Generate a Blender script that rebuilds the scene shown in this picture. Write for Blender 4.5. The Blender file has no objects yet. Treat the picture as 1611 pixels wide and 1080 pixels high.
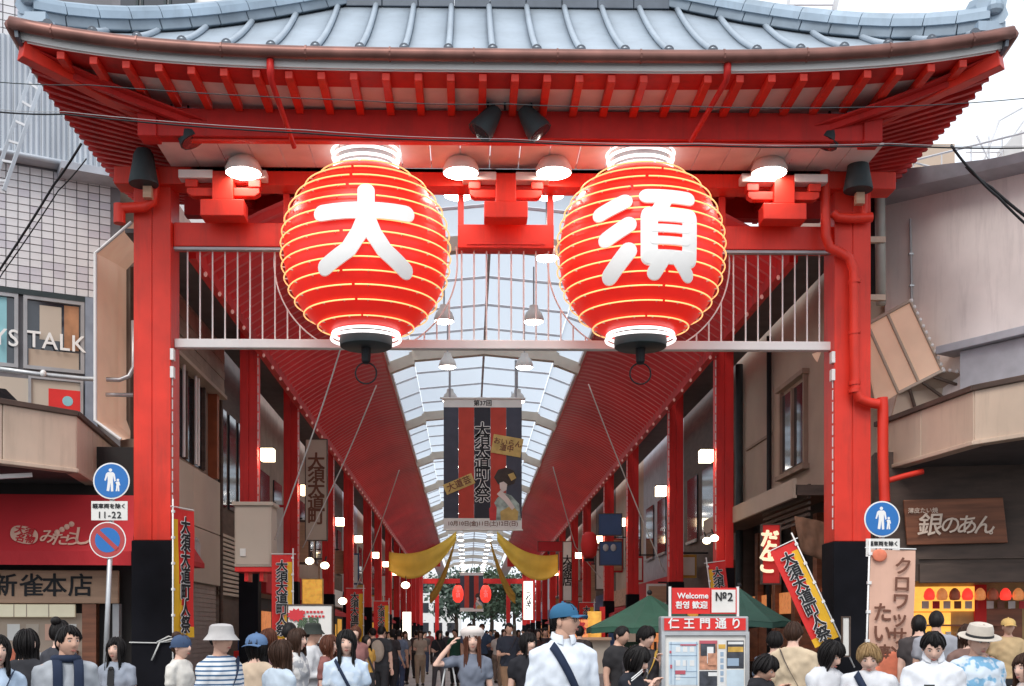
import bpy, math, random
import numpy as np
from mathutils import Vector, Matrix, noise
random.seed(7)
SC = bpy.context.scene
COL = SC.collection
R_ = math.radians
PI = math.pi

# ------------------------------------------------------------------ camera
FPX, PX, PY = 1840.0, 771.25, 995.0          # focal length and principal point of the 1611 x 1080 photograph
CAM = np.array([0.0, 0.0, 1.66])
PITCH = 0.0
YAW = math.atan(34.25 / FPX)
cd = bpy.data.cameras.new('camera'); cam = bpy.data.objects.new('camera', cd); COL.objects.link(cam)
cam.location = CAM; cam.rotation_euler = (PI / 2 + PITCH, 0, -YAW)
cd.sensor_width = 36; cd.lens = 36 * FPX / 1611; cd.shift_y = 455 / 1611; cd.shift_x = 34.25 / 1611
cd.clip_start = 0.1; cd.clip_end = 3000
SC.camera = cam

# ------------------------------------------------------------------ sky and sun: a white overcast evening
W = bpy.data.worlds.new("World"); SC.world = W; W.use_nodes = True
nt = W.node_tree; bgn = nt.nodes['Background']
sky = nt.nodes.new('ShaderNodeTexSky'); sky.sky_type = 'NISHITA'; sky.sun_disc = False
sky.sun_elevation = R_(48); sky.sun_rotation = R_(200); sky.dust_density = 4
mixn = nt.nodes.new('ShaderNodeMixRGB'); mixn.inputs[0].default_value = 0.86
mixn.inputs[2].default_value = (9.6, 10.2, 11.0, 1)                      # the cloud layer
nt.links.new(sky.outputs[0], mixn.inputs[1]); nt.links.new(mixn.outputs[0], bgn.inputs[0])
bgn.inputs[1].default_value = 0.1
sl = bpy.data.lights.new('sun', 'SUN'); sl.energy = 1.3; sl.angle = R_(25); sl.color = (1, .96, .9)
sun = bpy.data.objects.new('sun', sl); COL.objects.link(sun)
sun.rotation_euler = (R_(42), 0, R_(-20))
SC.view_settings.view_transform = 'Standard'; SC.view_settings.look = 'None'
SC.view_settings.gamma = 1; SC.view_settings.exposure = 0.5
try: SC.view_settings.use_curve_mapping = False
except Exception: pass
SC.render.engine = 'CYCLES'
SC.cycles.max_bounces = 8; SC.cycles.transparent_max_bounces = 12

# ------------------------------------------------------------------ measuring helpers
_f = np.array([math.sin(YAW) * math.cos(PITCH), math.cos(YAW) * math.cos(PITCH), math.sin(PITCH)])
_r = np.array([math.cos(YAW), -math.sin(YAW), 0.0]); _u = np.cross(_r, _f)
def ray(px, py): return _r * (px - PX) / FPX + _u * (PY - py) / FPX + _f
def at(px, py, Y):
    d = ray(px, py); return CAM + d * (Y / d[1])
def atx(px, py, X):
    d = ray(px, py); return CAM + d * (X / d[0])

# ------------------------------------------------------------------ materials
def mat(name, col, rough=.6, metal=0., var=.12, scale=3., bump=0., emit=None, estr=0., spec=.5, stretch=(1, 1, 1), alpha_t=None, coat=0, grime=0., gcol=(.1, .085, .075)):
    m = bpy.data.materials.new(name); m.use_nodes = True
    t = m.node_tree; b = t.nodes['Principled BSDF']
    b.inputs['Roughness'].default_value = rough; b.inputs['Metallic'].default_value = metal
    b.inputs['Specular IOR Level'].default_value = spec
    if coat: b.inputs['Coat Weight'].default_value = coat
    c = (col[0], col[1], col[2], 1)
    if var > 0 or bump > 0:
        tc = t.nodes.new('ShaderNodeTexCoord'); mp = t.nodes.new('ShaderNodeMapping'); mp.inputs['Scale'].default_value = stretch
        n = t.nodes.new('ShaderNodeTexNoise'); n.inputs['Scale'].default_value = scale; n.inputs['Detail'].default_value = 6
        t.links.new(tc.outputs['Object'], mp.inputs[0]); t.links.new(mp.outputs[0], n.inputs['Vector'])
        if var > 0:
            r = t.nodes.new('ShaderNodeValToRGB')
            r.color_ramp.elements[0].position = .3; r.color_ramp.elements[1].position = .72
            r.color_ramp.elements[0].color = tuple(max(0, x * (1 - var)) for x in col) + (1,)
            r.color_ramp.elements[1].color = tuple(min(1, x * (1 + var)) for x in col) + (1,)
            t.links.new(n.outputs[0], r.inputs[0]); t.links.new(r.outputs[0], b.inputs['Base Color'])
            if grime:      # rain streaks and blotches of dirt
                m2 = t.nodes.new('ShaderNodeMapping'); m2.inputs['Scale'].default_value = (2.6, 2.6, .32); n2 = t.nodes.new('ShaderNodeTexNoise'); n2.inputs['Scale'].default_value = 2.2; n2.inputs['Detail'].default_value = 8; n2.inputs['Roughness'].default_value = .65
                r2 = t.nodes.new('ShaderNodeValToRGB'); r2.color_ramp.elements[0].position = .5; r2.color_ramp.elements[1].position = .78; r2.color_ramp.elements[0].color = (0, 0, 0, 1); r2.color_ramp.elements[1].color = (grime, grime, grime, 1)
                mx = t.nodes.new('ShaderNodeMixRGB'); mx.inputs[2].default_value = gcol + (1,)
                t.links.new(tc.outputs['Object'], m2.inputs[0]); t.links.new(m2.outputs[0], n2.inputs['Vector']); t.links.new(n2.outputs[0], r2.inputs[0]); t.links.new(r2.outputs[0], mx.inputs[0]); t.links.new(r.outputs[0], mx.inputs[1]); t.links.new(mx.outputs[0], b.inputs['Base Color'])
        else: b.inputs['Base Color'].default_value = c
        if bump > 0:
            bp = t.nodes.new('ShaderNodeBump'); bp.inputs['Strength'].default_value = bump; bp.inputs['Distance'].default_value = .02
            t.links.new(n.outputs[0], bp.inputs['Height']); t.links.new(bp.outputs[0], b.inputs['Normal'])
    else: b.inputs['Base Color'].default_value = c
    if emit is not None:
        b.inputs['Emission Color'].default_value = (emit[0], emit[1], emit[2], 1); b.inputs['Emission Strength'].default_value = estr
    return m
M = {}
M['verm'] = mat('vermilion_paint', (.70, .036, .018), .45, var=.16, scale=1.4, spec=.35, grime=.45, gcol=(.25, .03, .02))
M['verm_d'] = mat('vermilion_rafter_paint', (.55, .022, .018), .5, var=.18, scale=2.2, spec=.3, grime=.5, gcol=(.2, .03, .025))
M['arc_red'] = mat('arcade_red_paint', (.74, .03, .028), .45, var=.16, scale=.8, spec=.35, grime=.5, gcol=(.2, .02, .02))
M['canopy'] = mat('canopy_red_sheet', (.84, .05, .06), .34, var=.2, scale=.5, stretch=(1, .4, 1))
M['blackbase'] = mat('black_base_paint', (.008, .008, .011), .75, var=.3, scale=2, spec=.1)
M['white'] = mat('white_paint', (.78, .77, .75), .45, var=.05, scale=2)
M['plank'] = mat('white_plank_paint', (.74, .66, .62), .55, var=.1, scale=2.5)
M['tile'] = mat('roof_sheet_grey', (.38, .44, .50), .45, metal=.3, var=.1, scale=1.1, grime=.5, gcol=(.3, .34, .38))
M['tile_d'] = mat('roof_ridge_grey', (.30, .38, .46), .5, metal=.2, var=.2, scale=1.5, grime=.5, gcol=(.2, .24, .28))
M['tile_end'] = mat('roof_end_dark', (.1, .12, .15), .5, var=.2)
M['copper'] = mat('old_copper', (.23, .105, .085), .42, metal=.45, var=.3, scale=2.2, stretch=(1, 1, 1))
M['black'] = mat('black_metal', (.015, .015, .017), .55, var=.2, spec=.25)
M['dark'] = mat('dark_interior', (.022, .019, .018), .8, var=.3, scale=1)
M['gun'] = mat('floodlight_grey', (.035, .048, .052), .55, var=.2, spec=.3)
M['grey'] = mat('grey_metal', (.36, .36, .37), .45, metal=.3, var=.12)
M['steel'] = mat('galvanised_steel', (.52, .53, .54), .38, metal=.6, var=.12, scale=6)
M['neon_y'] = mat('amber_neon', (.9, .6, .2), .4, var=0, emit=(1, .52, .2), estr=.85)
M['neon_w'] = mat('white_neon', (.9, .9, .9), .4, var=0, emit=(1, .95, .93), estr=1.15)
M['lantern'] = mat('lantern_red_skin', (.66, .018, .012), .42, var=.12, scale=2.5, emit=(1, .022, .014), estr=.3)
M['glyph'] = mat('white_glyph', (.83, .82, .8), .5, var=.04, emit=(1, .97, .93), estr=.14)  # boards given a slight glow, standing in for light from the lamps above
M['lampglow'] = mat('lamp_diffuser', (.9, .9, .88), .4, var=0, emit=(1, .93, .84), estr=17)
M['lampwhite'] = mat('lamp_housing', (.72, .68, .62), .45, var=.08)
M['boxglow'] = mat('box_lamp_glow', (.9, .85, .75), .5, var=0, emit=(1, .8, .5), estr=7)
M['bulb'] = mat('small_bulb', (.85, .6, .55), .35, var=0, emit=(1, .45, .4), estr=.12)
M['led'] = mat('white_led_strip', (.6, .56, .55), .4, var=0, emit=(1, .95, .9), estr=.05)
M['arch'] = mat('arch_tan_paint', (.62, .54, .44), .55, var=.12, scale=2)
M['bar'] = mat('glazing_bar', (.58, .58, .6), .5, var=.15)
M['tilew'] = mat('wall_tile_pale', (.68, .66, .67), .34, var=.10, scale=2)
M['grout'] = mat('tile_grout', (.2, .19, .2), .85, var=.2)
M['sheet'] = mat('weathered_sheet', (.48, .51, .55), .55, metal=.15, var=.2, scale=1.3, stretch=(1, 1, .25))
M['stucco'] = mat('mauve_stucco', (.78, .71, .68), .85, var=.16, scale=.7, bump=.25, grime=.4, gcol=(.36, .31, .31))
M['band'] = mat('grey_roof_band', (.40, .41, .45), .6, var=.14)
M['cream'] = mat('cream_panel', (.60, .47, .36), .55, var=.1, scale=1.2, grime=.45, gcol=(.33, .25, .18))
M['creamb'] = mat('cream_hood_lining', (.88, .64, .48), .6, var=.14, scale=1.2, emit=(1, .62, .42), estr=.13)  # faint glow put into the lining itself, in place of tubes inside the hoods
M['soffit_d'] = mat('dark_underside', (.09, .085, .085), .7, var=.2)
M['tan'] = mat('tan_wall', (.46, .36, .28), .8, var=.12, scale=.8, bump=.1)
M['tan_l'] = mat('pale_tan_panel', (.52, .44, .36), .7, var=.08, scale=.8)
M['wood'] = mat('brown_wood', (.24, .085, .04), .5, var=.35, scale=2, stretch=(.5, 1, 6), bump=.15)
M['wood_p'] = mat('pale_wood_board', (.5, .31, .2), .6, var=.2, scale=2, stretch=(.4, 1, 5))
M['wood_d'] = mat('dark_wood', (.085, .055, .042), .65, var=.3, scale=2, stretch=(1, 1, 4))
M['siding'] = mat('timber_siding', (.32, .235, .18), .75, var=.2, scale=2)
M['shutter'] = mat('roller_shutter', (.32, .27, .25), .6, metal=.2, var=.1)
M['awn_red'] = mat('red_awning_cloth', (.5, .018, .025), .75, var=.12, scale=1)
M['green'] = mat('green_parasol_cloth', (.026, .09, .058), .8, var=.16, scale=2)
M['yellow'] = mat('yellow_cloth', (.78, .44, .02), .7, var=.1, scale=2)
M['gold'] = mat('gold_drape_cloth', (.9, .6, .085), .5, var=.14, scale=1.2)
M['flag_red'] = mat('flag_red_cloth', (.68, .028, .025), .75, var=.1, scale=2)
M['ink'] = mat('black_ink', (.012, .012, .014), .7, var=0)
M['whiteink'] = mat('white_ink', (.8, .79, .77), .6, var=0)
M['redink'] = mat('red_ink', (.6, .03, .04), .6, var=0)
M['blue'] = mat('sign_blue', (.012, .15, .46), .4, var=.06)
M['navy'] = mat('navy_sign', (.02, .06, .17), .5, var=.1)
M['pinkcloth'] = mat('salmon_cloth', (.66, .40, .30), .8, var=.08, scale=2)
M['coral'] = mat('coral_print', (.72, .2, .11), .75, var=.2, scale=8)
M['paper'] = mat('white_board', (.74, .72, .68), .6, var=.06)
M['brownink'] = mat('brown_ink', (.16, .06, .035), .7, var=0)
M['lit_white'] = mat('lit_sign_face', (.85, .83, .78), .5, var=0, emit=(1, .93, .8), estr=1.6)
M['lit_yel'] = mat('lit_menu_yellow', (.75, .42, .08), .5, var=.45, scale=7, emit=(1, .48, .07), estr=.3)
M['shop_glow'] = mat('shop_glow_yellow', (.8, .48, .1), .6, var=.4, scale=6, emit=(1, .5, .08), estr=.75)
M['lit_red'] = mat('lit_red_lantern', (.8, .1, .05), .5, var=.1, emit=(1, .04, .03), estr=.7)
M['lit_or'] = mat('lit_orange', (.7, .27, .1), .5, var=.5, scale=8, emit=(1, .33, .1), estr=.3)
M['ground'] = mat('paving_grey', (.46, .44, .42), .7, var=.16, scale=.6, bump=.1)
M['asphalt'] = mat('asphalt', (.06, .06, .062), .9, var=.2, scale=4, bump=.3)
M['glassd'] = mat('dark_window_glass', (.03, .035, .045), .08, var=0, spec=.8)
M['posterb'] = mat('poster_teal', (.25, .5, .55), .6, var=.12)
M['postero'] = mat('poster_orange', (.42, .2, .1), .6, var=.3, scale=4)
M['cordw'] = mat('white_cord', (.7, .7, .68), .8, var=.1)
M['trunk'] = mat('tree_bark', (.09, .06, .045), .9, var=.3, scale=5)
M['leaf'] = mat('leaf_green', (.085, .13, .075), .7, var=.35, scale=3)
M['leaf2'] = mat('leaf_blue_green', (.09, .13, .10), .7, var=.35, scale=3)
def glass_mat():
    m = bpy.data.materials.new('milky_roof_glass'); m.use_nodes = True; t = m.node_tree; t.nodes.clear()
    o = t.nodes.new('ShaderNodeOutputMaterial'); a = t.nodes.new('ShaderNodeBsdfTranslucent'); a.inputs[0].default_value = (.60, .66, .72, 1)
    d = t.nodes.new('ShaderNodeBsdfTransparent'); d.inputs[0].default_value = (.8, .88, .95, 1)
    g = t.nodes.new('ShaderNodeBsdfDiffuse'); g.inputs[0].default_value = (.6, .65, .7, 1)
    mx = t.nodes.new('ShaderNodeMixShader'); mx.inputs[0].default_value = .08
    mx2 = t.nodes.new('ShaderNodeMixShader'); mx2.inputs[0].default_value = .25
    t.links.new(a.outputs[0], mx.inputs[1]); t.links.new(d.outputs[0], mx.inputs[2])
    t.links.new(mx.outputs[0], mx2.inputs[1]); t.links.new(g.outputs[0], mx2.inputs[2]); t.links.new(mx2.outputs[0], o.inputs[0])
    return m
M['roofglass'] = glass_mat()
_cm = {}
def cloth(col, name='cloth', rough=.85, pat=None):
    k = (tuple(col), name, str(pat))
    if k not in _cm:
        m = mat(name, col, rough, var=.14, scale=7, spec=.25, bump=.12)
        if pat:
            t = m.node_tree; b = t.nodes['Principled BSDF']; tc = t.nodes.new('ShaderNodeTexCoord')
            if pat[0] == 'stripe':
                w = t.nodes.new('ShaderNodeTexWave'); w.bands_direction = 'Z'; w.inputs['Scale'].default_value = pat[2]; w.inputs['Distortion'].default_value = .6; w.inputs['Detail'].default_value = 0
                w.inputs['Detail Scale'].default_value = .5
                out = w.outputs[1]; lo, hi = .66, .74
            else:
                w = t.nodes.new('ShaderNodeTexNoise'); w.inputs['Scale'].default_value = pat[2]; out = w.outputs[0]; lo, hi = .5, .56
            r = t.nodes.new('ShaderNodeValToRGB'); r.color_ramp.elements[0].position = lo; r.color_ramp.elements[1].position = hi
            r.color_ramp.elements[0].color = tuple(col) + (1,); r.color_ramp.elements[1].color = tuple(pat[1]) + (1,)
            t.links.new(tc.outputs['Object'], w.inputs['Vector']); t.links.new(out, r.inputs[0]); t.links.new(r.outputs[0], b.inputs['Base Color'])
        _cm[k] = m
    return _cm[k]
def skin(tone):
    return cloth(tone, 'skin', .55)

# ------------------------------------------------------------------ objects
def setp(o, label=None, cat=None, group=None, kind=None):
    if label: o['label'] = label
    if cat: o['category'] = cat
    if group: o['group'] = group
    if kind: o['kind'] = kind
    return o
def root(name, loc, label, cat, group=None, rz=0):
    o = bpy.data.objects.new(name, None); COL.objects.link(o); o.location = [float(x) for x in loc]; o.rotation_euler = (0, 0, rz)
    o.empty_display_size = .2
    return setp(o, label, cat, group)
def base_of(p):
    v = Vector((0, 0, 0))
    while p is not None: v = v + p.location; p = p.parent
    return v
def link(name, me, parent=None, loc=None):
    o = bpy.data.objects.new(name, me); COL.objects.link(o)
    if parent is not None: o.parent = parent
    if loc is not None: o.location = [float(x) for x in loc]
    return o
def rot_frame(p0, p1, up=(0, 0, 1)):
    d = np.array(p1, float) - np.array(p0, float); L = np.linalg.norm(d); d = d / max(L, 1e-9)
    u = np.array(up, float)
    if abs(np.dot(u, d)) > .98: u = np.array((0, 1.0, 0))
    s = np.cross(d, u); s /= np.linalg.norm(s); u = np.cross(s, d)
    return d, s, u, L
class MB:
    def __init__(s): s.v = []; s.f = []; s.mi = []; s.cur = 0
    def add(s, vs, fs):
        b = len(s.v); s.v.extend([(float(p[0]), float(p[1]), float(p[2])) for p in vs])
        for f in fs: s.f.append(tuple(i + b for i in f)); s.mi.append(s.cur)
        return s
    def hexa(s, p): return s.add(p, [(0, 3, 2, 1), (4, 5, 6, 7), (0, 1, 5, 4), (1, 2, 6, 5), (2, 3, 7, 6), (3, 0, 4, 7)])
    def box(s, x0, x1, y0, y1, z0, z1):
        return s.hexa([(x0, y0, z0), (x1, y0, z0), (x1, y1, z0), (x0, y1, z0), (x0, y0, z1), (x1, y0, z1), (x1, y1, z1), (x0, y1, z1)])
    def beam(s, p0, p1, w, h, up=(0, 0, 1)):
        d, sd, u, L = rot_frame(p0, p1, up); p0 = np.array(p0, float); p1 = np.array(p1, float); a = sd * w / 2; b = u * h / 2
        return s.hexa([p0 - a - b, p0 + a - b, p1 + a - b, p1 - a - b, p0 - a + b, p0 + a + b, p1 + a + b, p1 - a + b])
    def tube(s, pts, r, n=8, cap=True):
        pts = [np.array(p, float) for p in pts]; k = len(pts); rr = r if hasattr(r, '__len__') else [r] * k
        vs = []; up = np.array((0, 0, 1.0)); prev = None
        for i in range(k):
            d = pts[min(i + 1, k - 1)] - pts[max(i - 1, 0)]; d = d / max(np.linalg.norm(d), 1e-9)
            if prev is None:
                a = np.cross(d, up)
                if np.linalg.norm(a) < .05: a = np.cross(d, (0, 1.0, 0))
            else: a = prev - d * np.dot(prev, d)
            a = a / np.linalg.norm(a); prev = a; b = np.cross(d, a)
            for j in range(n):
                t = 2 * PI * j / n; vs.append(pts[i] + (a * math.cos(t) + b * math.sin(t)) * rr[i])
        fs = [(i * n + j, (i + 1) * n + j, (i + 1) * n + (j + 1) % n, i * n + (j + 1) % n) for i in range(k - 1) for j in range(n)]
        if cap: fs.append(tuple(range(n))); fs.append(tuple((k - 1) * n + j for j in reversed(range(n))))
        return s.add(vs, fs)
    def cyl(s, p0, p1, r, n=12, r1=None): return s.tube([p0, p1], [r, r if r1 is None else r1], n)
    def lathe(s, c, prof, n=24, close=True):
        vs = []; k = len(prof)
        for r, z in prof:
            for j in range(n):
                t = 2 * PI * j / n; vs.append((c[0] + r * math.cos(t), c[1] + r * math.sin(t), c[2] + z))
        fs = [(i * n + j, i * n + (j + 1) % n, (i + 1) * n + (j + 1) % n, (i + 1) * n + j) for i in range(k - 1) for j in range(n)]
        if close: fs.append(tuple(reversed(range(n)))); fs.append(tuple((k - 1) * n + j for j in range(n)))
        return s.add(vs, fs)
    def torus(s, c, R, r, n=40, m=6, a0=0., a1=2 * PI, axis='z'):
        full = abs(a1 - a0 - 2 * PI) < 1e-6; k = n if full else n + 1
        vs = []
        for i in range(k):
            t = a0 + (a1 - a0) * i / n
            for j in range(m):
                q = 2 * PI * j / m; rad = R + r * math.cos(q); h = r * math.sin(q)
                if axis == 'z': vs.append((c[0] + rad * math.cos(t), c[1] + rad * math.sin(t), c[2] + h))
                else: vs.append((c[0] + rad * math.cos(t), c[1] + h, c[2] + rad * math.sin(t)))
        fs = []
        for i in range(n):
            i2 = (i + 1) % k if full else i + 1
            for j in range(m): fs.append((i * m + j, i2 * m + j, i2 * m + (j + 1) % m, i * m + (j + 1) % m))
        return s.add(vs, fs)
    def grid(s, P, thick=None):
        P = [[np.array(q, float) for q in row] for row in P]; a, b = len(P), len(P[0])
        s.add([q for row in P for q in row], [(i * b + j, (i + 1) * b + j, (i + 1) * b + j + 1, i * b + j + 1) for i in range(a - 1) for j in range(b - 1)])
        if thick is not None:
            t = np.array(thick, float)
            s.add([q + t for row in P for q in row], [(i * b + j, i * b + j + 1, (i + 1) * b + j + 1, (i + 1) * b + j) for i in range(a - 1) for j in range(b - 1)])
            n = a * b; base = len(s.v) - 2 * n
            ring = [i for i in range(b)] + [i * b + b - 1 for i in range(1, a)] + [(a - 1) * b + j for j in range(b - 2, -1, -1)] + [i * b for i in range(a - 2, 0, -1)]
            for i in range(len(ring)):
                p, q = ring[i], ring[(i + 1) % len(ring)]
                s.f.append((base + p, base + q, base + n + q, base + n + p)); s.mi.append(s.cur)
        return s
    def prism(s, poly, d):
        poly = [np.array(p, float) for p in poly]; n = len(poly); d = np.array(d, float)
        return s.add(poly + [p + d for p in poly], [tuple(range(n)), tuple(n + i for i in reversed(range(n)))] + [(i, i + n, (i + 1) % n + n, (i + 1) % n) for i in range(n)])
    def ell(s, c, a, n=12, m=8, rot=None):
        vs = [];
        for i in range(1, m):
            ph = PI * i / m
            for j in range(n):
                t = 2 * PI * j / n; vs.append(np.array((a[0] * math.sin(ph) * math.cos(t), a[1] * math.sin(ph) * math.sin(t), a[2] * math.cos(ph))))
        vs += [np.array((0, 0, a[2])), np.array((0, 0, -a[2]))]
        if rot is not None: vs = [rot @ v for v in vs]
        vs = [v + np.array(c, float) for v in vs]
        k = m - 1; fs = [(i * n + j, (i + 1) * n + j, (i + 1) * n + (j + 1) % n, i * n + (j + 1) % n) for i in range(k - 1) for j in range(n)]
        T, B = k * n, k * n + 1
        for j in range(n): fs.append((T, j, (j + 1) % n)); fs.append((B, (k - 1) * n + (j + 1) % n, (k - 1) * n + j))
        return s.add(vs, fs)
    def mesh(s, name, mats, off=(0, 0, 0), smooth=False):
        me = bpy.data.meshes.new(name)
        me.from_pydata([(p[0] - off[0], p[1] - off[1], p[2] - off[2]) for p in s.v], [], s.f)
        for m in (mats if isinstance(mats, (list, tuple)) else [mats]): me.materials.append(m)
        if isinstance(mats, (list, tuple)): me.polygons.foreach_set('material_index', s.mi)
        if smooth is True: me.polygons.foreach_set('use_smooth', [True] * len(s.f))
        me.update()
        if smooth == 'auto':
            me.polygons.foreach_set('use_smooth', [True] * len(s.f))
            try: me.set_sharp_from_angle(angle=R_(40))
            except Exception: pass
        return me
    def build(s, name, mats, parent=None, smooth=False, local=False):
        off = (0, 0, 0) if local or parent is None else base_of(parent)
        return link(name, s.mesh(name, mats, off, smooth), parent)
    def thing(s, name, mats, label, cat, group=None, smooth=False, kind=None):
        vs = np.array(s.v); c = ((vs[:, 0].min() + vs[:, 0].max()) / 2, (vs[:, 1].min() + vs[:, 1].max()) / 2, vs[:, 2].min())
        o = link(name, s.mesh(name, mats, c, smooth), None, c)
        return setp(o, label, cat, group, kind)
def slat(p0, p1, w, h, name, m, parent, up=(0, 0, 1)): return MB().beam(p0, p1, w, h, up).build(name, m, parent)

def text_mesh(s, size, m, bold=0., ext=.003, spacing=1., line=1., align='CENTER', sx=1., shear=0):
    c = bpy.data.curves.new('lettering', 'FONT'); c.body = s; c.size = size; c.align_x = align; c.align_y = 'CENTER'
    c.extrude = ext; c.space_character = spacing; c.space_line = line; c.resolution_u = 3; c.shear = shear
    o = bpy.data.objects.new('lettering', c)
    me = bpy.data.meshes.new_from_object(o); me.name = 'lettering'
    bpy.data.objects.remove(o); bpy.data.curves.remove(c)
    if bold > 0:      # heavier strokes: the outline repeated a little to every side, each a hair prouder
        n = len(me.vertices); co = np.empty(n * 3); me.vertices.foreach_get('co', co); co = co.reshape(-1, 3); fs = [tuple(p.vertices) for p in me.polygons]
        V = []; F = []; K = 8
        for k in range(K + 1):
            d = np.array((0, 0, 0.)) if k == K else np.array((math.cos(2 * PI * k / K), math.sin(2 * PI * k / K), 0)) * bold * size * .8
            V.extend((co + d + (0, 0, .0004 * k)).tolist()); F.extend([tuple(i + n * k for i in f) for f in fs])
        bpy.data.meshes.remove(me); me = bpy.data.meshes.new('lettering'); me.from_pydata(V, [], F)
    me.materials.clear(); me.materials.append(m)
    if sx != 1:
        me.transform(Matrix.Diagonal((sx, 1, 1, 1)))
    return me
def text(s, pos, size, m, parent, rz=0., roll=0., tilt=0., vertical=False, name='lettering', **kw):
    """lettering that reads from the -Y side, turned by rz about the vertical and rolled in its own plane"""
    if vertical: s = '\n'.join(s)
    me = text_mesh(s, size, m, **kw)
    o = link(name, me, parent)
    o.location = Vector(pos) - (base_of(parent) if parent is not None else Vector((0, 0, 0)))
    o.rotation_euler = (Matrix.Rotation(rz, 3, 'Z') @ Matrix.Rotation(PI / 2 + tilt, 3, 'X') @ Matrix.Rotation(roll, 3, 'Z')).to_euler()
    return o
class Face:
    """a vertical plane: P0, horizontal direction to the right as seen from the street, outward normal"""
    def __init__(s, P0, d):
        s.p = np.array((P0[0], P0[1], 0.)); d = np.array((d[0], d[1], 0.)); s.d = d / np.linalg.norm(d); s.n = np.array((s.d[1], -s.d[0], 0.)); s.rz = math.atan2(s.d[1], s.d[0])
    def uv(s, px, py, off=0.):
        q = ray(px, py); t = np.dot(s.p + s.n * off - CAM, s.n) / np.dot(q, s.n); P = CAM + q * t
        return np.dot(P - s.p, s.d), P[2]
    def pt(s, u, z, off=0.): return s.p + s.d * u + s.n * off + np.array((0, 0, z))
    def px(s, px, py, off=0.): u, z = s.uv(px, py, off); return s.pt(u, z, off)
    def box(s, mb, u0, u1, z0, z1, o0, o1):
        return mb.hexa([s.pt(u0, z0, o1), s.pt(u1, z0, o1), s.pt(u1, z0, o0), s.pt(u0, z0, o0), s.pt(u0, z1, o1), s.pt(u1, z1, o1), s.pt(u1, z1, o0), s.pt(u0, z1, o0)])
    def frame(s, mb, u0, u1, z0, z1, w, o0, o1):
        s.box(mb, u0, u1, z1 - w, z1, o0, o1); s.box(mb, u0, u1, z0, z0 + w, o0, o1)
        s.box(mb, u0, u0 + w, z0 + w, z1 - w, o0, o1); return s.box(mb, u1 - w, u1, z0 + w, z1 - w, o0, o1)

BEVEL = {k: .012 for k in ('post', 'post_base', 'lintel', 'tie_beam', 'bracket', 'bracket_neck', 'bracket_arm', 'bracket_cap', 'bearing_block', 'eave_beam', 'hip_block', 'railing', 'rafter', 'hip_rafter', 'canopy_panel', 'canopy_trim', 'cabinet_body', 'cabinet_lid', 'cabinet_door', 'ridge_base', 'column', 'column_base', 'name_board', 'board', 'kiosk_body', 'front_panel', 'lit_strip', 'sign_panel', 'ledge', 'sheet_ledge', 'goods', 'stand_base', 'hood_rib')}
# ------------------------------------------------------------------ ground
g = MB(); g.box(-400, 400, -60, 900, -.3, 0)
setp(g.build('ground', M['asphalt']), kind='structure')
p = MB(); p.box(-4.9, 5.75, 21, 125, .0, .006)
setp(p.build('arcade_pavement', M['ground']), kind='structure')
# ================================================================== THE GATE
GX, GY = .68, 20.0
M['ridge_b'] = mat('ridge_base_grey', (.2, .25, .3), .55, var=.2)
ZO = -.09
gate = root('temple_gate', (GX, GY, ZO), 'huge vermilion street gate with curved grey hipped roof, tall posts and black post bases', 'gate')
def G(mb, name, m, smooth=False, parent=None):
    return link(name, mb.mesh(name, m, (GX, GY, 0), smooth), parent or gate)
def Gslat(p0, p1, w, h, name, m, parent=None, up=(0, 0, 1)): return G(MB().beam(p0, p1, w, h, up), name, m, False, parent)
def lift(x, y):
    u = abs(x - GX) / 7.22; v = abs(y - GY) / 3.05
    return .41 * min(u, 1.02) ** 4 * (.55 + .45 * min(v, 1.02) ** 4)
LP, RP = -5.30, 6.51                       # post centres
for xc in (LP, RP):
    po = MB()
    for s in (-1, 1): po.box(*sorted((xc + s * .006, xc + s * .31)), 19.7, 20.3, 3.29, 9.55)
    po.box(xc - .29, xc + .29, 19.72, 20.28, 3.29, 9.55)
    pst = G(po, 'post', M['verm'])
    G(MB().box(xc - .335, xc + .335, 19.66, 20.34, .09, 3.285), 'post_base', M['blackbase'], parent=pst)
    nr = xc + (.325 if xc < 0 else -.325)
    st = MB()
    for k in range(13): st.box(nr - .008, nr + .008, 19.75, 19.765, 3.5 + k * .2, 3.66 + k * .2)
    G(st, 'light_strip', M['led'], parent=pst)
    bx = MB()
    for z in (6.02, 6.32): bx.box(nr - .03, nr + .03, 19.7, 19.83, z, z + .19)
    G(bx, 'junction_box', M['white'], parent=pst)
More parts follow.
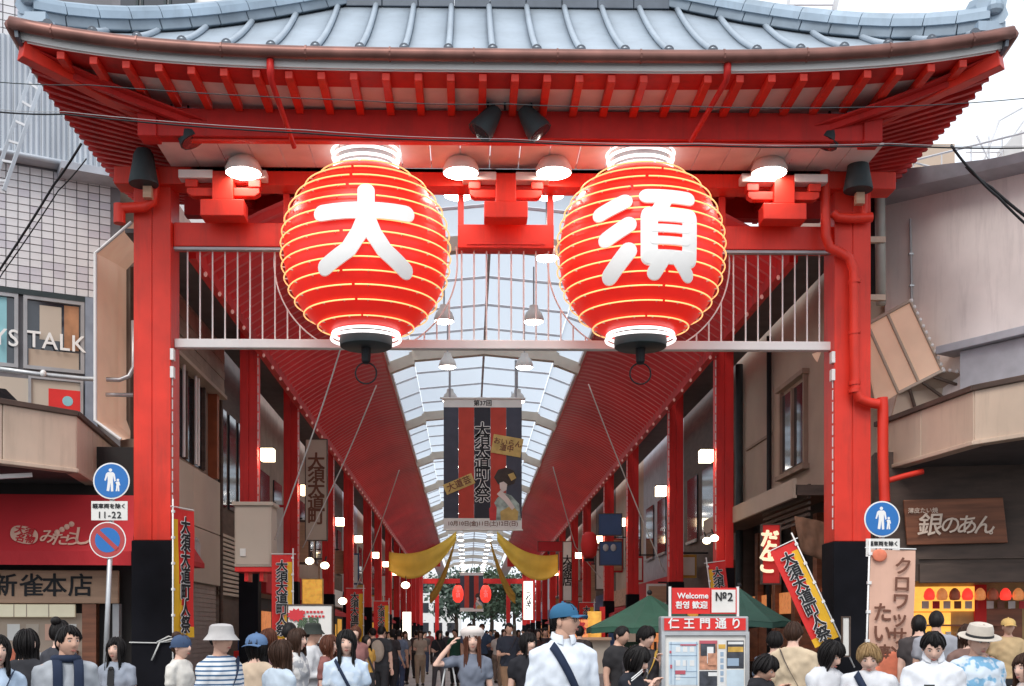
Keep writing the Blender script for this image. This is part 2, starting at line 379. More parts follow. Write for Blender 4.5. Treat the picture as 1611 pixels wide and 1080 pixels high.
# lintel, lower beams and the frames round the lantern openings
Gslat((-5.9, 19.78, 9.36), (7.2, 19.78, 9.36), .42, .29, 'lintel', M['verm'])
for a, b in ((-4.985, -3.05), (-.18, 1.45), (4.30, 6.30)):
    Gslat((a, 20.02, 8.475), (b, 20.02, 8.475), .34, .40, 'tie_beam', M['verm'])
G(MB().box(-.03, 1.3, 19.83, 19.849, 8.33, 8.62), 'tie_beam_panel', M['verm'])
for x in (-3.1, -.13, 1.40, 4.35): G(MB().box(x - .05, x + .05, 19.95, 20.05, 8.677, 9.21), 'hanger', M['verm'])
for a, b in ((-4.985, -3.1), (4.35, 6.3)): Gslat((a, 19.92, 8.245), (b, 19.92, 8.245), .1, .045, 'rail_cap', M['grey'])
def bracket(xc, kind=0):
    b = G(MB().box(xc - .36, xc + .36, 19.3, 19.66, 8.60, 8.87), 'bracket', M['verm'])
    m = MB(); m.box(xc - .17, xc + .17, 19.32, 19.64, 8.872, 9.34)
    G(m, 'bracket_neck', M['verm'], parent=b)
    for s in (-1, 1):
        m = MB(); P = [(xc + s * .172, 8.95), (xc + s * .52, 8.95), (xc + s * .60, 9.0), (xc + s * .60, 9.09), (xc + s * .172, 9.09)]
        m.prism([(x, 19.38, z) for x, z in P], (0, .16, 0)); G(m, 'bracket_arm', M['verm'], parent=b)
        G(MB().box(*sorted((xc + s * .42, xc + s * .62)), 19.36, 19.56, 9.093, 9.22), 'bearing_block', M['verm'], parent=b)
        G(MB().box(*sorted((xc + s * .16, xc + s * .72)), 19.31, 19.54, 9.223, 9.36), 'bracket_cap', M['plank'], parent=b)
for x in (-4.05, .62, 5.25): bracket(x)
# rail with its rods, and the hoops round the lanterns
LANT = [(-1.656, 18.95, 7.78), (2.792, 18.95, 7.79)]
rail = G(MB().box(-4.985, 6.3, 19.92, 20.08, 6.58, 6.73), 'railing', M['white'])
rodm = None
hoops = [(-1.75, 8.06, 1.56), (2.92, 8.07, 1.56)]
x = -4.78
while x < 6.25:
    top = 8.23 if (x < -3.12 or x > 4.37) else 8.27
    ok = True
    for hx, hz, hr in hoops:
        if abs(x - hx) < hr - .04: top = min(top, hz - math.sqrt(hr * hr - (x - hx) ** 2))
    if top > 6.8:
        G(MB().tube([(x, 20.0, 6.73), (x, 20.0, top)], .0135, 6), 'rod', M['white'], parent=rail)
    x += .212
for hx, hz, hr in hoops:
    a0 = math.asin(min(1, (6.73 - hz) / hr))
    G(MB().torus((hx, 20.0, hz), hr, .013, 22, 6, PI - .18, PI - a0, 'y'), 'hoop', M['white'], True, rail)
    G(MB().torus((hx, 20.0, hz), hr, .013, 22, 6, a0 + 2 * PI, 2 * PI + .18, 'y'), 'hoop', M['white'], True, rail)
# white plank soffit and the deep front eave beam
for k in range(24):
    a = -4.95 + k * .4817
    G(MB().box(a + .006, a + .476, 18.47, 19.55, 9.5, 9.53), 'soffit_plank', M['plank'])
    pass
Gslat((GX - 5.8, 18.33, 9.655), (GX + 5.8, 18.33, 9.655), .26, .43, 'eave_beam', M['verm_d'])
Gslat((GX - 5.0, 18.34, 9.42), (GX + 5.0, 18.34, 9.42), .12, .03, 'eave_beam_trim', M['verm'])
Gslat((GX - 5.3, 19.62, 9.47), (GX + 5.3, 19.62, 9.47), .1, .06, 'conduit', M['black'])
# underside boards
def under(x, y): return 9.9 + lift(x, y)
def uside(x, y): return 9.9 + lift(x, y) - .32 * (7.22 - abs(x - GX)) / 2.6
n = 40
xs = [GX - 7.14 + 14.28 * i / n for i in range(n + 1)]
def yhip(x):
    d = abs(x - GX); return 18.45 if d < 5.7 else 17.0 + (7.22 - d) / 1.52 * 1.45
G(MB().grid([[(x, 17.02 + (max(yhip(x), 17.03) - 17.02) * j / 3, under(x, 17.02)) for j in range(4)] for x in xs], (0, 0, .03)), 'eave_boarding', M['plank'])
G(MB().grid([[(x, 17.02 + min(.5, max(yhip(x), 17.03) - 17.02) * j / 2, under(x, 17.02) - .008) for j in range(3)] for x in xs], (0, 0, .006)), 'eave_lath', M['verm_d'])
for k in range(-15, 16):
    x = GX + .47 * k; y1 = min(18.2, yhip(x) - .03)
    if y1 < 17.15: continue
    Gslat((x, 17.03, under(x, 17.02) - .072), (x, y1, under(x, 17.02) - .072), .115, .115, 'rafter', M['verm'])
for s in (-1, 1):
    ny = 26
    rows = []
    for i in range(ny + 1):
        y = 17.02 + 5.96 * i / ny; row = []
        for j in range(7):
            t = j / 6; xx = GX + s * (7.18 - 2.6 * t); yy = 20 + (y - 20) * (1 - .42 * t)
            row.append((xx, yy, uside(xx, y) + (.46 * .45 * 0)))
        rows.append(row)
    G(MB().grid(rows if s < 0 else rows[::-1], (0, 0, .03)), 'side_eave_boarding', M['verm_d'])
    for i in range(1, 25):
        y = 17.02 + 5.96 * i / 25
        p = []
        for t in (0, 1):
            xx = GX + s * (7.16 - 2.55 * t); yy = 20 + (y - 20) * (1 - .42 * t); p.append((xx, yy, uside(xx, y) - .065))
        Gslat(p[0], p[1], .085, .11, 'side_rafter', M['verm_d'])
    # hip rafter, a block at its foot
    c0 = (GX + s * 7.16, 17.06, under(GX + s * 7.14, 17.0) - .11); c1 = (GX + s * 5.5, 18.6, 9.82)
    Gslat(c0, c1, .2, .24, 'hip_rafter', M['verm'])
    G(MB().box(*sorted((GX + s * 5.5, GX + s * 5.79)), 18.15, 18.5, 9.42, 9.86), 'hip_block', M['verm_d'])
    # rear eave, left open in the middle above the arcade
    xa, xb = sorted((GX + s * 2.75, GX + s * 5.9))
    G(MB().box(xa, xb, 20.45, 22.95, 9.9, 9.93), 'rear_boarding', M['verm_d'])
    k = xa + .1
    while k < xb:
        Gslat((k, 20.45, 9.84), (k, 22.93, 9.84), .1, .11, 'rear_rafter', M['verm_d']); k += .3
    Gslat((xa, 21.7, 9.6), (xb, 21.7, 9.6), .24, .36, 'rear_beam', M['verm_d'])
# white fascia, gutter
n = 48
xs = [GX - 7.16 + 14.32 * i / n for i in range(n + 1)]
G(MB().grid([[(x, 16.98, 9.915 + lift(x, 17)), (x, 16.96, 10.04 + lift(x, 17))] for x in xs], (0, .05, 0)), 'fascia', M['white'])
gp = [(GX - 7.24 + 14.48 * i / n, 16.86, 10.07 + lift(GX - 7.24 + 14.48 * i / n, 17)) for i in range(n + 1)]
gut = G(MB().tube(gp, .092, 10), 'gutter', M['copper'], True)
for i in range(2, n, 4):
    a = np.array(gp[i]); G(MB().tube([a - (.012, 0, 0), a + (.012, 0, 0)], .102, 10), 'gutter_clip', M['copper'], parent=gut)
G(MB().grid([[(x, 16.98, 10.02 + lift(x, 17)), (x, 16.955, 10.14 + lift(x, 17))] for x in xs], (0, .03, 0)), 'drip_edge', M['tile_end'])
for s in (-1, 1):
    sp = [(GX + s * 7.24, 16.86 + 6.2 * i / 24, 10.05 + lift(GX + s * 7.22, 16.95 + 6.1 * i / 24)) for i in range(25)]
    G(MB().tube(sp, .085, 8), 'side_gutter', M['copper'], True)
    G(MB().grid([[(GX + s * 7.17, p[1], p[2] - .19), (GX + s * 7.20, p[1], p[2] + .07)] for p in (sp if s > 0 else sp[::-1])], (-s * .05, 0, 0)), 'side_fascia', M['tile_end'])
# drain pipes from the gutter back under the eave
for px0, px1, py1 in ((425, 463, 232), (1145, 1087, 222)):
    a = at(px0, 96, 16.9); a[2] -= ZO; b = at(px1, py1, 18.1); b[2] -= ZO
    G(MB().tube([a + (0, 0, .02), a + (0, .03, -.16), a + (0, .1, -.24), b], [.055, .055, .045, .04], 8), 'drain_pipe', M['verm_d'], True)
# ---- roof covering
def roof_z(x, v): return 10.16 + lift(x, 17) * (1 - v) ** 2 + 2.3 * (.82 * v + .18 * v * v)
def vmax(x): return max(0., min(1., (7.20 - abs(x - GX)) / 4.46))
rx0 = .35 - .64 * 11
edges = [GX - 7.20] + [rx0 + .64 * k for k in range(0, 23) if abs(rx0 + .64 * k - GX) < 7.04] + [GX + 7.20]
for i in range(len(edges) - 1):
    a, b = edges[i] + .012, edges[i + 1] - .012
    if b - a < .05: continue
    P = []
    for j in range(9):
        row = []
        for q in range(3):
            x = a + (b - a) * q / 2; v = vmax(x) * j / 8; row.append((x, 16.93 + 3.07 * v, roof_z(x, v) + random.uniform(-.002, .002)))
        P.append(row)
    G(MB().grid(P[::-1], (0, 0, -.03)), 'roof_panel', M['tile'], True)
for k in range(23):
    x = rx0 + .64 * k; vm = vmax(x)
    if vm < .05: continue
    pts = [(x, 16.92 + 3.07 * vm * j / 8, roof_z(x, vm * j / 8) + .03) for j in range(9)]
    r = G(MB().tube(pts, .047, 8), 'roof_rib', M['tile'], True)
    p = np.array(pts[0]); G(MB().tube([p + (0, -.012, -.005), p + (0, .03, 0)], .075, 12), 'rib_end', M['tile_end'], parent=r)
for s in (-1, 1):
    P = []
    for i in range(13):
        y = 16.93 + 6.14 * i / 12; row = []
        vm = 1 - abs(y - 20) / 3.07
        for j in range(7):
            v = vm * j / 6; row.append((GX + s * (7.20 - 4.46 * v), y if j == 0 else y, 10.16 + lift(GX + s * 7.20, y) * (1 - v) ** 2 + 2.3 * (.82 * v + .18 * v * v)))
        P.append(row)
    G(MB().grid(P if s > 0 else P[::-1], (0, 0, -.03)), 'side_roof', M['tile'], True)
    P = []
    for i in range(7):
        x = GX + s * (2.75 + 4.44 * i / 6); row = []
        for j in range(7):
            v = vmax(x) * j / 6; row.append((x, 23.07 - 3.07 * v, roof_z(x, v)))
        P.append(row)
    G(MB().grid(P if s > 0 else P[::-1], (0, 0, -.03)), 'rear_roof', M['tile'], True)
    # hip ridge of capping blocks, ornament at the foot
    for yy in (-1, 1):
        for i in range(11):
            q = []
            for t in (i / 11, (i + 1) / 11):
                x = GX + s * (7.02 - 4.29 * t); v = (7.20 - abs(x - GX)) / 4.46
                q.append(np.array((x, 20 + yy * (3.07 * (1 - v)), roof_z(x, v))))
            d = (q[1] - q[0]); d /= np.linalg.norm(d); q[1] = q[1] - d * .012
            m = MB(); m.beam(q[0] + (0, 0, .07), q[1] + (0, 0, .07), .26, .16); G(m, 'ridge_base', M['ridge_b'])
            m = MB(); m.beam(q[0] + (0, 0, .2), q[1] + (0, 0, .2), .34, .11); m.tube([q[0] + (0, 0, .27), q[1] + (0, 0, .27)], .125, 10); G(m, 'ridge_cap', M['tile_d'])
    x = GX + s * 6.96; z = roof_z(x, .04)
    m = MB(); pr = [(-.17, 0), (-.24, .1), (-.2, .22), (-.23, .36), (-.16, .47), (0, .5), (.16, .47), (.23, .36), (.2, .22), (.24, .1), (.17, 0)]
    m.prism([(x + a * .8 + s * .02, 16.98 - a * s * .5, z + .08 + b) for a, b in pr], (-s * .1, .16, 0)); m.ell((x + s * .05, 16.93, z + .33), (.12, .1, .12), 10, 6)
    m.box(x - .2, x + .2, 16.93, 17.2, z - .02, z + .12)
    G(m, 'ridge_ornament', M['tile_d'])
for i in range(9):
    a = GX - 2.75 + 5.5 * i / 9; b = a + 5.5 / 9 - .012
    G(MB().box(a, b, 19.84, 20.16, 12.36, 12.60), 'ridge_base', M['tile_end'])
    G(MB().box(a, b, 19.8, 20.2, 12.604, 12.72).tube([(a, 20, 12.75), (b, 20, 12.75)], .17, 10), 'ridge_cap', M['tile_d'])
# red drain pipes on the posts
def gp_(px, py, Y):
    p = at(px, py, Y); p[2] -= ZO; return p
def gpipe(pts, r, Y=19.55): G(MB().tube([gp_(a, b, Y) for a, b in pts], r, 10), 'rain_pipe', M['verm'], 'auto')
gpipe([(241, 268), (243, 300), (240, 318), (228, 326), (190, 328)], .085)
gpipe([(188, 322), (188, 352)], .1)
gpipe([(1298, 258), (1298, 300), (1299, 372), (1305, 390), (1322, 398), (1336, 406), (1343, 425), (1344, 520), (1345, 612), (1352, 628), (1368, 634), (1382, 636)], .085)
gpipe([(1388, 626), (1389, 640), (1389, 720), (1392, 790)], .09, 19.7)
for yy in (440, 520, 600, 612): gpipe([(1344, yy), (1344.5, yy + 6)], .1)
gpipe([(1310, 335), (1318, 342), (1340, 344), (1372, 342)], .08)
gpipe([(1360, 340), (1360, 290)], .06)
gpipe([(1392, 758), (1420, 750), (1452, 742)], .05, 19.8)

# ---- the two lanterns
STROKES = {
 '大': [((-.68, .30), (.62, .33), .135), ((0, .66), (0, .2), .125), ((0, .2), (-.1, -.06), .125), ((-.1, -.06), (-.26, -.32), .125), ((-.26, -.32), (-.62, -.56), .125),
        ((0, .2), (.1, -.06), .125), ((.1, -.06), (.27, -.32), .125), ((.27, -.32), (.6, -.58), .125)],
 '須': [((-.62, .34), (-.24, .50), .125), ((-.52, -.10), (-.18, .10), .125), ((-.46, -.66), (-.18, -.32), .13),
        ((.1, .58), (.74, .58), .12), ((.36, .5), (.26, .3), .11), ((.13, .22), (.13, -.42), .125), ((.76, .22), (.76, -.42), .125), ((.13, .26), (.76, .26), .115),
        ((.2, .03), (.7, .03), .062), ((.2, -.165), (.7, -.165), .062), ((.13, -.42), (.76, -.42), .105), ((.34, -.44), (.2, -.66), .105), ((.56, -.44), (.72, -.66), .105)]}
def capsule(a, b, r, n=9):
    a = np.array(a); b = np.array(b); d = b - a; th = math.atan2(d[1], d[0]); out = []
    for i in range(n + 1): t = th + PI / 2 + PI * i / n; out.append(a + r * np.array((math.cos(t), math.sin(t))))
    for i in range(n + 1): t = th - PI / 2 + PI * i / n; out.append(b + r * np.array((math.cos(t), math.sin(t))))
    return out
def lantern(c, ch, label):
    L = root('paper_lantern', (c[0], c[1], c[2] - 1.55), label, 'lantern', 'giant red lanterns hanging under the gate')
    def prof(z): return 1.322 * (1 - abs(z / 1.42) ** 2.15) ** .5
    pr = []
    for i in range(41):
        z = -1.27 + 2.54 * i / 40; pr.append((prof(z) - .012 * abs(math.sin(z * PI / .185)), z))
    MB().lathe(c, pr, 56).build('lantern_body', M['lantern'], L, True)
    k = 0; z = -1.2
    rings = []
    while z < 1.22:
        r = MB(); a0 = -PI / 2 + random.uniform(-.25, .25) + .02
        r.torus((c[0], c[1], c[2] + z), prof(z) + .045, .0115, 54, 6, a0, a0 + 2 * PI - .045)
        r.build('neon_ring', M['neon_y'], L, True)
        z += .186
    st = MB()
    for q in range(16):
        t = 2 * PI * (q + .3) / 16
        for zz in np.arange(-1.2, 1.2, .186):
            rr = prof(zz); st.beam((c[0] + (rr - .02) * math.cos(t), c[1] + (rr - .02) * math.sin(t), c[2] + zz), (c[0] + (rr + .045) * math.cos(t), c[1] + (rr + .045) * math.sin(t), c[2] + zz), .02, .02)
    st.build('neon_clip', M['lampwhite'], L)['kind'] = 'stuff'
    # the character: white boards bent to the lantern, seen from the street
    gl = MB(); yaw = math.atan2(c[0], c[1])
    for si, (a, b, r) in enumerate(STROKES[ch]):
        a = np.array(a); b = np.array(b); a = a * .92 + (0, -.07); b = b * .92 + (0, -.07); r = r * .93
        nsub = 7; o = capsule(a, b, r); cen = (a + b) / 2
        dep = .075 + .0022 * si
        def P3(q, dd):
            x, z = q
            rad = prof(z); th = x / max(rad, .5) * 1.05
            th = max(-1.2, min(1.2, th)) + (-yaw)
            return np.array((c[0] + (rad + dd) * math.sin(th), c[1] - (rad + dd) * math.cos(th), c[2] + z))
        # strip the capsule across its length so that it follows the curve
        d = b - a; L_ = np.linalg.norm(d); d = d / L_; nn = np.array((-d[1], d[0]))
        rows = []
        ts = [-r * math.cos(PI / 2 * i / 5) for i in range(6)] + [L_ * i / nsub for i in range(1, nsub)] + [L_ + r * math.sin(PI / 2 * i / 5) for i in range(6)]
        for t in ts:
            w = math.sqrt(max(0, r * r - (t if t < 0 else max(0, t - L_)) ** 2)) if (t < 0 or t > L_) else r
            w = max(w, .004); rows.append([P3(a + d * t + nn * w * e, dep) for e in (-1, -.5, 0, .5, 1)])
        th = np.array((math.sin(yaw) * -1, math.cos(yaw), 0)) * .05
        gl.grid(rows[::-1], -np.array((math.sin(-yaw), -math.cos(-yaw), 0)) * .05)
    gl.build('lettering', M['glyph'], L)
    for z, r in ((1.33, .50), (1.42, .51), (1.53, .53), (1.63, .545)):
        MB().torus((c[0], c[1], c[2] + z), r, .024, 40, 7).build('neon_ring', M['neon_w'], L, True)
    MB().lathe(c, [(.46, 1.24), (.43, 1.27), (.43, 1.66), (.46, 1.69)], 32).build('lantern_cap', M['grey'], L)
    MB().tube([(c[0], c[1], c[2] + 1.69), (c[0], c[1], c[2] + 1.9)], .05, 8).build('hanger', M['black'], L)
    for z, r in ((-1.31, .535), (-1.385, .555)):
        MB().torus((c[0], c[1], c[2] + z), r, .025, 40, 7).build('neon_ring', M['neon_w'], L, True)
    b = MB().lathe(c, [(.39, -1.52), (.42, -1.5), (.43, -1.42), (.41, -1.27)], 32).build('lantern_base', M['gun'], L, 'auto')
    MB().lathe(c, [(.04, -1.78), (.07, -1.74), (.08, -1.52)], 12).build('ring_boss', M['black'], L)
    MB().torus((c[0], c[1], c[2] - 1.93), .17, .013, 28, 6, axis='y').build('pull_ring', M['black'], L, True)
lantern(LANT[0], '大', 'giant red neon-ringed lantern with a simple three-stroke white character, hung on the left')
lantern(LANT[1], '須', 'giant red neon-ringed lantern with a dense many-stroke white character, hung on the right')

# ---- lamps, floodlights, speakers under the eave
def pendant(c, r, label, group, pole=0., m='lampglow'):
    L = root('pendant_lamp', c, label, 'lamp', group)
    MB().lathe(c, [(r, -.02), (r * 1.02, .05), (r * .82, .17), (r * .5, .24), (r * .42, .34), (.03, .36)], 24).build('lamp_shade', M['lampwhite'], L, 'auto')
    MB().lathe(c, [(r * .3, -.06), (r * .8, -.045), (r * .97, -.022)], 24).build('diffuser', M[m], L, True)
    if pole: MB().cyl((c[0], c[1], c[2] + .34), (c[0], c[1], c[2] + pole), .018, 6).build('stem', M['grey'], L)
for (px, py), lb in zip(((383, 262), (725, 262), (871, 262), (1210, 262)), ('round lit lamp under the eave left of the left lantern', 'round lit lamp under the eave just right of the left lantern', 'round lit lamp under the eave just left of the right lantern', 'round lit lamp under the eave right of the right lantern')):
    c = at(px, py + 9, 19.15); pendant(c, .29, lb, 'round lamps under the front eave', .28)
for (px, py), lb in zip(((722, 306), (864, 306)), ('smaller lit lamp behind the left hanger of the central bracket', 'smaller lit lamp behind the right hanger of the central bracket')):
    c = at(px, py, 20.9); pendant(c, .27, lb, 'round lamps behind the central bracket', .9)
def flood(c, dx, label, n=1):
    L = root('floodlight', c, label, 'floodlight', 'dark floodlights below the front eave')
    c = np.array(c)
    d = np.array((dx * 1.6, -.05, -.8)); d /= np.linalg.norm(d)
    h = MB(); h.tube([c, c + d * .15, c + d * .38, c + d * .46], [.1, .15, .2, .205], 12); h.build('lamp_head', M['gun'], L, 'auto')
    MB().tube([c + d * .461, c + d * .466], .18, 12).build('lens', M['glassd'], L)
    b = MB(); b.beam(c + (-.13, .03, .28), c + (-.13, .0, .0), .03, .05); b.beam(c + (.13, .03, .28), c + (.13, 0, 0), .03, .05); b.box(c[0] - .16, c[0] + .16, c[1] - .06, c[1] + .1, c[2] + .27, c[2] + .34); b.build('yoke', M['black'], L)
flood(at(781, 172, 18.0), -.35, 'dark floodlight at the middle of the eave, tilted left')
flood(at(823, 172, 18.0), .35, 'dark floodlight at the middle of the eave, tilted right')
flood(at(283, 183, 18.4), .25, 'dark floodlight under the left end of the eave')
flood(at(1318, 186, 18.4), -.25, 'dark floodlight under the right end of the eave')
# two of the floodlights throw a small warm patch on the posts
for nm, src, tgt, pw in (('floodlight_beam', at(283, 210, 18.25), at(236, 425, 19.69), 60), ('floodlight_beam', at(1318, 210, 18.25), at(1345, 430, 19.5), 35)):
    ld = bpy.data.lights.new(nm, 'SPOT'); ld.energy = pw; ld.color = (1, .62, .16); ld.spot_size = R_(26); ld.spot_blend = .9; ld.shadow_soft_size = .1
    lo = bpy.data.objects.new(nm, ld); COL.objects.link(lo); lo.location = src; lo.rotation_euler = Vector(np.array(tgt) - np.array(src)).to_track_quat('-Z', 'Y').to_euler()
def horn(px, py, lb):
    c = at(px, py, 19.3); L = root('horn_speaker', c, lb, 'loudspeaker', 'bell shaped loudspeakers on the gate posts')
    MB().lathe(c, [(.235, -.3), (.24, -.27), (.19, 0), (.165, .18), (.12, .27), (.03, .3)], 20).build('speaker_bell', M['gun'], L, 'auto')
    MB().box(c[0] - .03, c[0] + .03, c[1], c[1] + .4, c[2] + .2, c[2] + .26).build('bracket', M['grey'], L)
    MB().box(c[0] - .02, c[0] + .12, c[1] + .02, c[1] + .14, c[2] - .5, c[2] - .31).build('driver_box', M['wood_p'], L)
horn(226, 262, 'grey bell loudspeaker at the top of the left gate post')
horn(1350, 272, 'grey bell loudspeaker at the top of the right gate post')
# white cord knotted round the left post base
m = MB(); zc = at(240, 1011, 19.6)[2]
m.tube([(LP - .36, 19.63, zc), (LP + .1, 19.63, zc - .01), (LP + .35, 19.63, zc + .02)], .012, 6); m.tube([(LP + .1, 19.61, zc), (LP + .3, 19.6, zc + .1), (LP + .42, 19.6, zc + .08), (LP + .15, 19.61, zc)], .014, 6); m.tube([(LP + .15, 19.61, zc), (LP + .02, 19.6, zc - .3)], .014, 6)
m.thing('tied_cord', M['cordw'], 'white cord tied round the black base of the left gate post', 'cord', smooth=True)
# ================================================================== THE ARCADE
AX = .42
def zs(z, Y): return z + .06 - .0076 * Y                    # the arcade roof falls very slightly away from the gate
arc = root('arcade_roof', (AX, 21, 0), 'long vaulted shopping arcade roof of milky glass with red side canopies and red columns', 'arcade')
def A(mb, name, m, smooth=False, parent=None):
    mb.v = [(v[0], v[1], v[2] + .06 - .0076 * v[1]) for v in mb.v]
    return mb.build(name, m, parent or arc, smooth)
KS = 1.08                                                   # the arcade is laid out at 1 : 1.08 and scaled up at the end
def K3(p): return np.array((p[0] * KS, p[1] * KS, 1.6 + (p[2] - 1.6) * KS))
Y0, Y1, Y2 = 19.15, 91., 121.
def prof_pts():
    return [(-2.55, 9.0), (-1.92, 9.24), (-1.92, 9.34), (0, 9.52), (1.92, 9.34), (1.92, 9.24), (2.55, 9.0)]
PP = prof_pts()
# glass: four panes a bay, shared meshes
pane = {}
for q, (i, j) in enumerate(((0, 1), (2, 3), (3, 4), (5, 6))):
    a, b = PP[i], PP[j]; mb = MB()
    mb.grid([[(a[0], .02, a[1] + .03), (b[0], .02, b[1] + .03)], [(a[0], 2.08, a[1] + .03 - .0157), (b[0], 2.08, b[1] + .03 - .0157)]])
    pane[q] = mb.mesh('glass_pane', M['roofglass'])
barm = MB()
for i, j in ((0, 1), (2, 3), (3, 4), (5, 6)):
    a, b = PP[i], PP[j]; barm.beam((a[0], 0, a[1]), (b[0], 0, b[1]), .03, .05)
barm = barm.mesh('glazing_bar', M['bar'])
am = MB()
for i in range(6):
    a, b = PP[i], PP[i + 1]
    if abs(a[0] - b[0]) < .01:
        am.box(*sorted((a[0] - .07, a[0] + .07)), -.13, .13, min(a[1], b[1]) - .31, max(a[1], b[1]) - .01)
    else: am.beam((a[0], 0, a[1] - .16), (b[0], 0, b[1] - .16), .24, .28)
am = am.mesh('arch_frame', M['arch'])
nb = int((Y2 - Y0) / 2.1)
for k in range(nb):
    y = Y0 + 2.1 * k
    for q in range(4): link('glass_pane', pane[q], arc, (0, y - 21, .06 - .0076 * y))
    if k % 4 == 2: link('arch_frame', am, arc, (0, y - 21 - .6, .06 - .0076 * y))
    else: link('glazing_bar', barm, arc, (0, y - 21, .06 - .0076 * y))
A(MB().beam((AX, Y0, 9.46), (AX, Y2, 9.46), .06, .09), 'ridge_bar', M['bar'])
for s in (-1, 1):
    A(MB().beam((AX + s * 2.55, Y0, 8.98), (AX + s * 2.55, Y2, 8.98), .08, .1), 'edge_trim', M['white'])
    # red folded sheet canopies
    P = []
    yy = Y0; k = 0
    per = .42
    rows = []
    while yy < Y1:
        for dy, ph in ((0, 0), (.09, 0), (.19, 1), (.3, 1)):
            rows.append((yy + dy, ph))
        yy += per
    us = [0, .12, .25, .4, .55, .7, .85, 1.0]
    def cz(t): return 9.02 - 1.02 * t ** 1.55
    for y, ph in rows:
        row = []
        for t in us:
            amp = .02 + .13 * t ** 1.5
            row.append((AX + s * (2.57 + 2.3 * t), y, cz(t) + (amp if ph else 0)))
        P.append(row)
    A(MB().grid(P if s < 0 else P[::-1]), 'canopy', M['canopy'])
    A(MB().beam((AX + s * 4.93, Y0, 7.98), (AX + s * 4.93, Y1, 7.98), .14, .3), 'canopy_fascia', M['arc_red'])
    A(MB().beam((AX + s * 2.6, Y0, 8.98), (AX + s * 2.6, Y1, 8.98), .05, .2), 'canopy_edge', M['arc_red'])
    bm = MB().ell((0, 0, 0), (.032, .032, .045), 8, 6).mesh('bulb', M['bulb'], smooth=True)
    for k in range(62):
        y = 19.8 + 1.12 * k
        link('bulb', bm, arc, (s * 4.85, y - 21, zs(7.78, y)))
    # closed gable over the far end
    A(MB().box(*sorted((AX + s * 2.6, AX + s * 6.2)), Y1, Y1 + .2, 7.4, 9.2), 'canopy_end', M['arc_red'])
    A(MB().beam((AX + s * 3.1, Y1, 8.4), (AX + s * 3.1, Y2, 8.4), .9, .12), 'far_ceiling', M['white'])
    # flat dark fill between canopy and buildings
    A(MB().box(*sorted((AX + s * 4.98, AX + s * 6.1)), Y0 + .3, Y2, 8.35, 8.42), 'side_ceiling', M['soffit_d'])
CY = [25.7, 31.7, 40.0, 46.8, 55.5, 62.0, 70.0, 78.0, 86.0, 94.0, 102., 110., 118.]
for s in (-1, 1):
    for y in CY:
        xc = AX + s * 5.2
        m = MB(); m.box(xc - .19, xc - .005, y - .18, y + .18, 3.2, 8.5); m.box(xc + .005, xc + .19, y - .18, y + .18, 3.2, 8.5); m.box(xc - .17, xc + .17, y - .16, y + .16, 3.2, 8.5)
        c = A(m, 'column', M['arc_red'])
        A(MB().box(xc - .21, xc + .21, y - .2, y + .2, .15, 3.195), 'column_base', M['blackbase'], parent=c)
        if y < 60:
            st = MB(); xi = xc - s * .205
            for k in range(22): st.box(xi - .007, xi + .007, y - .19, y - .175, 3.6 + .2 * k, 3.75 + .2 * k)
            A(st, 'light_strip', M['led'], parent=c)
arc.scale = (KS, KS, KS); arc.location = [float(v) for v in K3((AX, 21, 0))]
# box lamps on the columns
for s, ys in ((-1, CY[:7]), (1, CY[:7])):
    for i, y in enumerate(ys):
        xc = AX + s * (5.2 - .21 - .19); z = zs(5.66, y)
        xc, y, z = K3((xc, y, z))
        L = root('box_lamp', (xc, y - .1, z - .15), 'lit cube lamp on the %s %s arcade column counted from the gate' % (('nearest', 'second', 'third', 'fourth', 'fifth', 'sixth', 'seventh')[i], 'left' if s < 0 else 'right'), 'lamp', 'cube lamps on the arcade columns')
        MB().box(xc - .145, xc + .145, y - .22, y + .07, z - .14, z + .14).build('lamp_shade', M['boxglow'], L)
        m = MB(); m.box(xc - .15, xc + .15, y - .225, y + .075, z + .141, z + .165); m.beam((xc, y, z + .18), (xc + s * .26, y, z + .18), .03, .03); m.build('lamp_bracket', M['black'], L)
def PL(k, s):
    sd = 'left' if s < 0 else 'right'
    if k == 0: return 'pendant lamp beside the left edge of the right lantern, under the gate'
    if k == 1: return '%s lamp of the first pair just above the white rail between the lanterns' % sd
    if k == 2: return '%s lamp of the pair just below the white rail under the glass roof' % sd
    if k == 3: return 'pendant lamp beside the top %s corner of the festival banner' % sd
    return 'small white lamp in the receding %s row behind the festival banner' % sd
for k in range(24):
    y = 20 + 4 * k
    for s in (-1, 1):
        if y == 20 and s < 0: continue
        c = K3((AX + s * .92, y, zs(8.17, y)))
        pendant(c, .22, PL(k, s), 'pendant lamps under the arcade glass', 1.2)
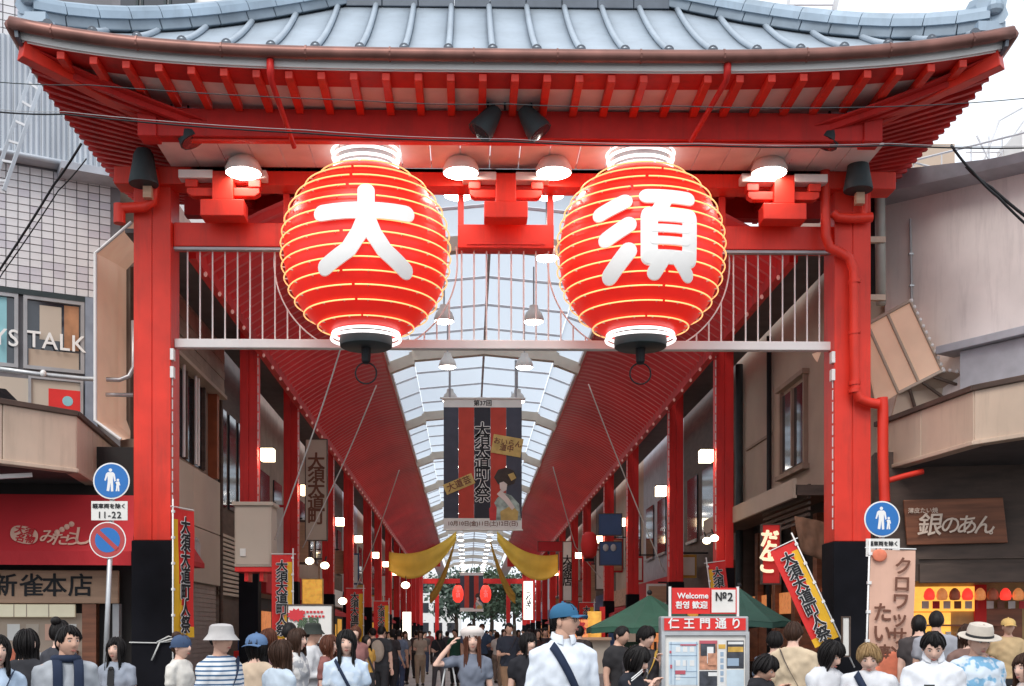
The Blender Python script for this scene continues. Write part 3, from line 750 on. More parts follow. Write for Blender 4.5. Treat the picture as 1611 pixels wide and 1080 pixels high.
# festival banner
def stroke_text(s, pos, size, parent, m_in, m_out, bold=.03, rim=.035, **kw):
    text(s, (pos[0], pos[1] - .004, pos[2]), size, m_out, parent, bold=bold + rim, ext=.002, **kw)
    text(s, (pos[0], pos[1] - .012, pos[2]), size, m_in, parent, bold=bold, ext=.002, **kw)
BY = 32.6
def banner_at(c, w, h, label, full=True):
    x0, x1 = c[0] - w / 2, c[0] + w / 2; z0, z1 = c[2] - h / 2, c[2] + h / 2; y = c[1]
    L = root('festival_banner', (c[0], y, z0), label, 'banner')
    MB().box(x0, x1, y, y + .02, z1 - .06 * h, z1).build('header_strip', M['paper'], L)
    MB().box(x0, x1, y, y + .02, z0, z0 + .085 * h).build('date_strip', M['paper'], L)
    zz0, zz1 = z0 + .086 * h, z1 - .061 * h
    cols = [(0, .19, 'navy_d'), (.19, .39, 'bred'), (.39, .60, 'bdark'), (.60, .80, 'bred'), (.80, 1, 'navy_d')]
    for a, b, mm in cols:
        MB().box(x0 + a * w, x0 + b * w - .002, y + .002, y + .018, zz0, zz1).build('banner_stripe', BM[mm], L)
    MB().tube([(x0 - .1, y, z1 + .03), (x1 + .1, y, z1 + .03)], .03, 8).build('top_rod', M['lampwhite'], L)
    MB().tube([(x0 - .03, y, z0 - .02), (x1 + .03, y, z0 - .02)], .022, 8).build('bottom_rod', M['lampwhite'], L)
    if full:
        text('第37回', (c[0], y - .003, z1 - .03 * h), .17, M['ink'], L, bold=.025)
        stroke_text('\n'.join('大須大道町人祭'), (c[0] - .01, y - .002, (zz0 + zz1) / 2 - .02), .455, L, M['ink'], M['whiteink'], .022, .05, line=.66)
        text('10月10日(金)11日(土)12日(日)', (c[0], y - .003, z0 + .043 * h), .152, M['brownink'], L, bold=.02)
        for pts, rl, tx, sz in (((-.98, -.98, .36, .2), .38, '大道芸', .21), ((.24, .3, .86, .5), -.2, 'おいらん\n道中', .2)):
            pass
        def plate(cx, cz_, pw, ph, rl, tx, sz):
            m = MB(); R2 = np.array(((math.cos(rl), -math.sin(rl)), (math.sin(rl), math.cos(rl))))
            q = [np.array((cx, cz_)) + R2 @ np.array((a * pw / 2, b * ph / 2)) for a, b in ((-1, -1), (1, -1), (1, 1), (-1, 1))]
            m.prism([(p[0], y - .016, p[1]) for p in q], (0, .012, 0)); m.build('name_plate', BM['plate'], L)
            text(tx, (cx, y - .02, cz_), sz, M['brownink'], L, roll=rl, bold=.02, line=.8)
        plate(c[0] - .66, c[2] - .55, .86, .3, .4, '大道芸', .24)
        plate(c[0] + .68, c[2] + .52, .84, .52, -.17, 'おいらん\n道中', .2)
    # printed performer: hair, face and layered robe as flat print
    k = w / 2.24; px_, pz_ = c[0] + .62 * k, c[2] - 1.15 * k
    def blob(pts, mm, d, nm):
        MB().prism([(px_ + a * k, y - d, pz_ + b * k) for a, b in pts], (0, .004, 0)).build(nm, BM[mm], L)
    blob([(-.3, .78), (-.18, 1.0), (.05, 1.06), (.26, .98), (.36, .8), (.28, .6), (.05, .52), (-.18, .58)], 'bhair', .007, 'printed_hair')
    blob([(.1, .86), (.26, .92), (.34, .76), (.2, .68)], 'plate', .012, 'printed_comb')
    blob([(-.14, .62), (-.02, .66), (.08, .58), (.06, .42), (-.04, .36), (-.13, .46)], 'bface', .012, 'printed_face')
    blob([(-.42, -.45), (-.38, -.1), (-.2, .2), (-.02, .34), (.2, .26), (.42, .02), (.48, -.45)], 'brobe', .008, 'printed_robe')
    blob([(-.42, -.45), (-.44, -.12), (-.3, .06), (-.22, -.1), (-.24, -.45)], 'bred2', .013, 'printed_sleeve')
    blob([(-.22, .3), (-.1, .42), (.12, .18), (.3, -.08), (.22, -.16), (.0, .1)], 'bface', .017, 'printed_collar')
    blob([(-.12, -.2), (.2, -.02), (.4, -.2), (.38, -.45), (-.1, -.45)], 'plate', .014, 'printed_sash')
    return L
BM = {'navy_d': mat('banner_slate', (.06, .065, .09), .8, var=.15), 'bred': mat('banner_red', (.48, .055, .035), .8, var=.12), 'bdark': mat('banner_black', (.03, .03, .04), .8, var=.1),
      'plate': mat('banner_ochre', (.55, .38, .13), .8, var=.2, scale=4), 'bhair': mat('print_hair', (.05, .035, .03), .8, var=.3, scale=6), 'bface': mat('print_face', (.72, .6, .55), .8, var=.1),
      'brobe': mat('print_robe', (.35, .42, .38), .8, var=.6, scale=5), 'bred2': mat('print_red', (.55, .05, .05), .8, var=.2)}
bc = at(759.5, 731, BY)
bw = 2.18; bh = 3.62
bl = banner_at((bc[0], BY, bc[2]), bw, bh, 'long festival banner reading 大須大道町人祭 hung across the arcade')
m = MB()
for dx in (-.92, .92): m.cyl((bc[0] + dx, BY + .01, bc[2] + bh / 2 + .03), (bc[0] + dx, BY + .01, bc[2] + bh / 2 + 1.1), .03, 6)
m.build('hanging_pole', M['grey'], bl)
f2 = at(742, 932, 108)
banner_at((f2[0], 108, f2[2]), 2.15, 3.5, 'small distant festival banner between two red lanterns at the far end of the arcade', False)
# gold drapes slung across the arcade
def swag(a, b, sag, h, label):
    a = np.array(a); b = np.array(b); P = []
    for i in range(25):
        t = i / 24; row = []
        for j in range(9):
            q = j / 8
            top = a + (b - a) * t - np.array((0, 0, sag * 4 * t * (1 - t) * .55 * 1))
            hh = h * (.28 + .72 * math.sin(PI * (.12 + .88 * t) * .62))
            row.append(top + np.array((0, .06 * math.sin(q * 9 + t * 2), -hh * q - sag * .4 * 4 * t * (1 - t) * q)))
        P.append(row)
    return MB().grid(P, (0, .012, 0)).thing('gold_drape', M['gold'], label, 'drape', 'gold drapes slung across the arcade', True)
YD = 68.
swag(at(718, 836, YD), at(612, 868, YD), 1.0, 1.15, 'bright gold drape sagging to the left below the festival banner')
swag(at(782, 836, YD), at(878, 872, YD), 1.0, 1.15, 'bright gold drape sagging to the right below the festival banner')
YD2 = 86.
M['gold'] = mat('old_gold_drape_cloth', (.5, .28, .04), .6, var=.2, scale=1.2)
swag(at(716, 848, YD2), at(676, 935, YD2), .8, .75, 'darker gold drape hanging on the far left behind the bright one')
swag(at(771, 848, YD2), at(811, 935, YD2), .8, .75, 'darker gold drape hanging on the far right behind the bright one')
# far end: red portal, lanterns, trees, pale building
fr = root('far_portal', (AX, 118, 0), 'distant red portal frame closing the far end of the arcade', 'portal')
MB().box(AX - 5, AX + 5, 118, 118.4, zs(7.4, 118), zs(7.9, 118)).build('portal_beam', M['arc_red'], fr)
for s in (-1, 1): MB().box(AX + s * 3.6 - .2, AX + s * 3.6 + .2, 118, 118.4, 0, zs(7.39, 118)).build('portal_post', M['arc_red'], fr)
for px, lb in ((720.5, 'distant glowing red lantern left of the far banner'), (764, 'distant glowing red lantern right of the far banner')):
    c = at(px, 935, 104); L = root('small_lantern', c, lb, 'lantern', 'glowing red lanterns at the far end')
    MB().lathe(c, [(.2, -.75), (.42, -.5), (.5, -.1), (.48, .3), (.3, .7), (.18, .8)], 16).build('lantern_body', M['lit_red'], L, True)
    MB().lathe(c, [(.2, .8), (.2, .95)], 12).build('lantern_cap', M['black'], L)
    text('大須', (c[0], c[1] - .54, c[2]), .4, M['whiteink'], L, vertical=True, line=.8)
def tree(c, h, r, mleaf, label, seed, n=1500, leaf=.34):
    rnd = random.Random(seed); t = root('tree', c, label, 'tree', 'trees beyond the far end of the arcade'); c = np.array(c, float)
    m = MB(); m.tube([c, c + (.1, 0, h * .3), c + (.0, .1, h * .55), c + (.2, 0, h * .9)], [.3, .22, .14, .04], 8)
    tips = []
    for k in range(9):
        a = rnd.uniform(0, 2 * PI); z = h * rnd.uniform(.3, .75); e = c + (math.cos(a) * r * .7, math.sin(a) * r * .7, z + h * .18)
        m.tube([c + (0, 0, z), (c + (0, 0, z)) * .5 + e * .5 + (0, 0, .3), e], [.1, .06, .02], 6); tips.append(e)
    m.build('trunk', M['trunk'], t)
    f = MB(); clumps = tips + [c + (rnd.gauss(0, r * .4), rnd.gauss(0, r * .4), h * rnd.uniform(.45, 1.0)) for _ in range(16)]
    for k in range(n):
        q = rnd.choice(clumps) + np.array([rnd.gauss(0, 1), rnd.gauss(0, 1), rnd.gauss(0, .8)]) * r * .24
        a = np.array([rnd.uniform(-1, 1) for _ in range(3)]); b = np.array([rnd.uniform(-1, 1) for _ in range(3)]); s = leaf * rnd.uniform(.6, 1.3)
        a = a / np.linalg.norm(a) * s; b = b / np.linalg.norm(b) * s * .6
        f.add([q - a, q + b, q + a, q - b], [(0, 1, 2, 3)])
    f.build('crown', mleaf, t)
tree((-1.5, 138, 0), 8.5, 3.2, M['leaf2'], 'dark tree beyond the far portal, left of the distant banner', 3)
tree((2.6, 134, 0), 9, 3.4, M['leaf'], 'dark green tree beyond the far portal, right of the distant banner', 5)
tree((5.5, 142, 0), 8, 3.2, M['leaf2'], 'dark tree at the right edge of the far opening', 8)
tree((.6, 150, 0), 9, 3.4, M['leaf2'], 'bluish tree farthest back behind the distant banner', 11)
fb = root('far_building', (-5, 165, 0), 'pale distant building seen through the far end of the arcade', 'building')
MB().box(-14, -1, 165, 172, 0, 10).build('wall', M['white'], fb)
for k in range(6):
    for q in range(3): MB().box(-12.5 + 1.9 * k, -11.3 + 1.9 * k, 164.95, 164.99, 1.6 + 2.8 * q, 3 + 2.8 * q).build('window', M['glassd'], fb)
# ================================================================== LEFT CORNER BUILDING
FL = Face((-6.95, 23.5), (2, 1))
lb = root('corner_building', (-8.5, 23, 0), 'corner building on the left with pale tiles, metal sheets and tan canopy band', 'building')
core = MB(); FL.box(core, -9, 0, 0, 16.5, -4, -.02); core.build('wall', M['grout'], lb)
z_t0 = FL.uv(80, 461)[1]; z_t1 = FL.uv(80, 268)[1]; z_s1 = FL.uv(40, 66)[1]
TW, TH = .215, .148
tm = MB().box(-TW / 2 + .009, TW / 2 - .009, -.014, .014, -TH / 2 + .009, TH / 2 - .009)
tms = [MB().box(-TW / 2 + .009, TW / 2 - .009, -.014, .014, -TH / 2 + .009, TH / 2 - .009).mesh('wall_tile', M['tilew']) for _ in range(2)]
mt2 = mat('wall_tile_grey', (.57, .54, .58), .34, var=.1, scale=2); tms[1].materials.clear(); tms[1].materials.append(mt2)
nrow = int((z_t1 - z_t0) / TH)
def tiles(u0, u1, z0, nr, F, par):
    n = int((u1 - u0) / TW)
    for r in range(nr):
        for k in range(n):
            p = F.pt(u0 + TW * (k + .5), z0 + TH * (r + .5), .0 + random.uniform(-.002, .003))
            o = link('wall_tile', tms[0 if random.random() < .75 else 1], par, p - np.array(base_of(par))); o.rotation_euler = (random.uniform(-.012, .012), 0, F.rz + random.uniform(-.012, .012))
tiles(-3.2, 0, z_t0, nrow, FL, lb); tiles(-3.9, -1.6, z_s1 + .02, 9, FL, lb)
b = MB(); FL.box(b, -9, -3.21, z_t0, z_t1, -.02, .01); FL.box(b, -9, 0, z_s1 + 1.4, 16.5, -.02, .01); b.build('wall_facing', M['tilew'], lb)
# weathered corrugated sheets with a gutter under them
for k in range(9):
    u0 = -4.5 + .5 * k; m = MB(); P = []
    for i in range(21):
        u = u0 + .495 * i / 20; d = .16 + .03 * math.sin(i * PI / 2.0); P.append([FL.pt(u, z_t1 + .1, d), FL.pt(u, z_s1, d - .02)])
    m.grid(P[::-1], -FL.n * .012); m.build('metal_sheet', M['sheet'], lb)
m = MB(); FL.box(m, -4.6, 0.05, z_t1 + .02, z_t1 + .1, 0, .34); m.build('sheet_ledge', M['band'], lb)
a = FL.pt(-4.6, z_t1 + .09, .36); c_ = FL.pt(.0, z_t1 + .04, .36); m = MB(); m.tube([a, c_], .05, 8); m.build('ledge_gutter', M['sheet'], lb, True)
# flat dark soffit of the ledge further right
b = MB(); FL.box(b, -1.2, .45, z_t1 - .14, z_t1 + .0, .02, .6); b.build('ledge_soffit', M['band'], lb)
# window band
w0, w1 = FL.uv(80, 640)[1], z_t0 - .02
m = MB(); FL.box(m, -9, 0, w1 - .1, w1, -.02, .09); m.build('window_head', M['gun'], lb)
for i, (xa, xb) in enumerate(((-60, 28), (36, 132))):
    u0 = FL.uv(xa, 560)[0]; u1 = FL.uv(xb, 560)[0]; zb = FL.uv(80, 585)[1]; z1 = w1 - .1
    m = MB(); FL.frame(m, u0, u1, zb, z1, .07, 0, .08); wn = m.build('window', M['grey'], lb)
    m = MB(); FL.box(m, u0 + .07, u1 - .07, zb + .07, z1 - .07, .0, .02); m.build('pane', M['glassd'], lb and wn)
    m = MB()
    if i == 0: FL.box(m, u0 + .1, u1 - .2, zb + .08, z1 - .08, .021, .026); m.build('window_poster', M['posterb'], wn)
    else:
        FL.box(m, u0 + .75, u1 - .1, zb + .45, z1 - .1, .021, .026); m.build('window_poster', M['postero'], wn)
        m = MB(); FL.box(m, u0 + .3, u0 + .7, zb + .6, z1 - .15, .021, .026); m.build('window_poster', M['tan_l'], wn)
        m = MB(); FL.box(m, u0 + .1, u1 - .1, zb + .08, zb + .4, .021, .026); m.build('window_poster', M['tan'], wn)
u, z = FL.uv(88, 541); text('TALK', FL.pt(u, z, .1), .45, M['whiteink'], lb, rz=FL.rz, bold=.012, sx=.95, spacing=1.08)
u, z = FL.uv(8, 534); text('YS', FL.pt(u, z, .1), .45, M['whiteink'], lb, rz=FL.rz, bold=.012, sx=.95, spacing=1.08)
zb = FL.uv(80, 655)[1]; zt = FL.uv(80, 600)[1]
m = MB(); FL.box(m, FL.uv(-50, 620)[0], FL.uv(128, 620)[0], zb - .6, zt, 0, .03); m.build('lower_pane', M['tan_l'], lb)
m = MB(); FL.frame(m, FL.uv(44, 620)[0], FL.uv(130, 620)[0], zb - .6, zt + .06, .05, .03, .08); m.build('lower_window_frame', M['grey'], lb)
m = MB(); FL.box(m, FL.uv(76, 620)[0], FL.uv(126, 620)[0], zb - .15, zt - .15, .031, .036); m.build('red_poster', M['flag_red'], lb)
u, z = FL.uv(106, 632); m = MB(); m.tube([FL.pt(u, z, .037), FL.pt(u, z, .042)], .1, 14); m.build('poster_disc', M['posterb'], lb)
m = MB(); FL.box(m, FL.uv(133, 600)[0], FL.uv(152, 600)[0], zb - .6, w1, 0, .1); m.build('blue_pilaster', mat('blue_grey_tile', (.23, .27, .34), .5, var=.12, scale=5), lb)
# handrail pipe
pts = [at(-20, 578, 21.6), at(60, 589, 21.9), at(130, 596, 22.2), at(188, 598, 22.35), at(203, 592, 22.4), at(210, 578, 22.4), at(210, 505, 22.4)]
MB().tube(pts, .045, 8).build('handrail', M['steel'], lb, True)
MB().tube([at(150, 621, 22.2), at(209, 622, 22.4)], .04, 8).build('handrail', M['steel'], lb, True)
m = MB(); m.ell(at(68, 588, 21.85), (.06, .06, .07), 10, 6); m.build('rail_knob', M['white'], lb, True)
# canopy band with a turned corner
C0 = np.array((-6.49, 19.5)); d1 = np.array((-.82, -1.)); d2 = np.array((-.118, 1.))
def canopy_band(c, d1, d2, l1, l2, zt, zb, depth, par, mt, side):
    pl = [c + d1 * l1, c, c + d2 * l2]
    for i, (a, b) in enumerate(((pl[0], pl[1]), (pl[1], pl[2]))):
        L = np.linalg.norm(b - a); n = max(1, int(round(L / 1.35))); e = (b - a) / L; nn = np.array((e[1], -e[0])) * (1 if side < 0 else 1)
        if side > 0: nn = -nn
        for k in range(n):
            p = a + e * (L * k / n + .008); q = a + e * (L * (k + 1) / n - .008); r = nn * .06
            m = MB(); m.hexa([(p[0], p[1], zb), (q[0], q[1], zb), (q[0] - r[0], q[1] - r[1], zb), (p[0] - r[0], p[1] - r[1], zb), (p[0], p[1], zt), (q[0], q[1], zt), (q[0] - r[0], q[1] - r[1], zt), (p[0] - r[0], p[1] - r[1], zt)])
            m.build('canopy_panel', mt, par)
        for z, hh, oo in ((zt + .04, .09, .05), (zb - .03, .07, .03)):
            m = MB(); P = [(a[0] + nn[0] * oo, a[1] + nn[1] * oo), (b[0] + nn[0] * oo, b[1] + nn[1] * oo), (b[0] - nn[0] * .2, b[1] - nn[1] * .2), (a[0] - nn[0] * .2, a[1] - nn[1] * .2)]
            m.prism([(x, y, z - hh / 2) for x, y in P], (0, 0, hh)); m.build('canopy_trim', M['wood_d'] if hh > .08 else mt, par)
canopy_band(C0, d1, d2, 3.0, 3.9, at(125, 655, 19.5)[2], at(123, 738, 19.5)[2], 1.5, lb, M['cream'], -1)
zu = at(123, 742, 19.5)[2]
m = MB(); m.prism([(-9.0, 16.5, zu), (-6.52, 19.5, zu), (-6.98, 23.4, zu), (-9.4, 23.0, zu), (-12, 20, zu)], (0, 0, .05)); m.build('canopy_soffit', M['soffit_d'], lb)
m = MB(); m.beam(at(-30, 752, 18.7), at(47, 748, 19.3), .16, .07); m.build('soffit_lamp', M['white'], lb)
m = MB(); P = [(at(-10, 610, 20.2)), at(8, 612, 20.4), at(36, 640, 20.6), at(-10, 640, 20.2)]; m.prism(P, (0, .06, 0)); m.build('roof_prop', M['black'], lb)
# signs hung on the corner: lit hood behind the left post
hd = root('sign_hood', at(170, 660, 22.0), 'white rimmed open sign hood with peach lining beside the left gate post', 'sign hood', 'open sign hoods beside the gate posts')
rim = [at(207, 350, 21.7), at(150, 399, 21.7), at(150, 662, 21.7), at(190, 692, 21.7)]
inn = [at(212, 386, 23.0), at(182, 416, 23.0), at(182, 668, 23.0), at(200, 690, 23.0)]
inn2 = [at(222, 396, 23.4), at(196, 424, 23.4), at(196, 660, 23.4), at(206, 688, 23.4)]
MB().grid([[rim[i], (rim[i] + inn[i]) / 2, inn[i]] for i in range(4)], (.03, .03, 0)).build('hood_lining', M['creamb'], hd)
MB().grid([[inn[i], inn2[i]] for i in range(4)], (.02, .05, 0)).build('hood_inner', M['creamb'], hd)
MB().tube(rim, .035, 8).build('hood_rim', M['white'], hd)
for t in (.33, .62): a = rim[1] * (1 - t) + rim[2] * t; b_ = inn[1] * (1 - t) + inn[2] * t; MB().tube([a, b_ - np.array((0, 0, .4))], .02, 6).build('hood_brace', M['tan'], hd)
m = MB(); m.prism([at(205, 420, 23.2), at(228, 420, 23.2), at(228, 690, 23.2), at(205, 690, 23.2)], (0, .05, 0)); m.build('hood_back', M['wood_d'], hd)
# ---- sweet shop front under the canopy
FS = Face((-6.2, 20.9), (1, .08))
sf = root('sweet_shop_front', (-7.6, 20.9, 0), 'sweet shop front under the canopy with red awning, wooden board and lit strip', 'shop front')
def fbox(F, x0, y0, x1, y1, o0, o1, name, m, par):
    u0, za = F.uv(x0, y0); u1, zb = F.uv(x1, y1); mb = MB(); F.box(mb, min(u0, u1), max(u0, u1), min(za, zb), max(za, zb), o0, o1); return mb.build(name, m, par)
fbox(FS, -160, 1400, 215, 700, -.4, -.3, 'back_wall', M['dark'], sf)
fbox(FS, -160, 1045, 128, 965, -.25, -.2, 'shop_window', M['tan'], sf)
fbox(FS, 128, 1400, 150, 950, -.3, -.05, 'door_frame', M['wood'], sf)
fbox(FS, 176, 1400, 186, 950, -.3, -.05, 'door_frame', M['grey'], sf)
fbox(FS, -160, 1400, 128, 1046, -.29, -.1, 'stall_riser', M['wood_d'], sf)
st = fbox(FS, -160, 971, 117, 951, -.12, -.04, 'lit_strip', M['lit_yel'], sf)
st.data.materials.clear(); st.data.materials.append(mat('lit_strip_face', (.8, .74, .55), .5, var=.06, emit=(1, .86, .55), estr=.1))
for xx in (20, 40, 75): fbox(FS, xx, 971, xx + 1.5, 951, -.039, -.036, 'strip_joint', M['tan'], sf)
bd = fbox(FS, -160, 949, 186, 898, -.1, .0, 'name_board', M['wood_p'], sf)
for ch, xx in zip('新雀本店', (8, 50, 86, 127)):
    u, z = FS.uv(xx, 923.5); text(ch, FS.pt(u, z, .012), .43, M['ink'], bd, rz=FS.rz, bold=.018, sx=1.02)
FS2 = Face((-6.2, 20.3), (1, .08))
# red awning: a sloping cloth and a short valance
u0, _ = FS2.uv(-170, 800); u1, _ = FS2.uv(209, 800); zt = FS2.uv(100, 775)[1]; zb = FS2.uv(100, 868)[1]; zv = FS2.uv(100, 890)[1]
aw = root('red_awning', FS2.pt((u0 + u1) / 2, zv, .1), 'red shop awning with 大須名物 emblem and white みたらし script, over the wooden board', 'awning')
P = []
for i in range(3):
    t = i / 2; P.append([FS2.pt(u0 + (u1 - u0) * k / 12, zt + (zb - zt) * t, -.35 + .5 * t + .0 * math.sin(k)) for k in range(13)])
MB().grid(P, (0, .012, -.01)).build('awning_cloth', M['awn_red'], aw)
MB().grid([[FS2.pt(u0 + (u1 - u0) * k / 36, zb - (zb - zv) * t, .152 + .01 * t * math.sin(k * 1.9)) for k in range(37)] for t in (0, 1)], (0, .01, 0)).build('valance', M['awn_red'], aw)
for e in (u0, u1): MB().prism([FS2.pt(e, zt, -.35), FS2.pt(e, zb, .15), FS2.pt(e, zb, -.35)], FS2.d * .012).build('awning_gusset', M['awn_red'], aw)
tl = math.atan2(.5, zt - zb)
def aw_pt(px, py, lift=.02):
    u, z = FS2.uv(px, py, 0); t = (zt - z) / (zt - zb); return FS2.pt(u, z, -.35 + .5 * t + lift)
c = aw_pt(39, 842, .03)
m = MB(); pts = []
for i in range(24):
    t = 2 * PI * i / 24; e = (.235 * math.copysign(abs(math.cos(t)) ** .8, math.cos(t)), .17 * math.copysign(abs(math.sin(t)) ** .8, math.sin(t)))
    pts.append(np.array((e[0], e[1] - .22 * e[0])))
tv = np.array((0, 0, 1.)) * math.cos(tl) - FS2.n * math.sin(tl)
m.prism([c + FS2.d * p[0] + tv * p[1] for p in pts], -FS2.n * .01); m.build('emblem', M['pinkcloth'], aw)
for tx, dy in (('大須', .075), ('名物', -.085)):
    text(tx, c + tv * dy + FS2.n * .012 + FS2.d * (0 if dy > 0 else .03), .165, M['awn_red'], aw, rz=FS2.rz, tilt=-tl, roll=-.18, bold=.03)
for ch, px, py, s in (('み', 77, 846, .3), ('た', 96, 850, .3), ('ら', 115, 850, .3), ('し', 131, 846, .4)):
    text(ch, aw_pt(px, py, .025), s, M['pinkcloth'], aw, rz=FS2.rz, tilt=-tl, bold=.02)
m = MB()
for k in range(4): m.ell(aw_pt(90 + 7 * k, 838 - 4.5 * k, .02), (.05, .02, .05), 8, 6)
m.build('dango_motif', M['pinkcloth'], aw)

# ================================================================== LEFT WALL INSIDE THE ARCADE
FLI = Face((-6.3, 0), (0, 1))
w = root('left_arcade_shop', (-7, 26, 0), 'tan shop building just inside the gate on the left with timber hood and roller shutter', 'building')
MB().box(-9, -6.32, 23.9, 29.3, 0, 11).build('wall', M['siding'], w)
def lp(px, py, o=0.): return FLI.px(px, py, o)
pz1, pz0 = 5.36, 2.8
zm = 4.05
for a, b in ((pz0, zm - .01), (zm + .01, pz1)):
    for (ya, yb) in ((23.5, 26.3), (26.32, 29.1)): MB().box(-6.5, -6.15, ya, yb, a, b).build('front_panel', M['tan_l'], w)
m = MB()   # raised metal emblem, unreadable in the photograph
for (dy, dz, sy, sz) in ((0, 0, .05, .5), (.16, .05, .04, .36), (-.16, -.02, .05, .34), (.05, .2, .3, .05), (.0, -.18, .4, .05), (.3, -.05, .05, .4), (-.3, .0, .05, .3), (.16, -.2, .26, .04)):
    m.box(-6.15, -6.12, 26.5 + dy - sy / 2, 26.5 + dy + sy / 2, 3.55 + dz - sz / 2, 3.55 + dz + sz / 2)
m.build('metal_emblem', M['bar'], w)
sh = MB(); z = .2
sw = MB().box(-6.33, -6.25, 23.5, 29.0, .2, 2.78).build('shutter', M['shutter'], w)
for k in range(24): MB().box(-6.25, -6.235, 23.5, 29.0, .22 + .107 * k, .31 + .107 * k).build('shutter_slat', M['shutter'], sw)
# window above
win = MB().box(-6.36, -6.3, 23.9, 28.0, 5.5, 8.0).build('window', M['glassd'], w)
for y in (24.2, 25.1, 26.0, 26.9, 27.8): MB().box(-6.3, -6.22, y - .06, y + .06, 5.5, 8.0).build('mullion', M['wood_d'], win)
m = MB()
for y in (25.4, 26.5, 26.75): m.cyl((-6.15, y, 5.45), (-6.15, y, 7.7), .035, 8)
m.build('white_pipe', M['white'], w)
MB().box(-6.4, -6.1, 28.5, 28.75, 5.4, 7.9).build('orange_post', mat('orange_post', (.32, .09, .03), .6, var=.2), w)
# timber hood of horizontal boards
for k in range(14): MB().box(-6.31, -6.06 - .012 * (k % 2), 23.6, 29.2, 7.53 + .2 * k, 7.715 + .2 * k).build('hood_board', M['siding'], w)
MB().box(-6.31, -6.0, 23.58, 29.22, 7.44, 7.525).build('hood_edge', M['tan'], w)
# the red end of a small awning
m = MB(); m.prism([(-6.14, 24.0, 3.75), (-5.75, 24.0, 3.15), (-5.75, 24.0, 3.05), (-6.14, 24.0, 3.05)], (0, 1.6, 0)); m.thing('small_awning', M['awn_red'], 'small red awning on the tan wall just inside the left post', 'awning')
# second shop with a striped louvre
w2 = root('left_louvre_shop', (-7, 31, 0), 'dark brown shop building on the left behind the first arcade column with a pale louvre', 'building')
MB().box(-9, -6.35, 29.32, 35, 0, 11).build('wall', M['wood_d'], w2)
for k in range(14): MB().beam((-6.28, 29.6, 2.65 + .115 * k), (-6.28, 33.0, 2.65 + .115 * k), .06, .07).build('louvre_slat', M['tan_l'], w2)
for k in range(4): MB().box(-6.35, -6.3, 29.8 + 1.2 * k, 30.6 + 1.2 * k, 4.9, 7.4).build('window', M['glassd'], w2)
MB().tube([(-6.2, 29.45, .1), (-6.2, 29.45, 8.6)], .05, 8).build('drain_pipe', M['wood_d'], w2)
# cabinet on the first column
cp = atx(398, 845, -5.0)
cab = root('utility_cabinet', (at(398, 895, 24.9)[0], 24.9, at(398, 895, 24.9)[2]), 'beige metal utility cabinet on the first left arcade column, above a red bracket', 'cabinet')
x0, x1 = at(369, 850, 24.6)[0], at(427, 850, 24.6)[0]; z0, z1 = at(398, 892, 24.6)[2], at(398, 796, 24.6)[2]
MB().box(x0, x1, 24.6, 25.3, z0, z1).build('cabinet_body', M['tan_l'], cab)
MB().box(x0 - .05, x1 + .05, 24.54, 25.34, z1 + .002, z1 + .08).build('cabinet_lid', M['tan_l'], cab)
MB().box(x0 + .03, x1 - .03, 24.585, 24.6, z0 + .04, z1 - .04).build('cabinet_door', M['tan_l'], cab)
MB().box(x0 + .12, x0 + .24, 24.56, 24.584, z0 + .22, z0 + .38).build('lock_plate', M['paper'], cab)
MB().box(x0, x1, 24.62, 25.4, z0 - .1, z0 - .002).build('cabinet_bracket', M['arc_red'], cab)
for s in (-1, 1): MB().box(*sorted(((x0 + x1) / 2 + s * .12, (x0 + x1) / 2 + s * .2)), 24.7, 25.2, z0 - .3, z0 - .1).build('bracket_leg', M['arc_red'], cab)
# shops deeper in
def deep_shop(side, y0, y1, wallm, signm, lit, awn, label, seed):
    rnd = random.Random(seed); X = -6.3 if side < 0 else 7.15; s = side
    t = root('arcade_shop', (X, (y0 + y1) / 2, 0), label, 'shop building', 'shops lining the arcade')
    def bx(a, b, ya, yb, za, zb, name, m): return MB().box(*sorted((X + s * a, X + s * b)), ya, yb, za, zb).build(name, m, t)
    bx(.05, 2, y0, y1, 0, 9.5, 'wall', wallm)
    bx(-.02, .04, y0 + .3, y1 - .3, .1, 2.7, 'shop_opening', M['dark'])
    if lit: 
        for k in range(3):
            ya = y0 + .5 + k * (y1 - y0 - 1) / 3; bx(-.06, -.025, ya, ya + (y1 - y0) / 5, .9 + .2 * rnd.random(), 2.0 + .4 * rnd.random(), 'lit_display', lit)
    bx(-.25, .04, y0 + .1, y1 - .1, 2.85, 3.6, 'fascia_sign', signm)
    for k in range(3):
        ya = y0 + .6 + k * (y1 - y0 - .6) / 3; wn = bx(-.0, .04, ya, ya + (y1 - y0) / 5, 4.6, 6.6, 'window', M['glassd']); 
        MB().box(*sorted((X - s * .05, X + s * .0)), ya - .05, ya + (y1 - y0) / 5 + .05, 4.5, 4.59).build('window_sill', M['grey'], wn)
    if awn: MB().prism([(X, y0 + .3, 2.9), (X - s * 1.1, y0 + .3, 2.45), (X - s * 1.1, y0 + .3, 2.3), (X, y0 + .3, 2.7)], (0, y1 - y0 - .6, 0)).build('shop_awning', awn, t)
WM = [M['siding'], M['tan'], M['wood_d'], M['band'], M['tan'], M['wood_d']]
SHL = ['brown shop with a red fascia behind the tall grey vertical sign', 'tan shop with a wooden fascia behind the third left column', 'dark shop with a white fascia between the third and fourth left columns', 'grey shop with a navy fascia behind the fifth left column',
 'tan shop with a red fascia beside the left gold drape', 'dark shop with a wooden fascia past the left gold drape', 'brown shop with a white fascia near the left canopy end', 'farthest left shop, tan with a navy fascia at the portal']
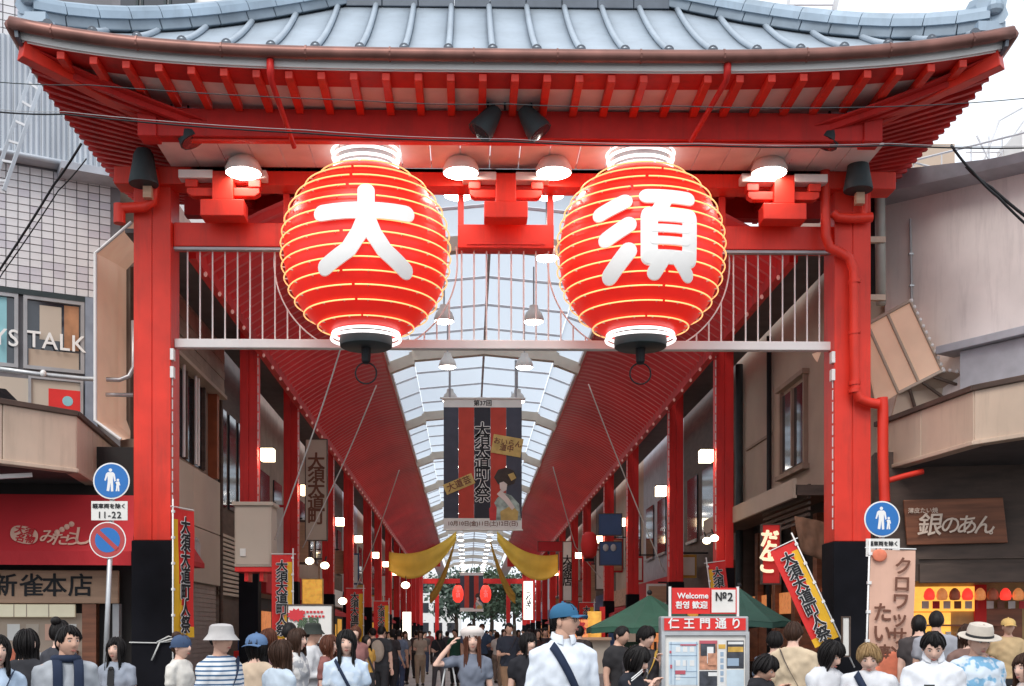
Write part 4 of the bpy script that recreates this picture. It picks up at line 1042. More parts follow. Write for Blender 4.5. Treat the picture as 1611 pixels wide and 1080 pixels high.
SHR = ['dark shop with a brown fascia behind the second right column', 'grey shop with a red fascia behind the blue square signs', 'tan shop with a wooden fascia behind the white cloth sign', 'dark shop with a navy fascia beside the lit white sign',
 'brown shop with a brown fascia beside the right gold drape', 'tan shop with a red fascia past the right gold drape', 'dark shop with a wooden fascia near the right canopy end', 'farthest right shop, grey with a navy fascia at the portal']
ys = [35.02, 43, 51, 59, 67, 76, 86, 98, 122]
for i in range(8):
    deep_shop(-1, ys[i], ys[i + 1] - .03, WM[i % 6], (M['awn_red'], M['wood_p'], M['paper'], M['navy'])[i % 4], (M['lit_or'], M['lit_white'], M['lit_yel'])[i % 3], M['awn_red'] if i % 2 else None, SHL[i], i)
ys = [31.02, 39, 48, 57, 66, 76, 86, 98, 122]
for i in range(8):
    deep_shop(1, ys[i], ys[i + 1] - .03, WM[(i + 2) % 6], (M['wood_d'], M['awn_red'], M['wood_p'], M['navy'])[i % 4], (M['lit_yel'], M['lit_or'], M['lit_white'])[i % 3], M['awn_red'] if i % 2 == 0 and i else None, SHR[i], 20 + i)

# ================================================================== RIGHT SIDE
FR = Face((7.9, 22), (.61, -1))
rb = root('stucco_building', (9.5, 21, 0), 'mauve grey stucco building on the right with dark roof edge and tan canopy band', 'building')
zt0 = at(1395, 322, 22)[2]
u_end = 5.0
zt1 = FR.uv(1611, 271)[1]; ut1 = FR.uv(1611, 271)[0]
def ztop(u): return zt0 + (zt1 - zt0) * u / ut1
core = MB(); core.hexa([FR.pt(-.02, 4.75, 0), FR.pt(u_end, 4.75, 0), FR.pt(u_end, 4.75, -3), FR.pt(-.02, 4.75, -3), FR.pt(-.02, ztop(0), 0), FR.pt(u_end, ztop(u_end), 0), FR.pt(u_end, ztop(u_end), -3), FR.pt(-.02, ztop(0), -3)]); core.build('wall', M['stucco'], rb)
P = []
for i in range(15):
    u = -.1 + (u_end + .1) * i / 14; za = ztop(u); q = max(.35, 1 - .7 * u / ut1)
    P.append([FR.pt(u, za - .02, .02), FR.pt(u, za + .1 * q, .4), FR.pt(u, za + .5 * q, .48), FR.pt(u, za + .56 * q, .3)])
MB().grid(P, -FR.n * .05).build('roof_edge', M['band'], rb)
m = MB()
for i in range(8): m.tube([FR.pt(.1 + .6 * i, ztop(.1 + .6 * i) + .2, .1), FR.pt(.1 + .6 * i, ztop(.1 + .6 * i) + .66, .1)], .012, 6)
m.tube([FR.pt(0, ztop(0) + .66, .1), FR.pt(u_end, ztop(u_end) + .6, .1)], .02, 6); m.build('roof_rail', M['bar'], rb)
m = MB(); m.tube([at(1536, 300 - 15, 21.2), at(1572, 180 + 10, 21.2), at(1608, 170, 21.2)], .02, 6); m.tube([at(1520, 240, 21.2), at(1575, 240, 21.2)], .015, 6); m.tube([at(1556, 215, 21.2), at(1556, 262, 21.2)], .015, 6); m.tube([at(1537, 214, 21.2), at(1560, 262, 21.2), at(1611, 190, 21)], .02, 6); m.tube([at(1395, 245, 21.4), at(1500, 272, 21.2)], .018, 6)
m.tube([at(1536, 285, 21.2), at(1600, 232, 21.2)], .025, 6)
m.thing('roof_aerial', M['bar'], 'thin metal aerial and stays on the roof of the stucco building', 'aerial')
m = MB(); p_ = at(1600, 255, 20.6); m.box(p_[0], p_[0] + 2, 20.4, 21.4, p_[2] - .3, p_[2] + .5); m.build('roof_box', M['white'], rb)
# drain pipe
MB().tube([at(1384, 285, 21.2), at(1386, 480, 21.2)], .095, 10).build('drain_pipe', mat('pale_green_pipe', (.36, .37, .33), .45, var=.12), rb, True)
MB().tube([at(1374, 290, 21.5), at(1374, 470, 21.5)], .13, 10).build('drain_pipe', M['gun'], rb, True)
for py in (378, 469): MB().beam(at(1360, py, 21.1), at(1392, py, 21.1), .1, .1).build('pipe_clip', M['cream'], rb)
# ledge below the stucco
a, b_ = FR.uv(1500, 553), FR.uv(1640, 540)
m = MB(); FR.box(m, a[0], u_end, a[1] - .12, a[1] + .02, 0, .5); m.build('ledge', M['band'], rb)
m = MB(); FR.box(m, FR.uv(1530, 580)[0], u_end, FR.uv(1560, 665)[1], a[1] - .13, 0, .35); m.build('upper_recess', M['band'], rb)
m = MB(); m.tube([at(1591, 450, 19.8), at(1594, 470, 19.8), at(1601, 535, 19.75)], .015, 6); m.build('wall_crack_cable', M['grey'], rb)
# canopy band
K0 = np.array((7.84, 18.0)); ztc = at(1538, 615, 18)[2]; zbc = at(1538, 694, 18)[2]
canopy_band(K0, np.array((.61, -1.)), np.array((-.127, 1.)), 2.6, 3.2, ztc, zbc, 1.5, rb, M['cream'], 1)
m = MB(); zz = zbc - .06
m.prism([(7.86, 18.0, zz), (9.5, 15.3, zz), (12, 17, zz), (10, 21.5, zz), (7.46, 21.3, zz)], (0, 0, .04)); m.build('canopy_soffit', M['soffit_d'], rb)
# tilted open sign hood with bulbs
rh = root('sign_hood', at(1430, 640, 21.3), 'tilted tan sign hood edged with small bulbs beside the right gate post', 'sign hood', 'open sign hoods beside the gate posts')
A_, B_, C_, D_ = at(1364, 511, 21.2), at(1431, 474, 20.6), at(1482, 584, 20.6), at(1413, 619, 21.2)
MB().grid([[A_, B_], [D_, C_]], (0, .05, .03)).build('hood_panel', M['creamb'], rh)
def lerp(a, b, t): return np.array(a) * (1 - t) + np.array(b) * t
for t in (0., .47, 1.): MB().beam(lerp(A_, B_, t) + (0, -.02, 0), lerp(D_, C_, t) + (0, -.02, 0), .05, .05).build('hood_rib', M['tan'], rh)
for a, b in ((A_, B_), (D_, C_)): MB().beam(a + (0, -.03, 0), b + (0, -.03, 0), .05, .06).build('hood_rib', M['tan_l'], rh)
E1, E2 = at(1572, 600, 20.6), at(1500, 640, 21.2)
MB().grid([[D_, C_], [at(1400, 668, 21.3), E1]], (0, .05, .03)).build('hood_tray', M['tan'], rh)
for t in (.25, .55, .8): MB().beam(lerp(D_, C_, t) + (0, -.03, -.03), lerp(at(1400, 668, 21.3), E1, t) + (0, -.03, -.03), .05, .05).build('hood_rib', M['wood_d'], rh)
G0 = [at(1362, 560, 21.6), at(1364, 511, 21.2), D_, at(1380, 640, 21.6)]
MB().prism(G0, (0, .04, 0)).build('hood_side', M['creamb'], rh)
bm2 = MB().ell((0, 0, 0), (.035, .035, .035), 8, 6).mesh('bulb', M['led'], smooth=True)
bo = np.array(base_of(rh))
for k in range(12): link('bulb', bm2, rh, lerp(B_, C_, k / 11) - bo + (.02, -.03, 0))
for k in range(9): link('bulb', bm2, rh, lerp(C_, E1, k / 8) - bo + (0, -.03, .03))
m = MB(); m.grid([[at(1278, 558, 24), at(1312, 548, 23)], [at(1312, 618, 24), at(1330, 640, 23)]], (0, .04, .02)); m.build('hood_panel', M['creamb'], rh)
# ---- taiyaki shop under the canopy
FT = Face((7.3, 20.6), (1, -.22))
ts = root('taiyaki_shop_front', (8.6, 20.4, 0), 'dark timber taiyaki shop front on the right with a warmly lit counter', 'shop front')
fbox(FT, 1376, 1400, 1800, 720, -1.6, -1.5, 'back_wall', M['lit_yel'], ts).data.materials.clear()
ts.children[-1].data.materials.append(mat('warm_back_wall', (.5, .33, .14), .7, var=.3, scale=3))
fbox(FT, 1376, 915, 1800, 700, -.5, 0, 'upper_wall', M['wood_d'], ts)
fbox(FT, 1445, 880, 1800, 876, .0, .06, 'beam_trim', M['tan'], ts)
fbox(FT, 1445, 918, 1800, 884, .0, .12, 'lintel', M['wood_d'], ts)
fbox(FT, 1376, 1400, 1800, 1050, -.4, .02, 'counter', M['wood'], ts)
fbox(FT, 1376, 1400, 1398, 915, -.5, 0, 'jamb', M['wood_d'], ts)
fbox(FT, 1560, 998, 1580, 915, -1.49, -1.4, 'inner_panel', M['flag_red'], ts)
fbox(FT, 1580, 1010, 1640, 955, -1.49, -1.4, 'inner_panel', M['wood'], ts)
fbox(FT, 1440, 960, 1560, 918, -1.49, -1.42, 'menu_panel', M['shop_glow'], ts)
fbox(FT, 1440, 1050, 1520, 962, -1.49, -1.42, 'menu_panel', M['shop_glow'], ts)
for k in range(9):
    xx = 1462 + 20 * k; m = MB(); c = FT.px(xx, 936, -.6)
    m.lathe(c, [(.03, -.1), (.08, -.09), (.1, -.03), (.085, .05), (.05, .1), (.02, .12)], 12); o = m.build('shop_lantern', (M['lit_red'], M['lit_or'], M['coral'])[k % 3], None, True)
    b0 = FT.px(xx, 922, -.6); me = o.data
    setp(o, 'small orange paper lantern in the row over the taiyaki counter', 'lantern', 'paper lanterns over the taiyaki counter')
    vs = np.array([v.co[:] for v in me.vertices]); cc = vs.mean(0); me.transform(Matrix.Translation(Vector(-cc))); o.location = cc
bd = root('shop_sign_board', FT.px(1505, 855, .3), 'wide brown wooden sign board lettered 銀のあん over the taiyaki shop', 'sign')
m = MB(); q = [(1421, 787), (1578, 783), (1586, 854), (1427, 858)]; pts = [FT.px(a, b, .22) for a, b in q]
# leaning board: bottom edge set back
for i in (2, 3): pts[i] = FT.px(q[i][0], q[i][1], .12)
m.prism([pts[3], pts[2], pts[1], pts[0]], -FT.n * .07); m.build('board', M['wood'], bd)
gm = mat('carved_pale_letters', (.78, .62, .5), .6, var=.06)
for ch, px, sz in (('銀', 1462, .42), ('の', 1494, .34), ('あ', 1520, .36), ('ん', 1548, .36)):
    text(ch, FT.px(px, 828, .21), sz, gm, bd, rz=FT.rz, tilt=.11, bold=.016, shear=.12)
text('薄皮たい焼', FT.px(1452, 804, .235), .1, gm, bd, rz=FT.rz, tilt=.11, bold=.02)
text('。', FT.px(1565, 834, .2), .2, gm, bd, rz=FT.rz, tilt=.11, bold=.03)
# goods and price cards on the counter, shelves behind it
rs = random.Random(9)
for k in range(14):
    c = FT.px(1450 + 12 * k, 1044, -.2 - .1 * (k % 2)); m = MB(); h = rs.uniform(.08, .2); m.box(c[0] - .05, c[0] + .05, c[1] - .05, c[1] + .05, c[2], c[2] + h)
    m.build('counter_goods', (M['paper'], M['coral'], M['yellow'], M['wood_p'])[k % 4], ts)
for k in range(10):
    a_, b2 = FT.px(1450 + 17 * k, 958, -1.4), FT.px(1462 + 17 * k, 946, -1.4); MB().box(a_[0], b2[0], a_[1] - .01, a_[1], a_[2], b2[2]).build('menu_card', (M['paper'], M['redink'], M['paper'], M['wood'])[k % 4], ts)
for yy in (985, 1012): fbox(FT, 1440, yy, 1600, yy - 3, -1.42, -1.2, 'shelf', M['wood'], ts)
for k in range(9): fbox(FT, 1446 + 16 * k, 1009, 1454 + 16 * k, 1000 - (k * 5) % 7, -1.4, -1.28, 'shelf_goods', (M['coral'], M['paper'], M['wood_p'])[k % 3], ts)
# sweets cabinet and posters in the left shop window
for k in range(8): fbox(FS, -4 + 16 * k, 1043, 7 + 16 * k, 1028 - (k * 7) % 9, -.195, -.1, 'shelf_goods', (M['paper'], M['coral'], M['gold'], M['wood'])[k % 4], sf)
for k in range(4): fbox(FS, 6 + 30 * k, 1008, 26 + 30 * k, 982, -.198, -.19, 'shop_poster', (M['paper'], M['tan_l'], M['pinkcloth'], M['paper'])[k], sf)
# vent hood, conduit and meter on the stucco wall
MB().tube([FR.px(1432, 345, .05), FR.px(1434, 470, .05), FR.px(1436, 560, .05)], .02, 6).build('conduit', M['grey'], rb)
for px, py in ((1433, 400), (1434, 450), (1435, 510)): c = FR.px(px, py, .04); MB().box(c[0] - .04, c[0] + .04, c[1] - .03, c[1] + .03, c[2] - .015, c[2] + .015).build('conduit_clip', M['steel'], rb)
# ---- right wall inside the arcade
FRI = Face((7.15, 0), (0, -1))
w = root('right_arcade_shop', (8, 26, 0), 'plain tan walled shop building just inside the gate on the right', 'building')
MB().box(7.15, 9.3, 22.2, 31.0, 4.55, 11).build('wall', M['tan'], w)
MB().box(7.6, 9.3, 22.2, 31.0, 0, 4.54).build('shop_interior', M['dark'], w)
ww = MB().box(7.12, 7.15, 24.6, 26.4, 5.3, 7.0).build('window', M['glassd'], w)
m = MB(); m.box(7.06, 7.149, 24.5, 24.6, 5.2, 7.1); m.box(7.06, 7.149, 26.4, 26.5, 5.2, 7.1); m.box(7.06, 7.149, 25.45, 25.52, 5.3, 7.0); m.box(7.0, 7.149, 24.4, 26.6, 7.1, 7.2); m.box(7.0, 7.149, 24.4, 26.6, 5.1, 5.2); m.build('window_frame', M['siding'], ww)
MB().tube([(7.05, 27.3, .2), (7.05, 27.3, 8.6)], .06, 8).build('drain_pipe', M['black'], w, True)
MB().tube([(7.02, 30.2, .2), (7.02, 30.2, 8.6)], .1, 8).build('drain_pipe', M['gun'], w, True)
MB().box(7.1, 7.149, 27.4, 29.9, 6.3, 6.36).build('wall_joint', M['siding'], w)
for k in range(7): MB().beam((6.6, 22.5 + k * .01, 4.5 - .11 * k), (6.6, 26, 4.5 - .11 * k), .05, .06).build('eave_slat', M['wood_d'], w)
MB().box(6.3, 7.14, 22.4, 31, 4.3, 4.5).build('shop_canopy', M['wood_d'], w)
MB().box(6.25, 6.32, 22.4, 31, 4.25, 4.62).build('canopy_edge', M['tan'], w)
for k in range(5): MB().box(7.4, 7.55, 23 + 1.7 * k, 23.3 + 1.7 * k, 0, 4.2).build('timber_post', M['wood'], w)
MB().box(7.42, 7.5, 23.4, 30.8, .9, 1.8).build('shop_display', M['wood'], w)
MB().box(7.5, 7.58, 23.4, 30.8, 2.1, 2.6).build('shop_display', M['lit_or'], w)

# ================================================================== SIGNS, FLAGS, KIOSK
def ped_symbol(c, par, k, rz=0):
    m = MB(); y = c[1] - .014
    def P(pts): m.prism([(c[0] + a * k, y, c[2] + b * k) for a, b in pts], (0, .004, 0))
    def D(a, b, r): P([(a + r * math.cos(2 * PI * i / 12), b + r * math.sin(2 * PI * i / 12)) for i in range(12)])
    D(-.05, .62, .1)
    P([(-.2, .5), (.1, .5), (.2, .4), (.26, .0), (.18, -.05), (.1, .3), (.1, -.05), (.12, -.6), (-.02, -.62), (-.05, -.1), (-.12, -.6), (-.27, -.58), (-.2, .0), (-.22, .28), (-.32, .0), (-.4, .03), (-.3, .42)])
    D(.38, .05, .075)
    P([(.3, -.04), (.46, -.04), (.52, -.25), (.47, -.28), (.44, -.18), (.47, -.6), (.38, -.6), (.37, -.35), (.34, -.6), (.25, -.6), (.3, -.2), (.24, -.1), (.2, -.16)])
    return m.build('pedestrian_symbol', M['whiteink'], par)
def disc(c, r, t, m, name, par, n=40): return MB().tube([(c[0], c[1] - t, c[2]), (c[0], c[1], c[2])], r, n).build(name, m, par)
def traffic(px, py, Y, label, pole_px, no_park):
    c = at(px, py, Y); s = Y / FPX
    T = root('traffic_sign', (c[0], Y, 0), label, 'road sign', None)
    disc(c, 28.5 * s, .008, M['whiteink'], 'sign_rim', T); disc(c - (0, .009, 0), 26.3 * s, .004, M['blue'], 'sign_face', T); ped_symbol(c, T, 27 * s)
    pm = MB(); b = at(pole_px[1], 1080, Y); t = at(pole_px[0], py + 10, Y); dv = (t - b) / (t[2] - b[2])
    pm.tube([b - dv * b[2] + (0, .05, 0), t + (0, .05, 0)], .042, 10); pm.build('sign_pole', M['steel'], T, True)
    return T, c, s
T, c, s = traffic(175.5, 757, 18.6, 'blue pedestrian road sign with no-parking disc on a pole by the left post', (176, 163), True)
q0, q1 = at(144, 819, 18.6), at(201, 789, 18.6)
pl = MB().box(q0[0], q1[0], 18.585, 18.6, q0[2], q1[2]).build('time_plate', M['paper'], T)
text('軽車両を除く', at(172, 797, 18.58), .082, M['ink'], pl, bold=.025, sx=1.08); text('11-22', at(172, 811, 18.58), .145, M['ink'], pl, bold=.015, spacing=1.15)
c2 = at(169.5, 850, 18.6)
disc(c2, 28.5 * s, .008, M['whiteink'], 'sign_rim', T); disc(c2 - (0, .009, 0), 26.8 * s, .003, mat('sign_red', (.42, .05, .05), .5, var=.08), 'no_parking_ring', T); disc(c2 - (0, .013, 0), 19.5 * s, .003, M['blue'], 'sign_face', T)
MB().beam(c2 + np.array((-15 * s, -.019, 14 * s)), c2 + np.array((15 * s, -.019, -14 * s)), .004, 6.5 * s, up=(1, 0, 1)).build('no_parking_bar', mat('sign_bar_red', (.42, .05, .05), .5, var=.08), T)
T, c, s = traffic(1387.5, 817, 17.2, 'blue pedestrian road sign beside the right gate post above the taiyaki flag', (1391, 1366), False)
q0, q1 = at(1362, 876, 17.2), at(1415, 848, 17.2)
pl = MB().box(q0[0], q1[0], 17.185, 17.2, q0[2], q1[2]).build('time_plate', M['paper'], T)
text('軽車両を除く', at(1390, 856, 17.18), .075, M['ink'], pl, bold=.025); text('11-22', at(1390, 868, 17.18), .12, M['ink'], pl, bold=.015)

FLAGM = {}
def nobori(c, w, h, label, rz=0., roll=0., flip=1, txt='大須大道町人祭', kind='fest', pole=None, tsize=None, group='red and yellow festival flags'):
    """c = top of the pole; cloth to the -x side (flip 1) or +x"""
    T = root('festival_flag' if kind == 'fest' else 'shop_flag', c, label, 'flag', group); T.rotation_euler = (0, roll, rz)
    pl = pole or h + .5
    MB().tube([(0, 0, .12), (0, 0, -pl)], .013, 8).build('flag_pole', M['white'], T, True, local=True)
    MB().tube([(flip * .06, 0, 0), (-flip * w - flip * .03, 0, 0)], .009, 6).build('cross_rod', M['white'], T, local=True)
    def cp(a, b): return (-flip * (.02 + a * w), .012 * math.sin(b * 7 + a * 3) + .008 * math.sin(a * 11), -.02 - b * h)
    N, K = 24, 8
    V = [[cp(j / K, i / N) for j in range(K + 1)] for i in range(N + 1)]
    mb = MB()
    for i in range(N):
        for j in range(K):
            mb.cur = 0
            if kind == 'fest':
                bb = (i + .5) / N; aa = (j + .5) / K
                mb.cur = 1 if aa < .12 + .4 * bb + .05 * math.sin(bb * 9) and bb > .1 or bb > .93 else 0
            p = [V[i][j], V[i + 1][j], V[i + 1][j + 1], V[i][j + 1]]
            mb.add(p, [(0, 1, 2, 3)])
    ma = [M['flag_red'], M['yellow']] if kind == 'fest' else [M['pinkcloth']]
    mb.build('flag_cloth', ma, T, True, local=True)
    tb = MB()
    for k in range(5): tb.box(*sorted((-flip * .035, flip * .018)), -.02, .02, -.1 - k * h / 5, -.06 - k * h / 5)
    tb.build('flag_tab', M['white'], T, local=True)
    ts_ = tsize or (h * .94 / len(txt) / .92)
    if kind == 'fest':
        for k, ch in enumerate(txt):
            z = -.05 - h * (.06 + .9 * (k + .5) / len(txt)); x = -flip * (.02 + w * (.5))
            p = Vector(c) + Vector((x, -.03, z))
            o = text(ch, p, ts_ * .98, M['whiteink'], T, bold=.085, ext=.001); o2 = text(ch, p + Vector((0, -.008, 0)), ts_ * .98, M['ink'], T, bold=.035, ext=.001)
    return T
# the big leaning flag at the right post
c = at(1250, 849, 18.9); nobori(c, .43, 1.72, 'festival flag leaning from the right gate post, lettered 大須大道町人祭', rz=0, roll=-.44, flip=1, pole=2.3)
c = at(272, 797, 19.0); nobori(c, .62, 2.1, 'festival flag standing edge-on beside the left gate post', rz=1.27, flip=-1, pole=3.4)
c = at(461, 872, 24.6); nobori(c, .42, 1.75, 'festival flag below the beige utility cabinet on the left', rz=.15, flip=1, pole=3.1)
c = at(572, 926, 38.5); nobori(c, .55, 1.9, 'festival flag in front of the third left arcade column', rz=.2, flip=1, pole=3.2)
c = at(612, 946, 47); nobori(c, .6, 1.9, 'small distant festival flag on the left below the gold drape', rz=.2, flip=1, pole=3.2)
c = at(1112, 886, 25.2); nobori(c, .36, 1.6, 'festival flag behind the kiosk below the first right arcade column', rz=-.2, flip=-1, pole=3.0, roll=-.12)
c = at(935, 948, 40); nobori(c, .5, 1.7, 'festival flag deep on the right, left of the green parasol', rz=0, flip=1, pole=2.9)
# taiyaki flag
c = at(1368, 862, 15.6)
T = nobori(c, .60, 1.95, 'salmon pink taiyaki flag lettered クロワッサン in front of the right shop', rz=0, flip=-1, kind='shop', pole=2.95, group=None, txt='x')
T.rotation_euler = (0, .03, 0)
cv = Vector(c)
for k, ch in enumerate('クロワッサン'):
    text(ch, cv + Vector((.02 + .43 - .01 * k, -.035, -.25 - .235 * k)), .25, M['brownink'], T, bold=.028, ext=.001)
for k, ch in enumerate('たい焼'):
    text(ch, cv + Vector((.02 + .17, -.035, -.88 - .28 * k)), .27, M['brownink'], T, bold=.028, ext=.001)
m = MB(); m.ell((.13, -.03, -.1), (.1, .012, .085), 14, 8); m.build('fish_print', M['coral'], T, True, local=True)
m = MB(); m.ell((.36, -.03, -1.58), (.2, .014, .2), 16, 8); m.ell((.18, -.03, -1.72), (.12, .012, .14), 14, 8); m.prism([(.48, -.03, -1.48), (.6, -.03, -1.36), (.58, -.03, -1.6)], (0, .01, 0)); m.build('fish_print', M['coral'], T, True, local=True)
# kiosk
KY = 12.6
def kp(px, py, d=0): return at(px, py, KY - d)
kx0, kx1 = kp(1040, 1000)[0], kp(1178, 1000)[0]
ki = root('guide_kiosk', ((kx0 + kx1) / 2, KY, 0), 'grey street guide kiosk with red Welcome board, red header 仁王門通り and map', 'kiosk')
kz = lambda py: kp(1100, py)[2]
MB().box(kx0, kx1, KY + .01, KY + .18, 0, kz(970)).build('kiosk_body', M['grey'], ki)
m = MB(); m.box(kx0, kx0 + .04, KY - .03, KY + .009, .2, kz(994)); m.box(kx1 - .04, kx1, KY - .03, KY + .009, .2, kz(994)); m.box(kx0 + .04, kx1 - .04, KY - .03, KY + .009, kz(1000), kz(994)); m.build('kiosk_frame', M['steel'], ki)
hb = MB().box(kp(1045, 980)[0], kp(1173, 980)[0], KY - .01, KY + .009, kz(992), kz(973)).build('header_board', M['flag_red'], ki)
for ch, px in zip('仁王門通り', (1060, 1084, 1109, 1134, 1158)): text(ch, kp(px, 982.5, .014), .125, M['whiteink'], hb, bold=.028)
wb = MB().box(kp(1058, 945)[0], kp(1118, 945)[0], KY + .03, KY + .06, kz(966), kz(925)).build('welcome_board', M['flag_red'], ki)
text('Welcome', kp(1090, 938, -.026), .085, M['whiteink'], wb, bold=.03); text('환영 歓迎', kp(1088, 953, -.026), .085, M['whiteink'], wb, bold=.035)
nb = MB().box(kp(1119, 945)[0], kp(1160, 945)[0], KY + .03, KY + .06, kz(966), kz(925)).build('number_board', M['flag_red'], ki)
MB().box(kp(1120.5, 945)[0], kp(1158, 945)[0], KY + .024, KY + .03, kz(964), kz(928)).build('number_face', M['paper'], nb)
text('№2', kp(1139, 940, -.02), .125, M['ink'], nb, bold=.02)
for px in (1055, 1162): MB().box(kp(px - 1.8, 945)[0], kp(px + 1.8, 945)[0], KY + .03, KY + .07, kz(970), kz(923)).build('board_post', M['white'], ki)
mp = MB().box(kp(1046, 1000)[0], kp(1172, 1000)[0], KY - .004, KY + .009, .25, kz(1001)).build('map_board', M['paper'], ki)
KM = {'sky': mat('map_pale_blue', (.55, .66, .74), .5, var=.1, scale=9), 'line': mat('map_line', (.3, .4, .52), .6, var=0), 'rd': mat('map_red', (.5, .1, .13), .6, var=.2), 'dk': mat('poster_dark', (.05, .055, .07), .6, var=.5, scale=12), 'gd': mat('poster_gold', (.6, .36, .07), .6, var=.3, scale=12), 'ph': mat('poster_photo', (.5, .24, .15), .6, var=.5, scale=14), 'wh': mat('poster_white', (.75, .75, .74), .6, var=.08)}
def kb(x0, y0, x1, y1, mm, d): MB().box(kp(x0, 1000)[0], kp(x1, 1000)[0], KY - d - .003, KY - d, kz(y1), kz(y0)).build('map_patch', KM[mm], mp)
kb(1052, 1010, 1098, 1078, 'sky', .005)
for a in ((1053, 1013, 1098, 1014.2), (1053, 1031, 1096, 1032), (1061, 1039, 1062, 1078), (1079, 1039, 1080, 1056), (1061, 1056, 1096, 1057), (1061, 1065, 1096, 1066), (1095, 1010, 1096, 1078), (1055, 1010, 1056, 1076)): kb(*a, 'line', .009)
for a in ((1053, 1024, 1056, 1028), (1062, 1055, 1078, 1061), (1070, 1014, 1095, 1016), (1054, 1046, 1057, 1052)): kb(*a, 'rd', .013)
for i in range(7): kb(1063 + (i % 3) * 11, 1018 + (i // 3) * 21, 1070 + (i % 3) * 11, 1026 + (i // 3) * 22, 'wh', .008)
kb(1100, 1008, 1128, 1054, 'ph', .005); kb(1102, 1012, 1125, 1032, 'dk', .009); kb(1112, 1018, 1122, 1044, 'wh', .0125); kb(1113, 1028, 1126, 1047, 'ph', .016); kb(1100, 1008, 1128, 1013, 'rd', .012)
kb(1100, 1056, 1128, 1080, 'dk', .005); kb(1114, 1058, 1128, 1064, 'wh', .009)
kb(1130, 1008, 1141, 1080, 'wh', .005); kb(1130, 1014, 1141, 1021, 'gd', .009)
for i in range(5): kb(1133, 1026 + 10 * i, 1138, 1033 + 10 * i, 'line', .009)
kb(1143, 1008, 1170, 1052, 'dk', .005); kb(1145, 1018, 1169, 1026, 'gd', .009); kb(1145, 1010, 1169, 1014, 'wh', .009); kb(1143, 1054, 1170, 1080, 'sky', .005); kb(1144, 1036, 1162, 1048, 'line', .009)
# parasols
def parasol(px, py, Y, r, label):
    c = at(px, py, Y); T = root('parasol', (c[0], Y, 0), label, 'parasol', 'green market parasols')
    pts = []; n = 8; vs = [np.array(c)]; mb = MB()
    for i in range(n):
        a0 = 2 * PI * (i + .5) / n; a1 = 2 * PI * (i + 1.5) / n
        p0 = c + (r * math.cos(a0), r * math.sin(a0), -.62); p1 = c + (r * math.cos(a1), r * math.sin(a1), -.62); pm = (p0 + p1) / 2 + np.array((0, 0, .03)); pm = pm * .985 + np.array((c[0], c[1], pm[2])) * .015
        P = []
        for k in range(5):
            t = k / 4; sg = .06 * math.sin(PI * t); P.append([c * (1 - t) + p0 * t - (0, 0, sg * .4), c * (1 - t) + pm * t - (0, 0, sg), c * (1 - t) + p1 * t - (0, 0, sg * .4)])
        mb.grid(P, (0, 0, -.01)).grid([[p0, pm, p1], [p0 - (0, 0, .1), pm - (0, 0, .1), p1 - (0, 0, .1)]], ((c - pm)[0] * .006, (c - pm)[1] * .006, 0))
    mb.build('canopy', M['green'], T)
    MB().tube([(c[0], Y, 0), (c[0], Y, c[2] + .06)], .025, 8).build('pole', M['wood'], T); MB().ell(c + (0, 0, .04), (.05, .05, .05), 8, 6).build('finial', M['black'], T)
    rb_ = MB()
    for i in range(n): a0 = 2 * PI * (i + .5) / n; rb_.tube([c - (0, 0, .1), c + (r * .98 * math.cos(a0), r * .98 * math.sin(a0), -.65)], .008, 5)
    rb_.build('ribs', M['wood'], T)
parasol(1022, 936, 21.6, 1.22, 'green parasol to the left of the kiosk')
M['green'] = mat('dark_green_parasol_cloth', (.02, .065, .05), .8, var=.16, scale=2)
parasol(1163, 925, 20.6, .95, 'darker green parasol behind the kiosk on its right')
# hanging signs inside the arcade
def board_sign(x0, y0, x1, y1, Y, m, label, name='hanging_sign', cat='sign', txt=None, tm=None, size=.5, vertical=True, rz=0, depth=.12, group=None, bold=.03, sx=1):
    a, b = at(x0, y1, Y), at(x1, y0, Y); T = root(name, ((a[0] + b[0]) / 2, Y, a[2]), label, cat, group)
    MB().box(a[0], b[0], Y, Y + depth, a[2], b[2]).build('sign_panel', m, T)
    fm = MB(); e = .02
    fm.box(a[0] - e, a[0] - .001, Y - .015, Y + depth + .01, a[2] - e, b[2] + e); fm.box(b[0] + .001, b[0] + e, Y - .015, Y + depth + .01, a[2] - e, b[2] + e); fm.box(a[0], b[0], Y - .015, Y + depth + .01, b[2] + .001, b[2] + e); fm.box(a[0], b[0], Y - .015, Y + depth + .01, a[2] - e, a[2] - .001); fm.build('sign_frame', M['wood_d'] if m is not M['lit_white'] else M['white'], T)
    if txt: text(txt, ((a[0] + b[0]) / 2, Y - .008, (a[2] + b[2]) / 2), size, tm, T, vertical=vertical, line=.78, bold=bold, sx=sx)
    return T
board_sign(481, 692, 514, 850, 33.2, M['tan_l'], 'tall grey vertical sign with brown characters behind the second left column', txt='大須大道町', tm=M['brownink'], size=.5)
T = board_sign(476, 912, 507, 950, 31, M['lit_yel'], 'yellow poster board above the white notice board on the left', name='poster_board')
T.children[0].data.materials.clear(); T.children[0].data.materials.append(mat('yellow_poster', (.55, .36, .14), .7, var=.4, scale=6))
T = board_sign(453, 953, 522, 1012, 20.5, M['paper'], 'white notice board with red starburst and green characters on the left', name='notice_board')
a = at(466, 968, 20.49); pts = []
for i in range(24): r = (.17 if i % 2 else .12); pts.append((a[0] + r * math.cos(2 * PI * i / 24), 20.47, a[2] + r * .72 * math.sin(2 * PI * i / 24)))
MB().prism(pts, (0, .01, 0)).build('starburst', M['redink'], T)
